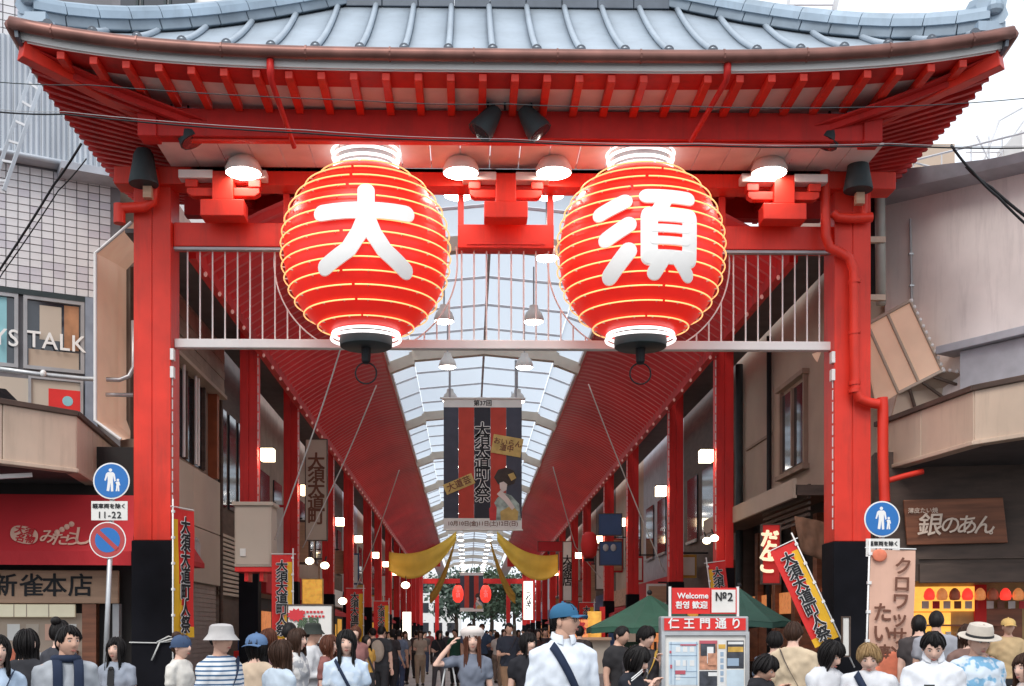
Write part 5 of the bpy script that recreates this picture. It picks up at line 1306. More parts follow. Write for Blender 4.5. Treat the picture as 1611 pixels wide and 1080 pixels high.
for k in range(2):
    for q in range(6 - k): c = at(478 + 5.6 * q + 8 * k, 963 + 7 * k, 20.48); MB().box(c[0] - .02, c[0] + .02, 20.478, 20.49, c[2] - .018, c[2] + .018).build('pink_print', M['redink'], T)
text('無料', at(485, 981, 20.48), .2, M['leaf'], T, bold=.05)
board_sign(942, 809, 978, 842, 35, M['navy'], 'upper dark blue square sign on the right side of the arcade', group='blue square signs')
T = board_sign(944, 853, 978, 889, 34.8, M['navy'], 'lower dark blue square sign with pale dots on the right side of the arcade', group='blue square signs')
m = MB()
for px in (953, 965): c = at(px, 862, 34.78); m.ell(c, (.09, .012, .11), 10, 6)
m.build('pale_dots', M['grey'], T, True)
c = at(927, 858, 36); L = root('small_lantern', c, 'plain red paper lantern beside the blue square signs', 'lantern')
MB().lathe(c, [(.12, -.4), (.22, -.3), (.27, 0), (.22, .3), (.12, .4)], 16).build('lantern_body', M['flag_red'], L, True); MB().lathe(c, [(.14, -.5), (.15, -.42)], 12).build('lantern_base', M['black'], L)
board_sign(824, 915, 838, 975, 62, M['lit_white'], 'brightly lit white vertical sign deep on the right side', txt='うなぎ', tm=M['navy'], size=.42)
board_sign(886, 853, 899, 945, 52, M['paper'], 'white vertical cloth sign with black characters on the right side', txt='大須商店', tm=M['ink'], size=.42)
T = board_sign(1200, 826, 1227, 918, 22.6, M['flag_red'], 'red hanging sign with cream brush writing behind the leaning flag')
text('だ\nん\nご', at(1209, 870, 22.55), .36, mat('cream_lit_writing', (.85, .7, .5), .5, var=.1, emit=(1, .8, .5), estr=.5), T, line=.7, bold=.06, roll=-.08)
T = board_sign(905, 868, 846, 852, 60, M['awn_red'], 'red horizontal sign under the right canopy end', depth=.1)
# brown noren cloth lit from below
c0, c1 = at(1250, 812, 22.2), at(1302, 870, 22.2); P = []
for i in range(7):
    P.append([(c0[0] + (c1[0] - c0[0]) * (j / 8) + .12 * i / 6, 22.2 + .04 * math.sin(j * 2.1 + i), c0[2] - (c0[2] - c1[2]) * (i / 6) * (1 + .12 * j / 8) - .12 * j / 8) for j in range(9)])
MB().grid(P, (0, .012, 0)).thing('shop_curtain', mat('brown_curtain_cloth', (.2, .1, .06), .8, var=.3, scale=5), 'brown shop curtain hanging right of the red brush-written sign', 'curtain', smooth=True)
L = root('lamp_cage', at(1312, 990, 22), 'orange lit lattice lamp beside the right gate post base', 'lamp')
a, b = at(1300, 985, 22), at(1324, 935, 22)
MB().box(a[0], b[0], 22, 22.2, a[2], b[2]).build('lamp_shade', M['lit_or'], L)
m = MB()
for k in range(6): x = a[0] + (b[0] - a[0]) * k / 5; m.box(x - .012, x + .012, 21.96, 21.99, a[2], b[2])
m.box(a[0] - .04, b[0] + .04, 21.95, 22.25, b[2] + .002, b[2] + .05); m.build('lattice', M['wood_d'], L)
T = board_sign(1326, 972, 1336, 1032, 18.6, M['paper'], 'narrow white card tied to the right gate post base', name='white_card', cat='card', depth=.02)
# stall goods under the left parasol
st = root('snack_stall', at(900, 1005, 24), 'warm lit snack stall with red and yellow banners left of the green parasol', 'stall')
for (x0, y0, x1, y1, Y, mm) in ((900, 975, 925, 1004, 24, 'lit_or'), (925, 962, 946, 1005, 24.3, 'lit_yel'), (944, 955, 952, 1003, 24.6, 'flag_red'), (975, 968, 990, 985, 25, 'lit_yel'), (988, 970, 1000, 1010, 25.2, 'tan'), (1026, 975, 1040, 1010, 25.1, 'lit_or'), (905, 1005, 960, 1060, 24, 'tan_l')):
    a, b = at(x0, y1, Y), at(x1, y0, Y); MB().box(a[0], b[0], Y, Y + .1, a[2], b[2]).build('stall_panel', M[mm], st)
a, b = at(895, 1006, 23.8), at(962, 1003, 23.8); MB().box(a[0], b[0], 23.8, 24.6, a[2] - .02, b[2]).build('stall_top', M['wood_p'], st)
text('祭', at(912, 990, 23.97), .26, M['redink'], st, bold=.06)
# projecting shop boards, cloth strips and goods stands that crowd both sides of the arcade
rnd = random.Random(4)
PB = [('red', M['awn_red']), ('white', M['paper']), ('ochre', M['gold']), ('navy', M['navy']), ('wooden', M['wood_p']), ('dark', M['wood_d'])]
nth = ('nearest', 'second nearest', 'third', 'fourth', 'fifth', 'sixth', 'seventh', 'eighth', 'ninth', 'farthest')
for sd in (-1, 1):
    X = -5.6 if sd < 0 else 6.45
    for i in range(10):
        Y = 34.5 + 5.6 * i + rnd.uniform(-.8, .8); nm, mm = PB[(i * 5 + (2 if sd > 0 else 0) + i // 3) % 6]; w_ = rnd.uniform(.55, .8); h_ = rnd.choice((.7, 1.0, 1.5, 2.0)); z_ = rnd.uniform(2.5, 4.3)
        T = root('projecting_sign', (X, Y, z_), '%s projecting board, %s one on the %s side of the arcade shops' % (nm, nth[i], 'left' if sd < 0 else 'right'), 'sign', 'boards projecting from the arcade shops')
        MB().box(X - w_ / 2, X + w_ / 2, Y, Y + .14, z_, z_ + h_).build('sign_panel', mm, T)
        MB().box(X - w_ / 2 + .06, X + w_ / 2 - .06, Y - .012, Y - .001, z_ + .08, z_ + h_ - .08).build('sign_inset', PB[(i * 3 + 1) % 6][1], T)
        m = MB(); m.beam((X, Y + .07, z_ + h_ + .05), (X + sd * .9, Y + .07, z_ + h_ + .05), .05, .05); m.build('sign_arm', M['black'], T)
    for i in range(8):
        Y = 30 + 6.3 * i + rnd.uniform(-1, 1); X2 = X - sd * rnd.uniform(-.1, .5)
        T = root('goods_stand', (X2, Y, 0), '%s goods stand along the %s shop fronts with coloured wares' % (nth[i], 'left' if sd < 0 else 'right'), 'stand', 'goods stands before the arcade shops')
        MB().box(X2 - .4, X2 + .4, Y, Y + 1.6, .1, .95).build('stand_base', M['wood_p' if i % 2 else 'tan'], T)
        for q in range(3):
            mm = (M['flag_red'], M['paper'], M['yellow'], M['navy'], M['coral'], M['green'])[rnd.randrange(6)]
            MB().box(X2 - .36, X2 + .36, Y + .05 + .52 * q, Y + .5 + .52 * q, .952, 1.15 + rnd.uniform(0, .5)).build('goods', mm, T)
# spot lights among the shops
for px, py, Y, lb in ((1112, 851, 27, 'small bright spotlight on the right, left of its twin'), (1124, 847, 27, 'small bright spotlight on the right, nearer the column'), (487, 883, 29, 'small white spotlight above the yellow poster'), (511, 890, 30, 'round bright lamp right of the yellow poster'), (539, 946, 36, 'small bright lamp low beside the third left flag'), (638, 921, 60, 'small bright lamp under the left gold drape'), (640, 1000, 45, 'tall bright shop light far down the left side')):
    c = at(px, py, Y); L = root('spot_lamp', c, lb, 'lamp', None); r = .11 * Y / 30
    if py == 1000: MB().box(c[0] - .16, c[0] + .16, Y, Y + .1, c[2] - .8, c[2] + .9).build('lamp_glass', M['lit_white'], L)
    else: MB().ell(c, (r, r, r * .8), 12, 8).build('lamp_glass', M['boxglow'], L, True)
    MB().tube([c + (0, .05, r * .7), c + (0, .3, r * 2.2)], .02, 6).build('lamp_arm', M['black'], L)
# ================================================================== WIRES
def wire(pts, r, label, m='black'):
    P = [at(*p) for p in pts]; out = []
    for i in range(len(P) - 1):
        for k in range(6):
            t = k / 6; p = P[i] * (1 - t) + P[i + 1] * t; p = p - np.array((0, 0, .1 * t * (1 - t))); out.append(p)
    out.append(P[-1]); MB().tube(out, r, 6).thing('overhead_cable', M[m], label, 'cable', smooth=True)
wire([(-500, 100, 15.9), (-40, 126, 15.5), (140, 134, 15.4), (560, 158, 15.3), (800, 164, 15.3), (1060, 167, 15.3), (1400, 168, 15.4), (1660, 150, 15.6), (2200, 90, 16)], .006, 'upper thin grey cable strung along the front of the gate', 'gun')
wire([(-500, 140, 15.6), (-40, 172, 15.2), (100, 180, 15.2), (480, 210, 15.0), (800, 223, 15.0), (1100, 229, 15.0), (1400, 229, 15.2), (1660, 232, 15.3), (2200, 215, 15.8)], .010, 'lower thick cable strung along the front of the gate')
wire([(-500, 136, 15.5), (-40, 168, 15.1), (100, 176, 15.1), (480, 205, 14.95), (800, 219, 14.95), (1100, 226, 14.95), (1400, 226, 15.1), (1660, 229, 15.2), (2200, 212, 15.7)], .004, 'thin pale support wire just above the lower thick cable', 'grey')
wire([(128, 226, 20.3), (84, 292, 20.6), (0, 424, 20.9), (-20, 455, 21)], .022, 'dark cable slanting down across the left tiled wall')
wire([(136, 250, 20.3), (92, 300, 20.6), (4, 430, 20.9), (-20, 462, 21)], .012, 'thinner cable slanting down beside the dark one on the left wall')
wire([(1496, 228, 18), (1530, 270, 18), (1570, 310, 18), (1640, 375, 18), (1950, 600, 16.5)], .02, 'dark cable slanting down over the stucco wall')
wire([(1520, 262, 18.1), (1560, 296, 18.1), (1640, 360, 18.1), (1960, 590, 16.6)], .024, 'thick cable bundle slanting down over the stucco wall')
wire([(536, 548, 20.1), (500, 660, 21.5), (432, 850, 24.5)], .014, 'pale rope from the left lantern down to the utility cabinet', 'cordw')
wire([(592, 607, 24), (540, 730, 26), (476, 862, 28)], .014, 'pale rope slanting across the left red canopy', 'cordw')
wire([(628, 740, 34), (590, 850, 37), (546, 960, 40)], .014, 'pale rope farther back below the left canopy', 'cordw')
wire([(926, 605, 24), (975, 730, 26), (1045, 900, 29)], .014, 'pale rope slanting across the right red canopy', 'cordw')
wire([(870, 735, 34), (905, 860, 37), (945, 910, 40)], .014, 'pale rope farther back below the right canopy', 'cordw')
# ladder leaning on the left building
T = root('ladder', at(30, 290, 21), 'grey ladder leaning on the metal sheets of the left building', 'ladder')
a0, a1, b0, b1 = at(-14, 300, 20.9), at(52, 108, 21.4), at(6, 300, 20.9), at(68, 122, 21.4)
MB().beam(a0, a1, .05, .06).build('side_rail', M['sheet'], T); MB().beam(b0, b1, .05, .06).build('side_rail', M['sheet'], T)
for k in range(6): t = .08 + k / 6.2; MB().beam(lerp(a0, a1, t), lerp(b0, b1, t), .04, .04).build('rung', M['bar'], T)
# structures behind the roof at the top
T = root('rear_building', (-5.5, 34, 0), 'white building behind the gate roof at the top left with metal windows', 'building')
MB().box(-22, -7.2, 33, 40, 0, 24).build('wall', M['white'], T)
for k in range(4):
    a, b = at(134 + 44 * k, 16, 29.5), at(134 + 44 * k + 40, -60, 29.5)
    m = MB(); F_ = Face((0, 29.5), (1, 0)); F_.frame(m, a[0], b[0], a[2], b[2], .06, -.04, .04); o = m.build('window_frame', M['gun'], T)
    MB().box(a[0] + .06, b[0] - .06, 29.5, 29.52, a[2] + .06, b[2] - .06).build('pane', M['glassd'], o)
MB().box(at(120, 0, 29.6)[0], at(420, 0, 29.6)[0], 29.6, 32.8, at(200, 19, 29.6)[2], 24).build('upper_wall', M['white'], T)
T = root('mast', at(1245, -30, 26), 'thin dark steel mast rising behind the right part of the gate roof', 'mast')
MB().beam(at(1238, 20, 26), at(1255, -90, 26), .06, .06).build('mast_leg', M['bar'], T); MB().beam(at(1312, 18, 26), at(1330, -60, 26), .1, .1).build('mast_leg', M['bar'], T)
for k in range(3): MB().beam(at(1240, 8 - 20 * k, 26), at(1318, 8 - 22 * k, 26), .03, .03).build('mast_brace', M['bar'], T)
# ================================================================== PEOPLE
SK = {'l': skin((.72, .46, .36)), 'm': skin((.62, .37, .27)), 't': skin((.48, .26, .18))}
HAIR = {}
def hairmat(c):
    if c not in HAIR:
        col = {'k': (.012, .010, .010), 'b': (.045, .022, .014), 'r': (.10, .035, .02), 'y': (.30, .19, .09), 'g': (.03, .022, .02)}[c]
        HAIR[c] = mat('hair', col, .5, var=.4, scale=14, bump=.25, stretch=(6, 6, .7), spec=.18)
    return HAIR[c]
M['eye'] = mat('eye_white', (.7, .68, .66), .3, var=0); M['iris'] = mat('iris_dark', (.02, .012, .01), .2, var=0); M['lip'] = mat('lips', (.42, .14, .11), .5, var=0); M['shoe'] = mat('shoe', (.05, .045, .04), .6, var=.2)
QUEUE = []
def sm(a, b, x):
    t = max(0., min(1., (x - a) / (b - a))); return t * t * (3 - 2 * t)
def head_mesh(hs, res):
    n, m = (44, 34) if res == 2 else ((22, 16) if res == 1 else (14, 10))
    mb = MB(); vs = []
    for i in range(1, m):
        ph = PI * i / m
        for j in range(n):
            a = 2 * PI * j / n; x, y, z = math.sin(ph) * math.sin(a), -math.sin(ph) * math.cos(a), math.cos(ph)
            t = max(0, -z); wx = .0755 * (1 - .36 * t ** 1.4); 
            X = wx * x; Yv = .094 * y; Z = .117 * z
            if y < 0:
                Yv = -.094 * (abs(y) ** .86); Yv *= (1 - .08 * t)
                if z < 0: Yv -= .006 * sm(.6, 1, t) * abs(y)
            else: Yv *= (1 - .45 * t)
            if y < -.1:
                f = sm(.1, .6, -y)
                nose = math.exp(-(X / .0125) ** 2) * (sm(.035, -.022, Z) * sm(-.046, -.026, Z)) * .022 + math.exp(-((abs(X) - .012) / .008) ** 2 - ((Z + .03) / .009) ** 2) * .006
                eye = math.exp(-((abs(X) - .031) / .016) ** 2 - ((Z - .012) / .011) ** 2) * .0075
                brow = math.exp(-((abs(X) - .028) / .022) ** 2 - ((Z - .032) / .009) ** 2) * .003
                lip = math.exp(-(X / .02) ** 2 - ((Z + .062) / .008) ** 2) * .005 - math.exp(-(X / .024) ** 2 - ((Z + .061) / .0025) ** 2) * .003
                chin = math.exp(-(X / .02) ** 2 - ((Z + .098) / .014) ** 2) * .006
                cheek = math.exp(-((abs(X) - .042) / .018) ** 2 - ((Z + .022) / .02) ** 2) * .003
                Yv -= f * (nose + brow + lip + chin + cheek - eye)
            vs.append((X * hs, Yv * hs, Z * hs))
    vs += [(0, 0, .117 * hs), (0, -.012 * hs, -.117 * hs)]
    k = m - 1; fs = [(i * n + j, (i + 1) * n + j, (i + 1) * n + (j + 1) % n, i * n + (j + 1) % n) for i in range(k - 1) for j in range(n)]
    for j in range(n): fs.append((k * n, j, (j + 1) % n)); fs.append((k * n + 1, (k - 1) * n + (j + 1) % n, (k - 1) * n + j))
    mb.add(vs, fs)
    if res:
        for s in (-1, 1): mb.ell((s * .077 * hs, .008 * hs, -.002 * hs), (.011 * hs, .021 * hs, .033 * hs), 8, 6)
    return mb
HZ = {   # front, side, back hair line (height on the head), length below the head centre, thickness
 'short': (.058, .0, -.060, 0, .014), 'fringe': (.036, -.02, -.070, 0, .016), 'bob': (.036, -.09, -.10, .12, .017), 'long': (.036, -.05, -.08, .34, .015), 'longc': (.062, -.05, -.08, .34, .015), 'mid': (.04, -.06, -.09, .19, .015), 'bun': (.058, .0, -.060, 0, .011), 'crop': (.066, .022, -.035, 0, .012)}
def hair_mesh(style, hs, seed, res):
    zf, zsd, zb, Ln, th = HZ[style]; nA = 96 if res == 2 else 28; nR = 9; rnd = random.Random(seed)
    off = [rnd.uniform(-1, 1) for _ in range(nA)]; o2 = [rnd.uniform(0, 6.28) for _ in range(5)]
    cols = []
    for i in range(nA):
        a = 2 * PI * i / nA - PI; ab = abs(a)
        ze = zf + (zsd - zf) * sm(.55, 1.15, ab); ze = ze + (zb - zsd) * sm(1.5, 2.3, ab)
        ze += .010 * off[i] * (1 if ab < 1.2 else .6)
        if ab < .9: ze += .012 * math.sin(a * 3.2 + o2[0])
        phe = math.acos(max(-1, min(1, ze / .117)))
        col = []
        st = .0045 * math.sin(9 * a + o2[1]) + .003 * math.sin(23 * a + o2[2]) + .004 * off[i]
        for r in range(nR + 1):
            p = phe * r / nR; t = th * (1.12 - .25 * (r / nR)) + st * sm(0, .5, r / nR)
            if r == nR and not (Ln and ab > .8): t *= .55
            rx, ry, rz = .0755 + t, .094 + t, .117 + t * .9
            tz = max(0, -math.cos(p)); q = 1 - (.12 * tz if ab < 1.9 else .2 * tz)
            col.append((rx * math.sin(p) * math.sin(a) * q, -ry * math.sin(p) * math.cos(a) * q, rz * math.cos(p)))
        x, y, z = col[-1]
        Lr = Ln * sm(.62, .95, ab) * (1 + .05 * off[i])
        for r in range(1, 8):
            if Lr < .01: col.append((x * (1 - .004 * r), y * (1 - .004 * r), z - .0004 * r)); continue
            t = r / 7; w = 1 + .10 * math.sin(PI * min(1, t * .9)) + .05 * math.sin(t * 7 + i * .9 + o2[3]) * t * .6
            yy = y * (1 if y < 0 else 1) + .02 * t * (1 if ab > 1.2 else -.6)
            k = 1 - (.25 if r == 7 else 0) * .5
            col.append((x * w * k, yy * (1 + .12 * t * (ab > 1.2)) * k, z - (Lr + z * 0) * t * (1 + .09 * off[(i * 7) % nA])))
        cols.append(col)
    R = nR + 8; vs = []
    for c in cols: vs += c
    inn = []
    for c in cols:
        for r, (x, y, z) in enumerate(c):
            k = .9; inn.append((x * k, y * k, z * (.93 if z > 0 else 1.0)))
    N = nA * R; fs = []
    for i in range(nA):
        j = (i + 1) % nA
        for r in range(R - 1):
            fs.append((i * R + r, i * R + r + 1, j * R + r + 1, j * R + r)); fs.append((N + i * R + r, N + j * R + r, N + j * R + r + 1, N + i * R + r + 1))
        fs.append((i * R + R - 1, N + i * R + R - 1, N + j * R + R - 1, j * R + R - 1))
    mb = MB(); mb.add([(x * hs, y * hs, z * hs) for x, y, z in vs + inn], fs)
    if res == 2:      # loose locks over the mass of hair
        for q in range(70):
            i = rnd.randrange(nA); c = cols[i]; e = len(c) - 1 if Ln and abs(2 * PI * i / nA - PI) > .85 else nR
            j0 = rnd.randrange(1, 5); k_ = rnd.uniform(1.012, 1.05); sw = rnd.uniform(-.006, .006)
            pts = [np.array(c[j]) * (k_ if j < e else k_ * .99) * hs + np.array((sw * (j - j0) / 6, 0, 0)) for j in range(j0, e + 1)]
            if len(pts) > 2: mb.tube(pts, [.0015 * hs] + [rnd.uniform(.003, .006) * hs] * (len(pts) - 2) + [.001 * hs], 5)
    if style == 'bun': mb.ell((0, .06 * hs, .12 * hs), (.05 * hs, .05 * hs, .045 * hs), 12, 8)
    return mb
def hat_mesh(kind, hs):
    mb = MB()
    def E(k, s=1.): return [(p[0] * hs * s, p[1] * hs) for p in k]
    if kind == 'cap' or kind == 'capback':
        mb.lathe((0, .004, .03 * hs), E([(.101, 0), (.103, .025), (.094, .06), (.07, .088), (.035, .103), (.004, .108)]), 24); mb.ell((0, .004, .14 * hs), (.012, .012, .008), 8, 5)
        P = []; sg = -1 if kind == 'cap' else 1
        for i in range(5): P.append([(x * hs * .082, sg * hs * (.085 + .085 * i / 4 * (1 - .35 * x * x)), hs * (.036 - .012 * i / 4 - .014 * x * x)) for x in np.linspace(-1, 1, 9)])
        mb.grid(P, (0, 0, .006))
    elif kind == 'bucket':
        mb.lathe((0, .004, .03 * hs), E([(.15, -.03), (.146, -.026), (.108, .02), (.102, .05), (.095, .085), (.075, .1), (.03, .106), (.004, .107)]), 28)
    elif kind == 'fedora':
        mb.lathe((0, .004, .03 * hs), E([(.165, .012), (.168, .006), (.14, -.004), (.106, .002), (.105, .03), (.1, .07), (.088, .105), (.06, .115), (.03, .105), (.004, .1)]), 28)
    elif kind == 'beret':
        mb.lathe((0, .012, .03 * hs), E([(.1, -.005), (.104, .02), (.128, .05), (.128, .08), (.1, .115), (.05, .135), (.004, .138)]), 28)
    elif kind == 'bandana':
        mb.lathe((0, .004, .02 * hs), E([(.1, -.02), (.105, .02), (.095, .06), (.07, .092), (.035, .108), (.004, .112)]), 24); mb.ell((.0, .11 * hs, .0), (.03, .03, .02), 8, 5)
    return mb
def ringloft(mb, rings, n=20, p=2.4):
    vs = []
    for (cx, cy, z, rx, ry) in rings:
        for j in range(n):
            t = 2 * PI * j / n; c, s = math.cos(t), math.sin(t)
            vs.append((cx + rx * math.copysign(abs(c) ** (2 / p), c), cy + ry * math.copysign(abs(s) ** (2 / p), s), z))
    k = len(rings); fs = [(i * n + j, i * n + (j + 1) % n, (i + 1) * n + (j + 1) % n, (i + 1) * n + j) for i in range(k - 1) for j in range(n)]
    fs += [tuple(reversed(range(n))), tuple((k - 1) * n + j for j in range(n))]
    mb.add(vs, fs)
def chain(mb, pts, r, n=10):
    pts = [np.array(p, float) for p in pts]; out = []; rr = []
    d = pts[0] - pts[1]; d /= np.linalg.norm(d); out.append(pts[0] + d * r[0] * .7); rr.append(r[0] * .55)
    for i in range(len(pts)):
        out.append(pts[i]); rr.append(r[i])
        if i < len(pts) - 1: out.append((pts[i] + pts[i + 1]) / 2); rr.append((r[i] + r[i + 1]) / 2 * 1.02)
    d = pts[-1] - pts[-2]; d /= np.linalg.norm(d); out.append(pts[-1] + d * r[-1] * .5); rr.append(r[-1] * .6)
    mb.tube(out, rr, n)
def unit(v): v = np.array(v, float); return v / np.linalg.norm(v)
ARMS = {'down': ((.13, .03, -1), (.04, -.16, -1)), 'bent': ((.14, .0, -1), (-.25, -.9, .1)), 'phone': ((.10, -.12, -1), (-.42, -.85, .45)), 'raise': ((.85, -.45, -.1), (-.72, .02, .9)), 'hold': ((.15, -.5, -.8), (-.2, -.9, .5)), 'bag': ((.16, .0, -1), (.08, -.5, -.8)), 'eat': ((.1, -.35, -1), (-.45, -.5, 1.0)), 'swing': ((.12, .25, -1), (.05, -.1, -1))}
def person(px, ytop, Y, face, label, top, bot, hair, hat=None, arms=('down', 'down'), head=(0, 0), sk='l', fem=False, sleeve='short', neck=0, skirt=False, strap=None, extra=None, res=None, dh=0., lean=0., patt=None):
    p0 = at(px, ytop, Y); H = p0[2] - dh
    H = max(1.42, min(1.92, H)); s = H / 1.75; hs = max(.96, .5 + .5 * s); s *= 1.024
    if res is None: res = 2 if Y < 14 else (1 if Y < 32 else 0)
    vox = {2: .0125, 1: .02, 0: .03}[res]
    sh = .152 if fem else .174; tw = .86 if fem else .95
    Bm = MB(); Sm = MB(); Tm = MB(); Hm = MB()
    # torso
    def tor(o, z0=None, z1=None):
        R = [(0, .0, .84, .165, .118), (0, .0, .93, .168 if not fem else .172, .118), (0, -.002, 1.03, .150 if not fem else .132, .104), (0, -.004, 1.13, .148 if not fem else .130, .102), (0, -.006, 1.24, .165 if not fem else .148, .116 if not fem else .118), (0, -.002, 1.32, .172 if not fem else .150, .112), (0, .004, 1.385, .158 if not fem else .136, .092), (0, .010, 1.43, .118 if not fem else .102, .074), (0, .014, 1.462, .078 if not fem else .066, .058)]
        R = [(a, b, z * s, (rx * tw + o) * s, (ry * tw + o) * s) for a, b, z, rx, ry in R]
        return [r for r in R if (z0 is None or r[2] >= z0 - 1e-6) and (z1 is None or r[2] <= z1 + 1e-6)]
    ringloft(Bm, tor(0)); chain(Bm, [(0, .012 * s, 1.43 * s), (0, .004 * s, 1.56 * s)], [.058 * s * (tw), .051 * s * tw], 12)
    hem = .88 if not skirt else .95
    R = tor(.021); R = [(0, 0, hem * s, R[0][3] + .012, R[0][4] + .012)] + [r for r in R if r[2] > hem * s + .02]
    if neck: R.append((0, .012 * s, 1.49 * s, .068 * s, .062 * s))
    ringloft(Sm, R)
    hands = []
    for si, nm in ((-1, arms[0]), (1, arms[1])):
        u, f = ARMS[nm]; u = unit((u[0] * si, u[1], u[2])); f = unit((f[0] * si, f[1], f[2]))
        S0 = np.array((si * sh * s, .008, 1.378 * s)); E = S0 + u * .285 * s; Wr = E + f * .245 * s
        thk = .86 if fem else 1.
        chain(Bm, [(si * .06 * s, .01, 1.405 * s), S0, E, Wr], [.055 * s * thk, .054 * s * thk, .040 * s * thk, .028 * s * thk])
        hd_ = f; side = unit(np.cross(hd_, (0, 0, 1)) if abs(hd_[2]) < .9 else np.cross(hd_, (0, -1, 0))); nrm = np.cross(side, hd_)
        rotm = np.array([side, nrm, hd_]).T
        Bm.ell(Wr + hd_ * .045 * s, (.038 * s * thk, .017 * s, .055 * s), 10, 8, rotm)
        inw = -si
        for q, (o_, ln) in enumerate(((-.027, .068), (-.009, .078), (.009, .073), (.026, .058))):
            b0 = Wr + hd_ * .08 * s + side * o_ * s * thk; cur = .3 if nm in ('down', 'bag', 'swing') else .9
            d1 = unit(hd_ + nrm * .15 * (-1)); d2 = unit(hd_ - nrm * cur); d3 = unit(hd_ - nrm * cur * 1.9)
            q1 = b0 + d1 * ln * .42 * s; q2 = q1 + d2 * ln * .33 * s; q3 = q2 + d3 * ln * .25 * s
            if res: Hm.tube([b0 - hd_ * .02 * s, b0, q1, q2, q3], [.009 * s, .0092 * s, .0085 * s, .0078 * s, .005 * s], 6)
        sd = side * (-1 if np.dot(side, (inw, -.6, 0)) < 0 else 1)
        t0 = Wr + hd_ * .025 * s + sd * .028 * s; t1 = t0 + unit(hd_ + sd * .9 - nrm * .3) * .04 * s; t2 = t1 + unit(hd_ + sd * .25 - nrm * .5) * .032 * s
        if res: Hm.tube([t0 - sd * .015 * s, t0, t1, t2], [.011 * s, .0115 * s, .0095 * s, .006 * s], 6)
        hands.append((Wr + hd_ * .09 * s - nrm * .03 * s, hd_, nrm))
        if sleeve != 'none':
            if sleeve == 'long': ch = [(si * .07 * s, .008, 1.40 * s), S0, E, Wr - f * .015]; rr = [.062 * s, .066 * s * thk, .054 * s * thk, .040 * s * thk]
            elif sleeve == 'roll': ch = [(si * .07 * s, .008, 1.40 * s), S0, E, E + f * .08 * s]; rr = [.062 * s, .067 * s * thk, .056 * s * thk, .052 * s * thk]
            else: ch = [(si * .07 * s, .008, 1.40 * s), S0, S0 + u * .17 * s]; rr = [.062 * s, .067 * s * thk, .066 * s * thk]
            chain(Sm, ch, rr, 12)
    stride = random.Random(int(px * 3 + Y)).uniform(.03, .2) * (1 if int(px) % 2 else -1)
    for si in (-1, 1):
        hp = np.array((si * .088 * s, 0, .9 * s)); kn = np.array((si * .092 * s, -.02 * s + si * stride * .5, .49 * s)); an = np.array((si * .09 * s, .02 * s + si * stride, .085 * s))
        chain(Bm, [hp, kn, an], [.083 * s, .056 * s, .038 * s]); Bm.ell(an + (0, -.06 * s, -.045 * s), (.04 * s, .115 * s, .035 * s), 10, 6)
        if skirt: continue
        chain(Tm, [hp + (0, 0, .02), kn, an + (0, 0, .02)], [.1 * s, .074 * s, .062 * s], 12)
    if skirt: ringloft(Tm, [(0, 0, .42 * s, .27 * s, .22 * s), (0, 0, .6 * s, .235 * s, .19 * s), (0, 0, .85 * s, .19 * s, .145 * s), (0, 0, 1.02 * s, .145 * s, .118 * s)])
    else: ringloft(Tm, [(0, 0, .78 * s, .17 * s, .125 * s), (0, 0, .88 * s, .182 * s, .132 * s), (0, 0, .98 * s, .168 * s, .125 * s)])
    # head with its own turn
    hz = H * .997 - .117 * hs
    RM = Matrix.Rotation(R_(head[0]), 3, 'Z') @ Matrix.Rotation(R_(head[1]), 3, 'X')
    RM = np.array(RM); piv = np.array((0, .02, 1.50 * s)); hc = np.array((0, -.012 * s, hz)) - piv
    def place(mb):
        mb.v = [tuple(RM @ (np.array(v) + hc) + piv) for v in mb.v]; return mb
    hm = place(head_mesh(hs, res)); Hm.add(hm.v, hm.f)
    body = bpy.data.objects.new('person', None)   # replaced when the mesh is ready
    loc = (p0[0], Y, 0)
    kids = []
    fo = 0
    def kid(name, mb, m, smooth=True): kids.append((name, mb.mesh(name, m, smooth=smooth)))
    if hair: kid('hair', place(hair_mesh(hair[0], hs, int(px * 7 + Y), res)), hairmat(hair[1]))
    if hat:
        kid('hat', place(hat_mesh(hat[0], hs)), cloth(hat[1], 'hat_cloth'), 'auto')
        if hat[0] == 'fedora': kid('hat_band', place(MB().lathe((0, .004, .03 * hs), [(.108 * hs, .004), (.109 * hs, .006), (.1065 * hs, .03), (.105 * hs, .032)], 24)), M['ink'])
    if res == 2:
        for si in (-1, 1):
            ey = MB(); c = np.array((si * .031, -.0805, .0115)) * hs; ey.ell(c, (.0125 * hs, .007 * hs, .0062 * hs), 10, 6); ey.cur = 1; ey.ell(c + (0, -.0045 * hs, 0), (.0062 * hs, .004 * hs, .0060 * hs), 8, 6); kid('eye', place(ey), [M['eye'], M['iris']])
            lid = MB(); lid.tube([np.array((si * (.031 + dx), -.0865 + abs(dx) * .25 + .003, .0175 - abs(dx) * .22)) * hs for dx in (-.014, -.006, .006, .014)], .0017 * hs, 5); kid('eyelid', place(lid), M['iris'])
            br = MB(); br.tube([np.array((si * a, -y_, z_)) * hs for a, y_, z_ in ((.014, .0905, .030), (.026, .0895, .0345), (.038, .0835, .034), (.047, .075, .029))], [.0022 * hs, .0032 * hs, .003 * hs, .0014 * hs], 6); kid('eyebrow', place(br), hairmat(hair[1] if hair and hair[1] != 'y' else 'b'))
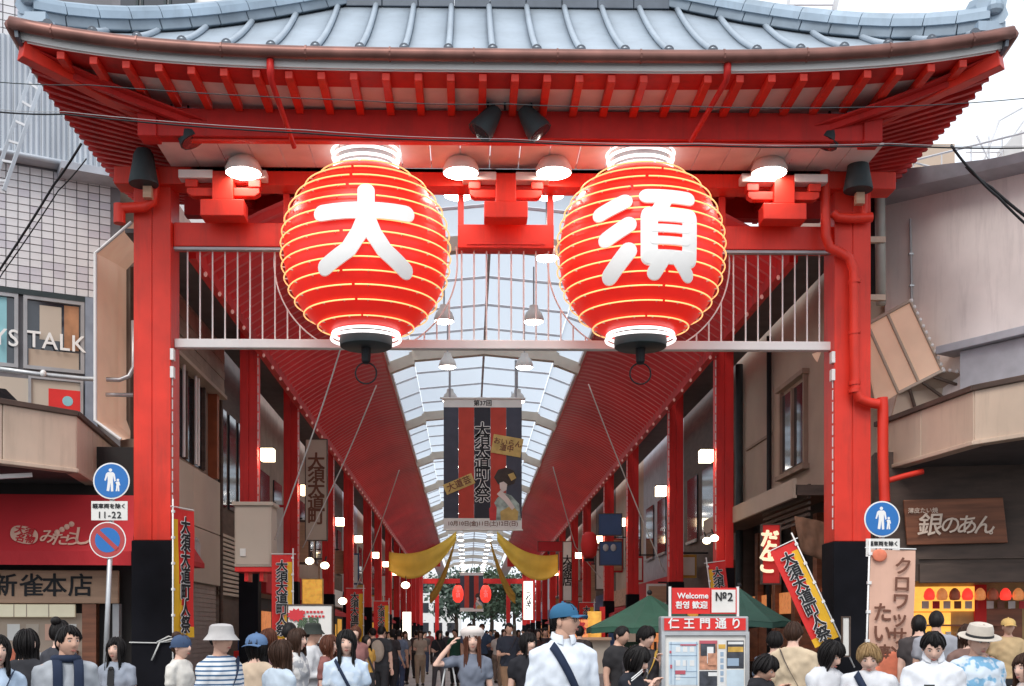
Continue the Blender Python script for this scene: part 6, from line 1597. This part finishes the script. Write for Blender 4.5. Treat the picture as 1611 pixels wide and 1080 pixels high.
        lp_ = MB(); lp_.tube([np.array((x, y_, z_)) * hs for x, y_, z_ in ((-.021, -.083, -.0615), (-.010, -.0905, -.0595), (0, -.0925, -.0605), (.010, -.0905, -.0595), (.021, -.083, -.0615))], [.0015 * hs, .0042 * hs, .0046 * hs, .0042 * hs, .0015 * hs], 6); lp_.tube([np.array((x, y_, z_)) * hs for x, y_, z_ in ((-.017, -.0845, -.0635), (0, -.0915, -.068), (.017, -.0845, -.0635))], [.0015 * hs, .005 * hs, .0015 * hs], 6); kid('lips', place(lp_), M['lip'])
    for si in (-1, 1):
        an = np.array((si * .09 * s, .02 * s + si * stride, .0)); shm = MB(); shm.ell(an + (0, -.055 * s, .045 * s), (.05 * s, .135 * s, .05 * s), 12, 8)
        shm.v = [(x, y, max(z, .004)) for x, y, z in shm.v]; kid('shoe', shm, M['shoe'])
    if strap:      # a strap from one shoulder to the other hip
        si = strap[1]; P = []
        for k in range(25):
            t = k / 24; ang = None
            z = (1.44 - .50 * t) * s; x = si * (.105 - .26 * t) * s
            i = min(6, max(0, int((z / s - .84) / .09)))
            rr_ = np.interp(z / s, [.84, .93, 1.03, 1.13, 1.24, 1.33, 1.405, 1.452], [.118, .118, .104, .102, .118, .112, .088, .068]); rx_ = np.interp(z / s, [.84, 1.03, 1.24, 1.33, 1.405, 1.452], [.17, .15, .165, .172, .155, .1])
            q = max(0, 1 - (abs(x) / ((rx_ * tw + .03) * s)) ** 2.4) ** (1 / 2.4)
            P.append((x, q, z, (rr_ * tw + .040) * s))
        for sg, nm in ((-1, 'strap'), (1, 'strap')):
            w_ = strap[2] if len(strap) > 2 else .02
            rows = [[(x - w_ * .7, sg * q * d, z - w_), (x + w_ * .7, sg * q * d, z + w_)] for x, q, z, d in P]
            kid(nm, MB().grid(rows, (0, sg * -.006, 0)), cloth(strap[0], 'strap'))
    if lean:
        pass
    rec = dict(label=label, loc=loc, rz=R_(face), body=Bm, head=Hm, vox=vox, skin=SK[sk], kids=kids, res=res,
               cl=[('shirt', Sm, cloth(top, 'shirt_cloth', pat=patt)), ('skirt' if skirt else 'trousers', Tm, cloth(bot, 'trouser_cloth'))], extra=extra)
    QUEUE.append(rec); rec['hands'] = hands; rec['s'] = s; rec['H'] = H; rec['neck'] = neck; rec['topc'] = top
    return rec
def W3(rec, v):
    c, s_ = math.cos(rec['rz']), math.sin(rec['rz']); return np.array((rec['loc'][0] + v[0] * c - v[1] * s_, rec['loc'][1] + v[0] * s_ + v[1] * c, v[2]))
WH = (.64, .65, .68); BK = (.03, .03, .034); NV = (.02, .03, .06); GY_ = (.38, .40, .43); DN = (.05, .07, .13); BG = (.42, .33, .24); CR = (.62, .50, .36)
P_ = person
# --- left foreground
P_(-4, 1000, 8.6, 30, 'person in pale blue at the left edge of the crowd', (.45, .55, .68), DN, ('mid', 'k'), strap=(NV, 1), fem=True)
P_(41, 991, 9.6, 175, 'person with long black hair and a dark top seen from behind', (.03, .03, .035), BK, ('long', 'k'), fem=True, sleeve='long')
P_(104, 986, 8.9, 26, 'person in a grey tee with a dark scarf beside the left sign pole', (.36, .38, .41), NV, ('short', 'k'), sk='m', head=(22, 0), extra='scarf')
P_(93, 977, 11.5, 160, 'person with dark hair standing behind the one with a dark scarf', (.05, .05, .06), BK, ('bun', 'k'), fem=True)
P_(183, 1004, 11.6, -8, 'person in a grey dress with dark hair and fringe right of the left sign pole', (.30, .33, .39), (.3, .33, .39), ('mid', 'k'), fem=True, arms=('bent', 'bent'), skirt=True, extra='tie')
P_(284, 1000, 11.6, 70, 'person in a white tee with navy bandana walking right by the left post', (.66, .63, .58), DN, ('bun', 'b'), hat=('bandana', (.05, .08, .15)), fem=True)
P_(347, 984, 9.6, 58, 'person in a striped shirt and grey bucket hat with a dark strap', (.68, .70, .72), (.2, .19, .18), ('crop', 'k'), hat=('bucket', (.44, .42, .41)), sk='m', strap=(NV, 1, .022), arms=('bent', 'bent'), patt=('stripe', (.06, .13, .24), 8.5), sleeve='roll')
P_(403, 999, 10.4, 165, 'person in a beige top and blue cap seen from behind', (.58, .45, .33), (.4, .35, .3), ('mid', 'k'), hat=('capback', (.10, .17, .30)), fem=True)
P_(421, 990, 13.5, 150, 'person with reddish hair behind the blue cap', (.12, .06, .07), BK, ('mid', 'r'), fem=True)
P_(440, 1008, 9.9, 140, 'person with long brown hair and a pale blue blouse, turned away', (.50, .58, .66), DN, ('long', 'b'), fem=True, sleeve='long', head=(-20, 0))
P_(466, 990, 12.4, 70, 'person in a patterned top with brown hair looking right', (.36, .36, .38), (.25, .25, .27), ('bob', 'b'), fem=True, sleeve='none', patt=('spot', (.62, .6, .58), 14))
P_(455, 980, 15, 160, 'person with black hair just left of the notice board', (.04, .04, .05), BK, ('short', 'k'))
P_(491, 982, 14.0, 88, 'person in a white shirt and black hat facing right by the notice board', (.62, .62, .63), NV, ('crop', 'k'), hat=('bucket', (.03, .035, .03)), sk='m', sleeve='long', arms=('bent', 'bent'))
P_(516, 1000, 13.2, 75, 'person with reddish brown hair behind the long-haired one in pale blue', (.25, .1, .09), BK, ('bob', 'r'), fem=True, arms=('bent', 'bent'))
P_(545, 992, 10.6, 6, 'person with long black hair, fringe and pale blue dress facing the street', (.52, .62, .74), (.5, .6, .72), ('long', 'k'), fem=True, sleeve='short', skirt=True, strap=(NV, -1, .013), patt=('spot', (.62, .7, .78), 10))
# --- middle
P_(743, 992, 12.2, 4, 'person in a white beret and grey top with one hand raised to the hair', (.17, .19, .24), NV, ('long', 'r'), hat=('beret', (.66, .58, .54)), fem=True, arms=('raise', 'down'), head=(0, -4), sleeve='short')
P_(829, 996, 12.6, 18, 'person in a black top with a dark bob left of the tall man in white', (.02, .02, .025), BK, ('bob', 'k'), fem=True, sleeve='short', head=(12, 0))
P_(886, 952, 8.5, 14, 'tall person in a white shirt, blue cap and black strap', (.70, .75, .82), (.25, .24, .22), ('crop', 'k'), hat=('cap', (.035, .13, .24)), sleeve='long', strap=(NV, -1, .026), head=(46, -6), neck=1, sk='m', extra='glasses')
P_(995, 1014, 9.6, 62, 'person in a black jacket with white stripes looking down beside the kiosk', (.02, .022, .03), BK, ('bob', 'k'), fem=True, sleeve='long', head=(0, 22), arms=('eat', 'eat'), extra='stripe')
P_(974, 984, 14.4, 40, 'person in a black tee and brown apron strap under the left parasol', (.03, .028, .03), (.2, .11, .07), ('short', 'k'), sk='m', strap=((.22, .12, .07), 1, .02), head=(10, 14))
P_(1013, 985, 12.8, 20, 'person in a mustard scarf by the left side of the kiosk', (.05, .045, .05), BK, ('fringe', 'k'), arms=('bent', 'eat'), strap=((.5, .3, .06), 1, .03), head=(20, 10))
P_(600, 985, 25, 160, 'person with a backpack seen from behind in the left part of the crowd', (.04, .04, .045), BK, ('short', 'k'), extra='backpack')
# --- right foreground
P_(1197, 1027, 9.8, 52, 'person in black with head bowed, eating beside the kiosk', (.02, .02, .024), BK, ('fringe', 'k'), head=(0, 26), arms=('eat', 'eat'), sleeve='long', sk='m')
P_(1219, 994, 13, 165, 'person in a grey blue shirt seen from behind right of the kiosk', (.17, .21, .28), NV, ('short', 'k'))
P_(1248, 979, 11.8, 150, 'person in a cream jacket seen from behind under the leaning flag', (.58, .46, .32), (.12, .1, .09), ('short', 'b'), sleeve='long', arms=('down', 'bent'), strap=((.1, .08, .07), 1))
P_(1299, 1004, 9.4, 30, 'person in a white tee with dark bob looking down at a red phone', WH, DN, ('bob', 'k'), fem=True, arms=('phone', 'phone'), head=(8, 26), extra='phone_r')
P_(1367, 1010, 9.2, -18, 'person with blond hair in a white tee with a dark diagonal strap', WH, BK, ('fringe', 'y'), strap=(NV, -1, .026), head=(0, 20))
P_(1468, 990, 9.0, -14, 'person with black hair in a white shirt looking down at a phone', (.72, .74, .78), NV, ('short', 'k'), arms=('phone', 'down'), head=(-4, 26), sleeve='roll', neck=1, extra='phone_k')
P_(1473, 957, 14.2, 155, 'tall person in a grey tee seen from behind at the taiyaki counter', (.30, .30, .33), BK, ('short', 'k'), sk='m')
P_(1446, 968, 15.2, 165, 'person with dark hair half hidden behind the taiyaki flag', (.06, .05, .05), BK, ('mid', 'k'))
P_(1538, 983, 9.3, 12, 'person in a blue flowered shirt and pale straw hat', (.62, .70, .78), DN, ('crop', 'k'), hat=('fedora', (.55, .49, .42)), head=(-8, 14), patt=('spot', (.2, .42, .62), 11), sk='m')
P_(1522, 983, 12.2, 170, 'person with dark hair behind the straw hat', (.2, .12, .1), BK, ('mid', 'b'), fem=True)
P_(1586, 974, 17.5, -10, 'shop worker in a yellow cap inside the taiyaki counter', (.5, .36, .2), BK, ('crop', 'k'), hat=('cap', (.62, .42, .16)), sk='m')
P_(1616, 1030, 9.0, -70, 'person cut off by the right edge with a pale top', (.62, .52, .48), BG, ('bob', 'b'), fem=True)
# --- crowd in the arcade
crowd = [(690, 992, 33, 20, 'l', (.025, .025, .03), (.12, .11, .12), 'long', 'k', 1, 'person in black with folded arms left of the white beret'), (716, 990, 36, -10, 'm', (.03, .10, .07), BK, 'short', 'k', 0, 'person in a dark green tee beside the white beret'),
 (739, 978, 34, 10, 'm', (.10, .13, .22), BK, 'short', 'k', 0, 'tall person with dark hair behind the white beret on its left'), (758, 980, 35, 0, 't', (.06, .1, .17), BK, 'short', 'b', 0, 'tall person with dark hair behind the white beret on its right'),
 (782, 994, 38, 160, 'l', (.68, .66, .62), (.3, .24, .2), 'mid', 'b', 1, 'person in a white top walking away right of the beret'), (801, 980, 24, 14, 'm', (.03, .035, .05), (.25, .15, .09), 'short', 'k', 0, 'tall person in black with a dark bag behind the black bob'),
 (845, 990, 27, 0, 'm', (.06, .03, .03), BK, 'mid', 'k', 1, 'person with brown hair just left of the tall man in white'), (858, 988, 30, 20, 'm', (.04, .03, .04), BK, 'short', 'k', 0, 'person with a dark head against the tall man\'s shoulder'),
 (576, 1000, 22, 30, 'l', (.5, .28, .06), BK, 'mid', 'k', 1, 'person with an orange scarf right of the pale blue dress'), (587, 988, 28, 200, 'm', (.08, .07, .07), BK, 'short', 'k', 0, 'person in dark clothes left of the backpack'),
 (618, 990, 29, 150, 'm', (.05, .045, .05), BK, 'mid', 'k', 1, 'person in dark clothes right of the backpack'), (637, 993, 37, 20, 'l', (.3, .28, .27), BK, 'mid', 'b', 1, 'person in grey by the tall bright shop light'),
 (655, 992, 42, 190, 'm', (.07, .06, .06), BK, 'short', 'k', 0, 'person in dark clothes walking away right of the bright shop light'), (668, 994, 46, 10, 'l', (.2, .18, .17), DN, 'short', 'k', 0, 'person in brown grey near the middle of the arcade'),
 (703, 993, 50, 180, 'm', (.06, .05, .06), BK, 'mid', 'k', 1, 'person in black walking away near the centre'), (727, 992, 54, 5, 'l', (.4, .38, .36), DN, 'short', 'k', 0, 'person in pale grey deep in the arcade left of centre'),
 (772, 991, 48, 10, 'm', (.05, .06, .1), BK, 'short', 'k', 0, 'person in navy deep in the arcade right of centre'), (791, 990, 56, 180, 'l', (.3, .3, .32), BK, 'short', 'k', 0, 'person in grey walking away deep in the arcade'),
 (815, 991, 44, 20, 'm', (.2, .05, .05), BK, 'mid', 'b', 1, 'person in dark red deep on the right of the arcade'), (834, 989, 40, 190, 'm', (.04, .04, .05), BK, 'short', 'k', 0, 'person in black deep on the right of the arcade'),
 (604, 992, 34, 10, 'l', (.16, .13, .12), BK, 'mid', 'k', 1, 'person in brown deep on the left behind the backpack'), (868, 990, 34, 10, 'l', (.25, .2, .2), BK, 'short', 'k', 0, 'person in brown grey beside the tall man in white'),
 (912, 985, 22, 160, 'm', (.05, .04, .04), BK, 'short', 'k', 0, 'person in black at the snack stall'), (645, 994, 52, 170, 'l', (.5, .48, .46), BK, 'short', 'k', 0, 'person in white deep on the left of the arcade')]
crowd += [(583, 992, 40, 20, 'l', (.45, .2, .2), DN, 'long', 'b', 1, 'person in dusty pink deep on the left, left of the backpack'), (611, 994, 45, -15, 'l', (.55, .54, .5), BK, 'short', 'k', 0, 'person in cream deep on the left beyond the backpack'),
 (628, 991, 31, 170, 'm', (.16, .2, .28), DN, 'short', 'k', 0, 'person in slate blue walking away by the bright shop light'), (661, 992, 36, 5, 'l', (.5, .42, .34), BG, 'mid', 'b', 1, 'person in tan left of the person with folded arms'),
 (676, 993, 60, 0, 'l', (.4, .12, .12), BK, 'short', 'k', 0, 'small distant person in red left of centre'), (694, 992, 64, 180, 'l', (.5, .5, .52), DN, 'mid', 'k', 1, 'small distant person in pale grey walking away left of centre'),
 (765, 992, 58, 10, 'l', (.58, .56, .5), DN, 'long', 'k', 1, 'small distant person in cream right of centre'), (779, 991, 66, 0, 'l', (.15, .25, .35), BK, 'short', 'k', 0, 'small distant person in blue right of centre'),
 (793, 990, 34, -12, 'l', (.56, .5, .46), (.3, .22, .16), 'long', 'b', 1, 'person in a pale blouse facing the street right of the beret'), (823, 990, 52, 12, 'l', (.42, .42, .44), BK, 'short', 'k', 0, 'person in mid grey deep on the right of the arcade'),
 (852, 989, 46, -8, 'l', (.5, .32, .16), DN, 'mid', 'b', 1, 'person in ochre deep behind the tall man in white'), (876, 989, 42, 8, 'l', (.56, .55, .56), BK, 'short', 'k', 0, 'person in white deep at the right beside the shops'),
 (898, 988, 30, 15, 'l', (.2, .26, .36), DN, 'short', 'k', 0, 'person in faded blue left of the snack stall'), (560, 985, 19, 25, 'l', (.3, .14, .13), BK, 'bob', 'r', 1, 'person in dark red with a bob right of the pale blue dress')]
for (px, yt, Y, fc, sk, tp, bt, hr, hc_, fm, lb) in crowd:
    P_(px, yt, Y, fc, lb, tp, bt, (hr, hc_), sk=sk, fem=bool(fm), arms=('bent', 'bent') if 'folded' in lb or 'bag' in lb else ((('down', 'swing'), ('swing', 'down'), ('bag', 'bent'), ('down', 'phone'))[int(px) % 4]), head=((int(px) * 7) % 40 - 20, (int(px) * 5) % 12 - 3), strap=(((.06, .05, .05), 1 if int(px) % 2 else -1, .02) if int(px) % 3 == 0 else None))

# ---- grow the surfaces: one voxel remesh per body and garment, in a scratch scene
jobs = []
for r in QUEUE:
    for nm, mb, m in [('person', r['body'], r['skin'])] + r['cl']:
        me = mb.mesh(nm, m); o = bpy.data.objects.new(nm, me); COL.objects.link(o)
        md = o.modifiers.new('r', 'REMESH'); md.mode = 'VOXEL'; md.voxel_size = r['vox'] * (1 if nm == 'person' else 1.05); md.use_smooth_shade = True
        sm_ = o.modifiers.new('s', 'SMOOTH'); sm_.factor = .5; sm_.iterations = 3 if nm == 'person' else 4
        jobs.append((r, nm, o, m))
dg = bpy.context.evaluated_depsgraph_get(); dg.update()
for r, nm, o, m in jobs:
    me = bpy.data.meshes.new_from_object(o.evaluated_get(dg)); me.name = nm
    me.materials.clear(); me.materials.append(m)
    if nm == 'person':
        n = len(me.vertices); co = np.empty(n * 3); me.vertices.foreach_get('co', co); co = co.reshape(-1, 3)
        fs = [tuple(p.vertices) for p in me.polygons]; hv = r['head']
        nm_ = bpy.data.meshes.new('person'); nm_.from_pydata([tuple(x) for x in co] + hv.v, [], fs + [tuple(i + n for i in f) for f in hv.f])
        nm_.materials.append(m); nm_.polygons.foreach_set('use_smooth', [True] * len(nm_.polygons)); nm_.update()
        ob = link('person', nm_, None, r['loc']); ob.rotation_euler = (0, 0, r['rz']); r['ob'] = ob
        setp(ob, r['label'], 'person', 'people in the street')
        bpy.data.meshes.remove(me)
    else:
        n = len(me.vertices)
        if r['res']:
            co = np.empty(n * 3); me.vertices.foreach_get('co', co); co = co.reshape(-1, 3); no = np.array([v.normal[:] for v in me.vertices])
            sd = r['loc'][0] * 3.1
            amp = .014 if nm == 'shirt' else .009
            d = np.array([noise.noise((x * 7 + sd, y * 7, z * 11 + x * 5)) + .6 * noise.noise((x * 17 + sd, y * 15 + 3, z * 15 - x * 9)) for x, y, z in co])
            co = co + no * (d * amp)[:, None]; me.vertices.foreach_set('co', co.ravel()); me.update()
        me.polygons.foreach_set('use_smooth', [True] * len(me.polygons))
        link(nm, me, r['ob'])
for r, nm, o, m in jobs: bpy.data.objects.remove(o)
for r in QUEUE:
    for nm, me in r['kids']: link(nm, me, r['ob'])
    ex, ob, s = r['extra'], r['ob'], r['s']
    if r['neck']:      # shirt collar, open at the front
        P = []
        for k in range(15):
            t = -PI / 2 + .32 + (2 * PI - .64) * k / 14; c_, s_ = math.cos(t), math.sin(t); fr = max(0, -s_)
            P.append([((.060 + .012 * fr) * s * c_, (.060 * s_ + .006) * s, (1.525 - .02 * fr) * s), (.076 * s * c_, (.078 * s_ + .002) * s, (1.53 - .03 * fr) * s), ((.086 + .004 * fr) * s * c_, (.086 * s_ - .002) * s, (1.492 - .05 * fr) * s)])
        link('collar', MB().grid(P, (0, 0, -.006)).mesh('collar', cloth(r['topc'], 'shirt_cloth'), smooth=True), ob)
    if ex == 'scarf':
        m = MB(); c = cloth(NV, 'scarf_cloth')
        m.torus((0, .01, 1.465 * s), .085 * s, .03 * s, 24, 8)
        for si in (-1, 1): m.grid([[(si * (.075 + .035 * e) * s, -.115 * s - .012 * math.sin(t * 3) * 1 + (0 if t > .15 else .05 * (1 - t / .15)), (1.46 - .42 * t) * s) for e in (-1, -.3, .4, 1)] for t in np.linspace(0, 1, 10)], (0, -.018, 0))
        link('scarf', m.mesh('scarf', c, smooth=True), ob)
    elif ex == 'tie':
        m = MB(); m.prism([(-.03, -.125 * s, 1.38 * s), (.03, -.125 * s, 1.38 * s), (.035, -.135 * s, 1.22 * s), (0, -.135 * s, 1.18 * s), (-.035, -.135 * s, 1.22 * s)], (0, -.01, 0)); m.ell((0, -.125 * s, 1.39 * s), (.03, .02, .022), 8, 6); link('neck_ribbon', m.mesh('neck_ribbon', M['ink']), ob)
    elif ex == 'glasses':
        m = MB(); RM = np.array(Matrix.Rotation(R_(46), 3, 'Z') @ Matrix.Rotation(R_(-6), 3, 'X')); piv = np.array((0, .02, 1.5 * s)); hs = max(.96, .5 + .5 * r['H'] / 1.75); hc = np.array((0, -.012 * s, r['H'] * .997 - .117 * hs)) - piv
        for si in (-1, 1):
            m.torus((si * .033, -.096, .008), .021, .0018, 18, 5, axis='y'); m.tube([(si * .054, -.096, .012), (si * .078, -.05, .012), (si * .08, .01, .01)], .0016, 5)
        m.tube([(-.012, -.098, .012), (.012, -.098, .012)], .0016, 5)
        m.v = [tuple(RM @ (np.array(v) * hs + hc) + piv) for v in m.v]; link('glasses', m.mesh('glasses', M['black']), ob)
    elif ex == 'stripe':
        m = MB()
        for si in (-1, 1):
            for dz in (0, .018): m.grid([[(si * (.05 + .15 * t) * s, (-.098 + .05 * t * t) * s - .012, (1.445 - .05 * t - .03 * t * t) * s + dz + .028 * s), (si * (.05 + .15 * t) * s, (-.098 + .05 * t * t) * s - .012, (1.437 - .05 * t - .03 * t * t) * s + dz + .028 * s)] for t in np.linspace(0, 1, 6)], (0, -.006, 0))
        link('jacket_stripe', m.mesh('jacket_stripe', M['whiteink']), ob)
    elif ex == 'backpack':
        m = MB(); m.ell((0, .2 * s, 1.2 * s), (.16, .1, .24), 14, 10); link('backpack', m.mesh('backpack', cloth((.33, .27, .22), 'backpack_cloth'), smooth=True), ob)
    elif ex in ('phone_r', 'phone_k'):
        h, d, nr = r['hands'][0]; h2 = r['hands'][1][0]
        c = (h + h2) / 2 if ex == 'phone_r' else h
        c = W3(r, c + np.array((0, -.0, .015))); tl_ = R_(-40)
        m = MB(); m.box(-.038, .038, -.005, .005, -.075, .075); o = m.build('mobile_phone', M['redink'] if ex == 'phone_r' else M['ink'])
        sc = MB().box(-.034, .034, .0052, .007, -.066, .066).build('phone_screen', M['glassd'], o, local=True)
        o.location = c; o.rotation_euler = (R_(-48), 0, r['rz'])
        setp(o, 'red phone held by the person with the dark bob' if ex == 'phone_r' else 'black phone held by the person in the white shirt', 'phone')
# white tote on the arm of the person in the beret
r = [q for q in QUEUE if 'beret and grey' in q['label']][0]
c = W3(r, (-.25, -.05, 1.02))
T = root('tote_bag', c, 'white tote bag hanging beside the person in the white beret', 'bag')
P = [[(c[0] + .15 * (a - .5) * 2 * (1 - .08 * b), c[1] + (.035 * math.sin(PI * a) + .02) * -1, c[2] - .36 * b) for a in np.linspace(0, 1, 7)] for b in np.linspace(0, 1, 6)]
MB().grid(P, (0, .09, 0)).build('bag_body', cloth((.66, .62, .58), 'canvas'), T, True)
MB().tube([c + (-.08, -.02, 0), c + (-.03, .02, .3), c + (.03, .03, .34), c + (.09, .0, 0)], .009, 6).build('bag_handle', M['cordw'], T, True)
# red phone case strap of the worker, shop counter details

# ---- soften the hard edges of built pieces
for o in list(SC.objects):
    if o.type == 'MESH' and 8 <= len(o.data.vertices) <= 48 and o.name.split('.')[0] in BEVEL:
        md = o.modifiers.new('bevel', 'BEVEL'); md.width = BEVEL[o.name.split('.')[0]]; md.segments = 2; md.limit_method = 'ANGLE'; md.angle_limit = R_(40)
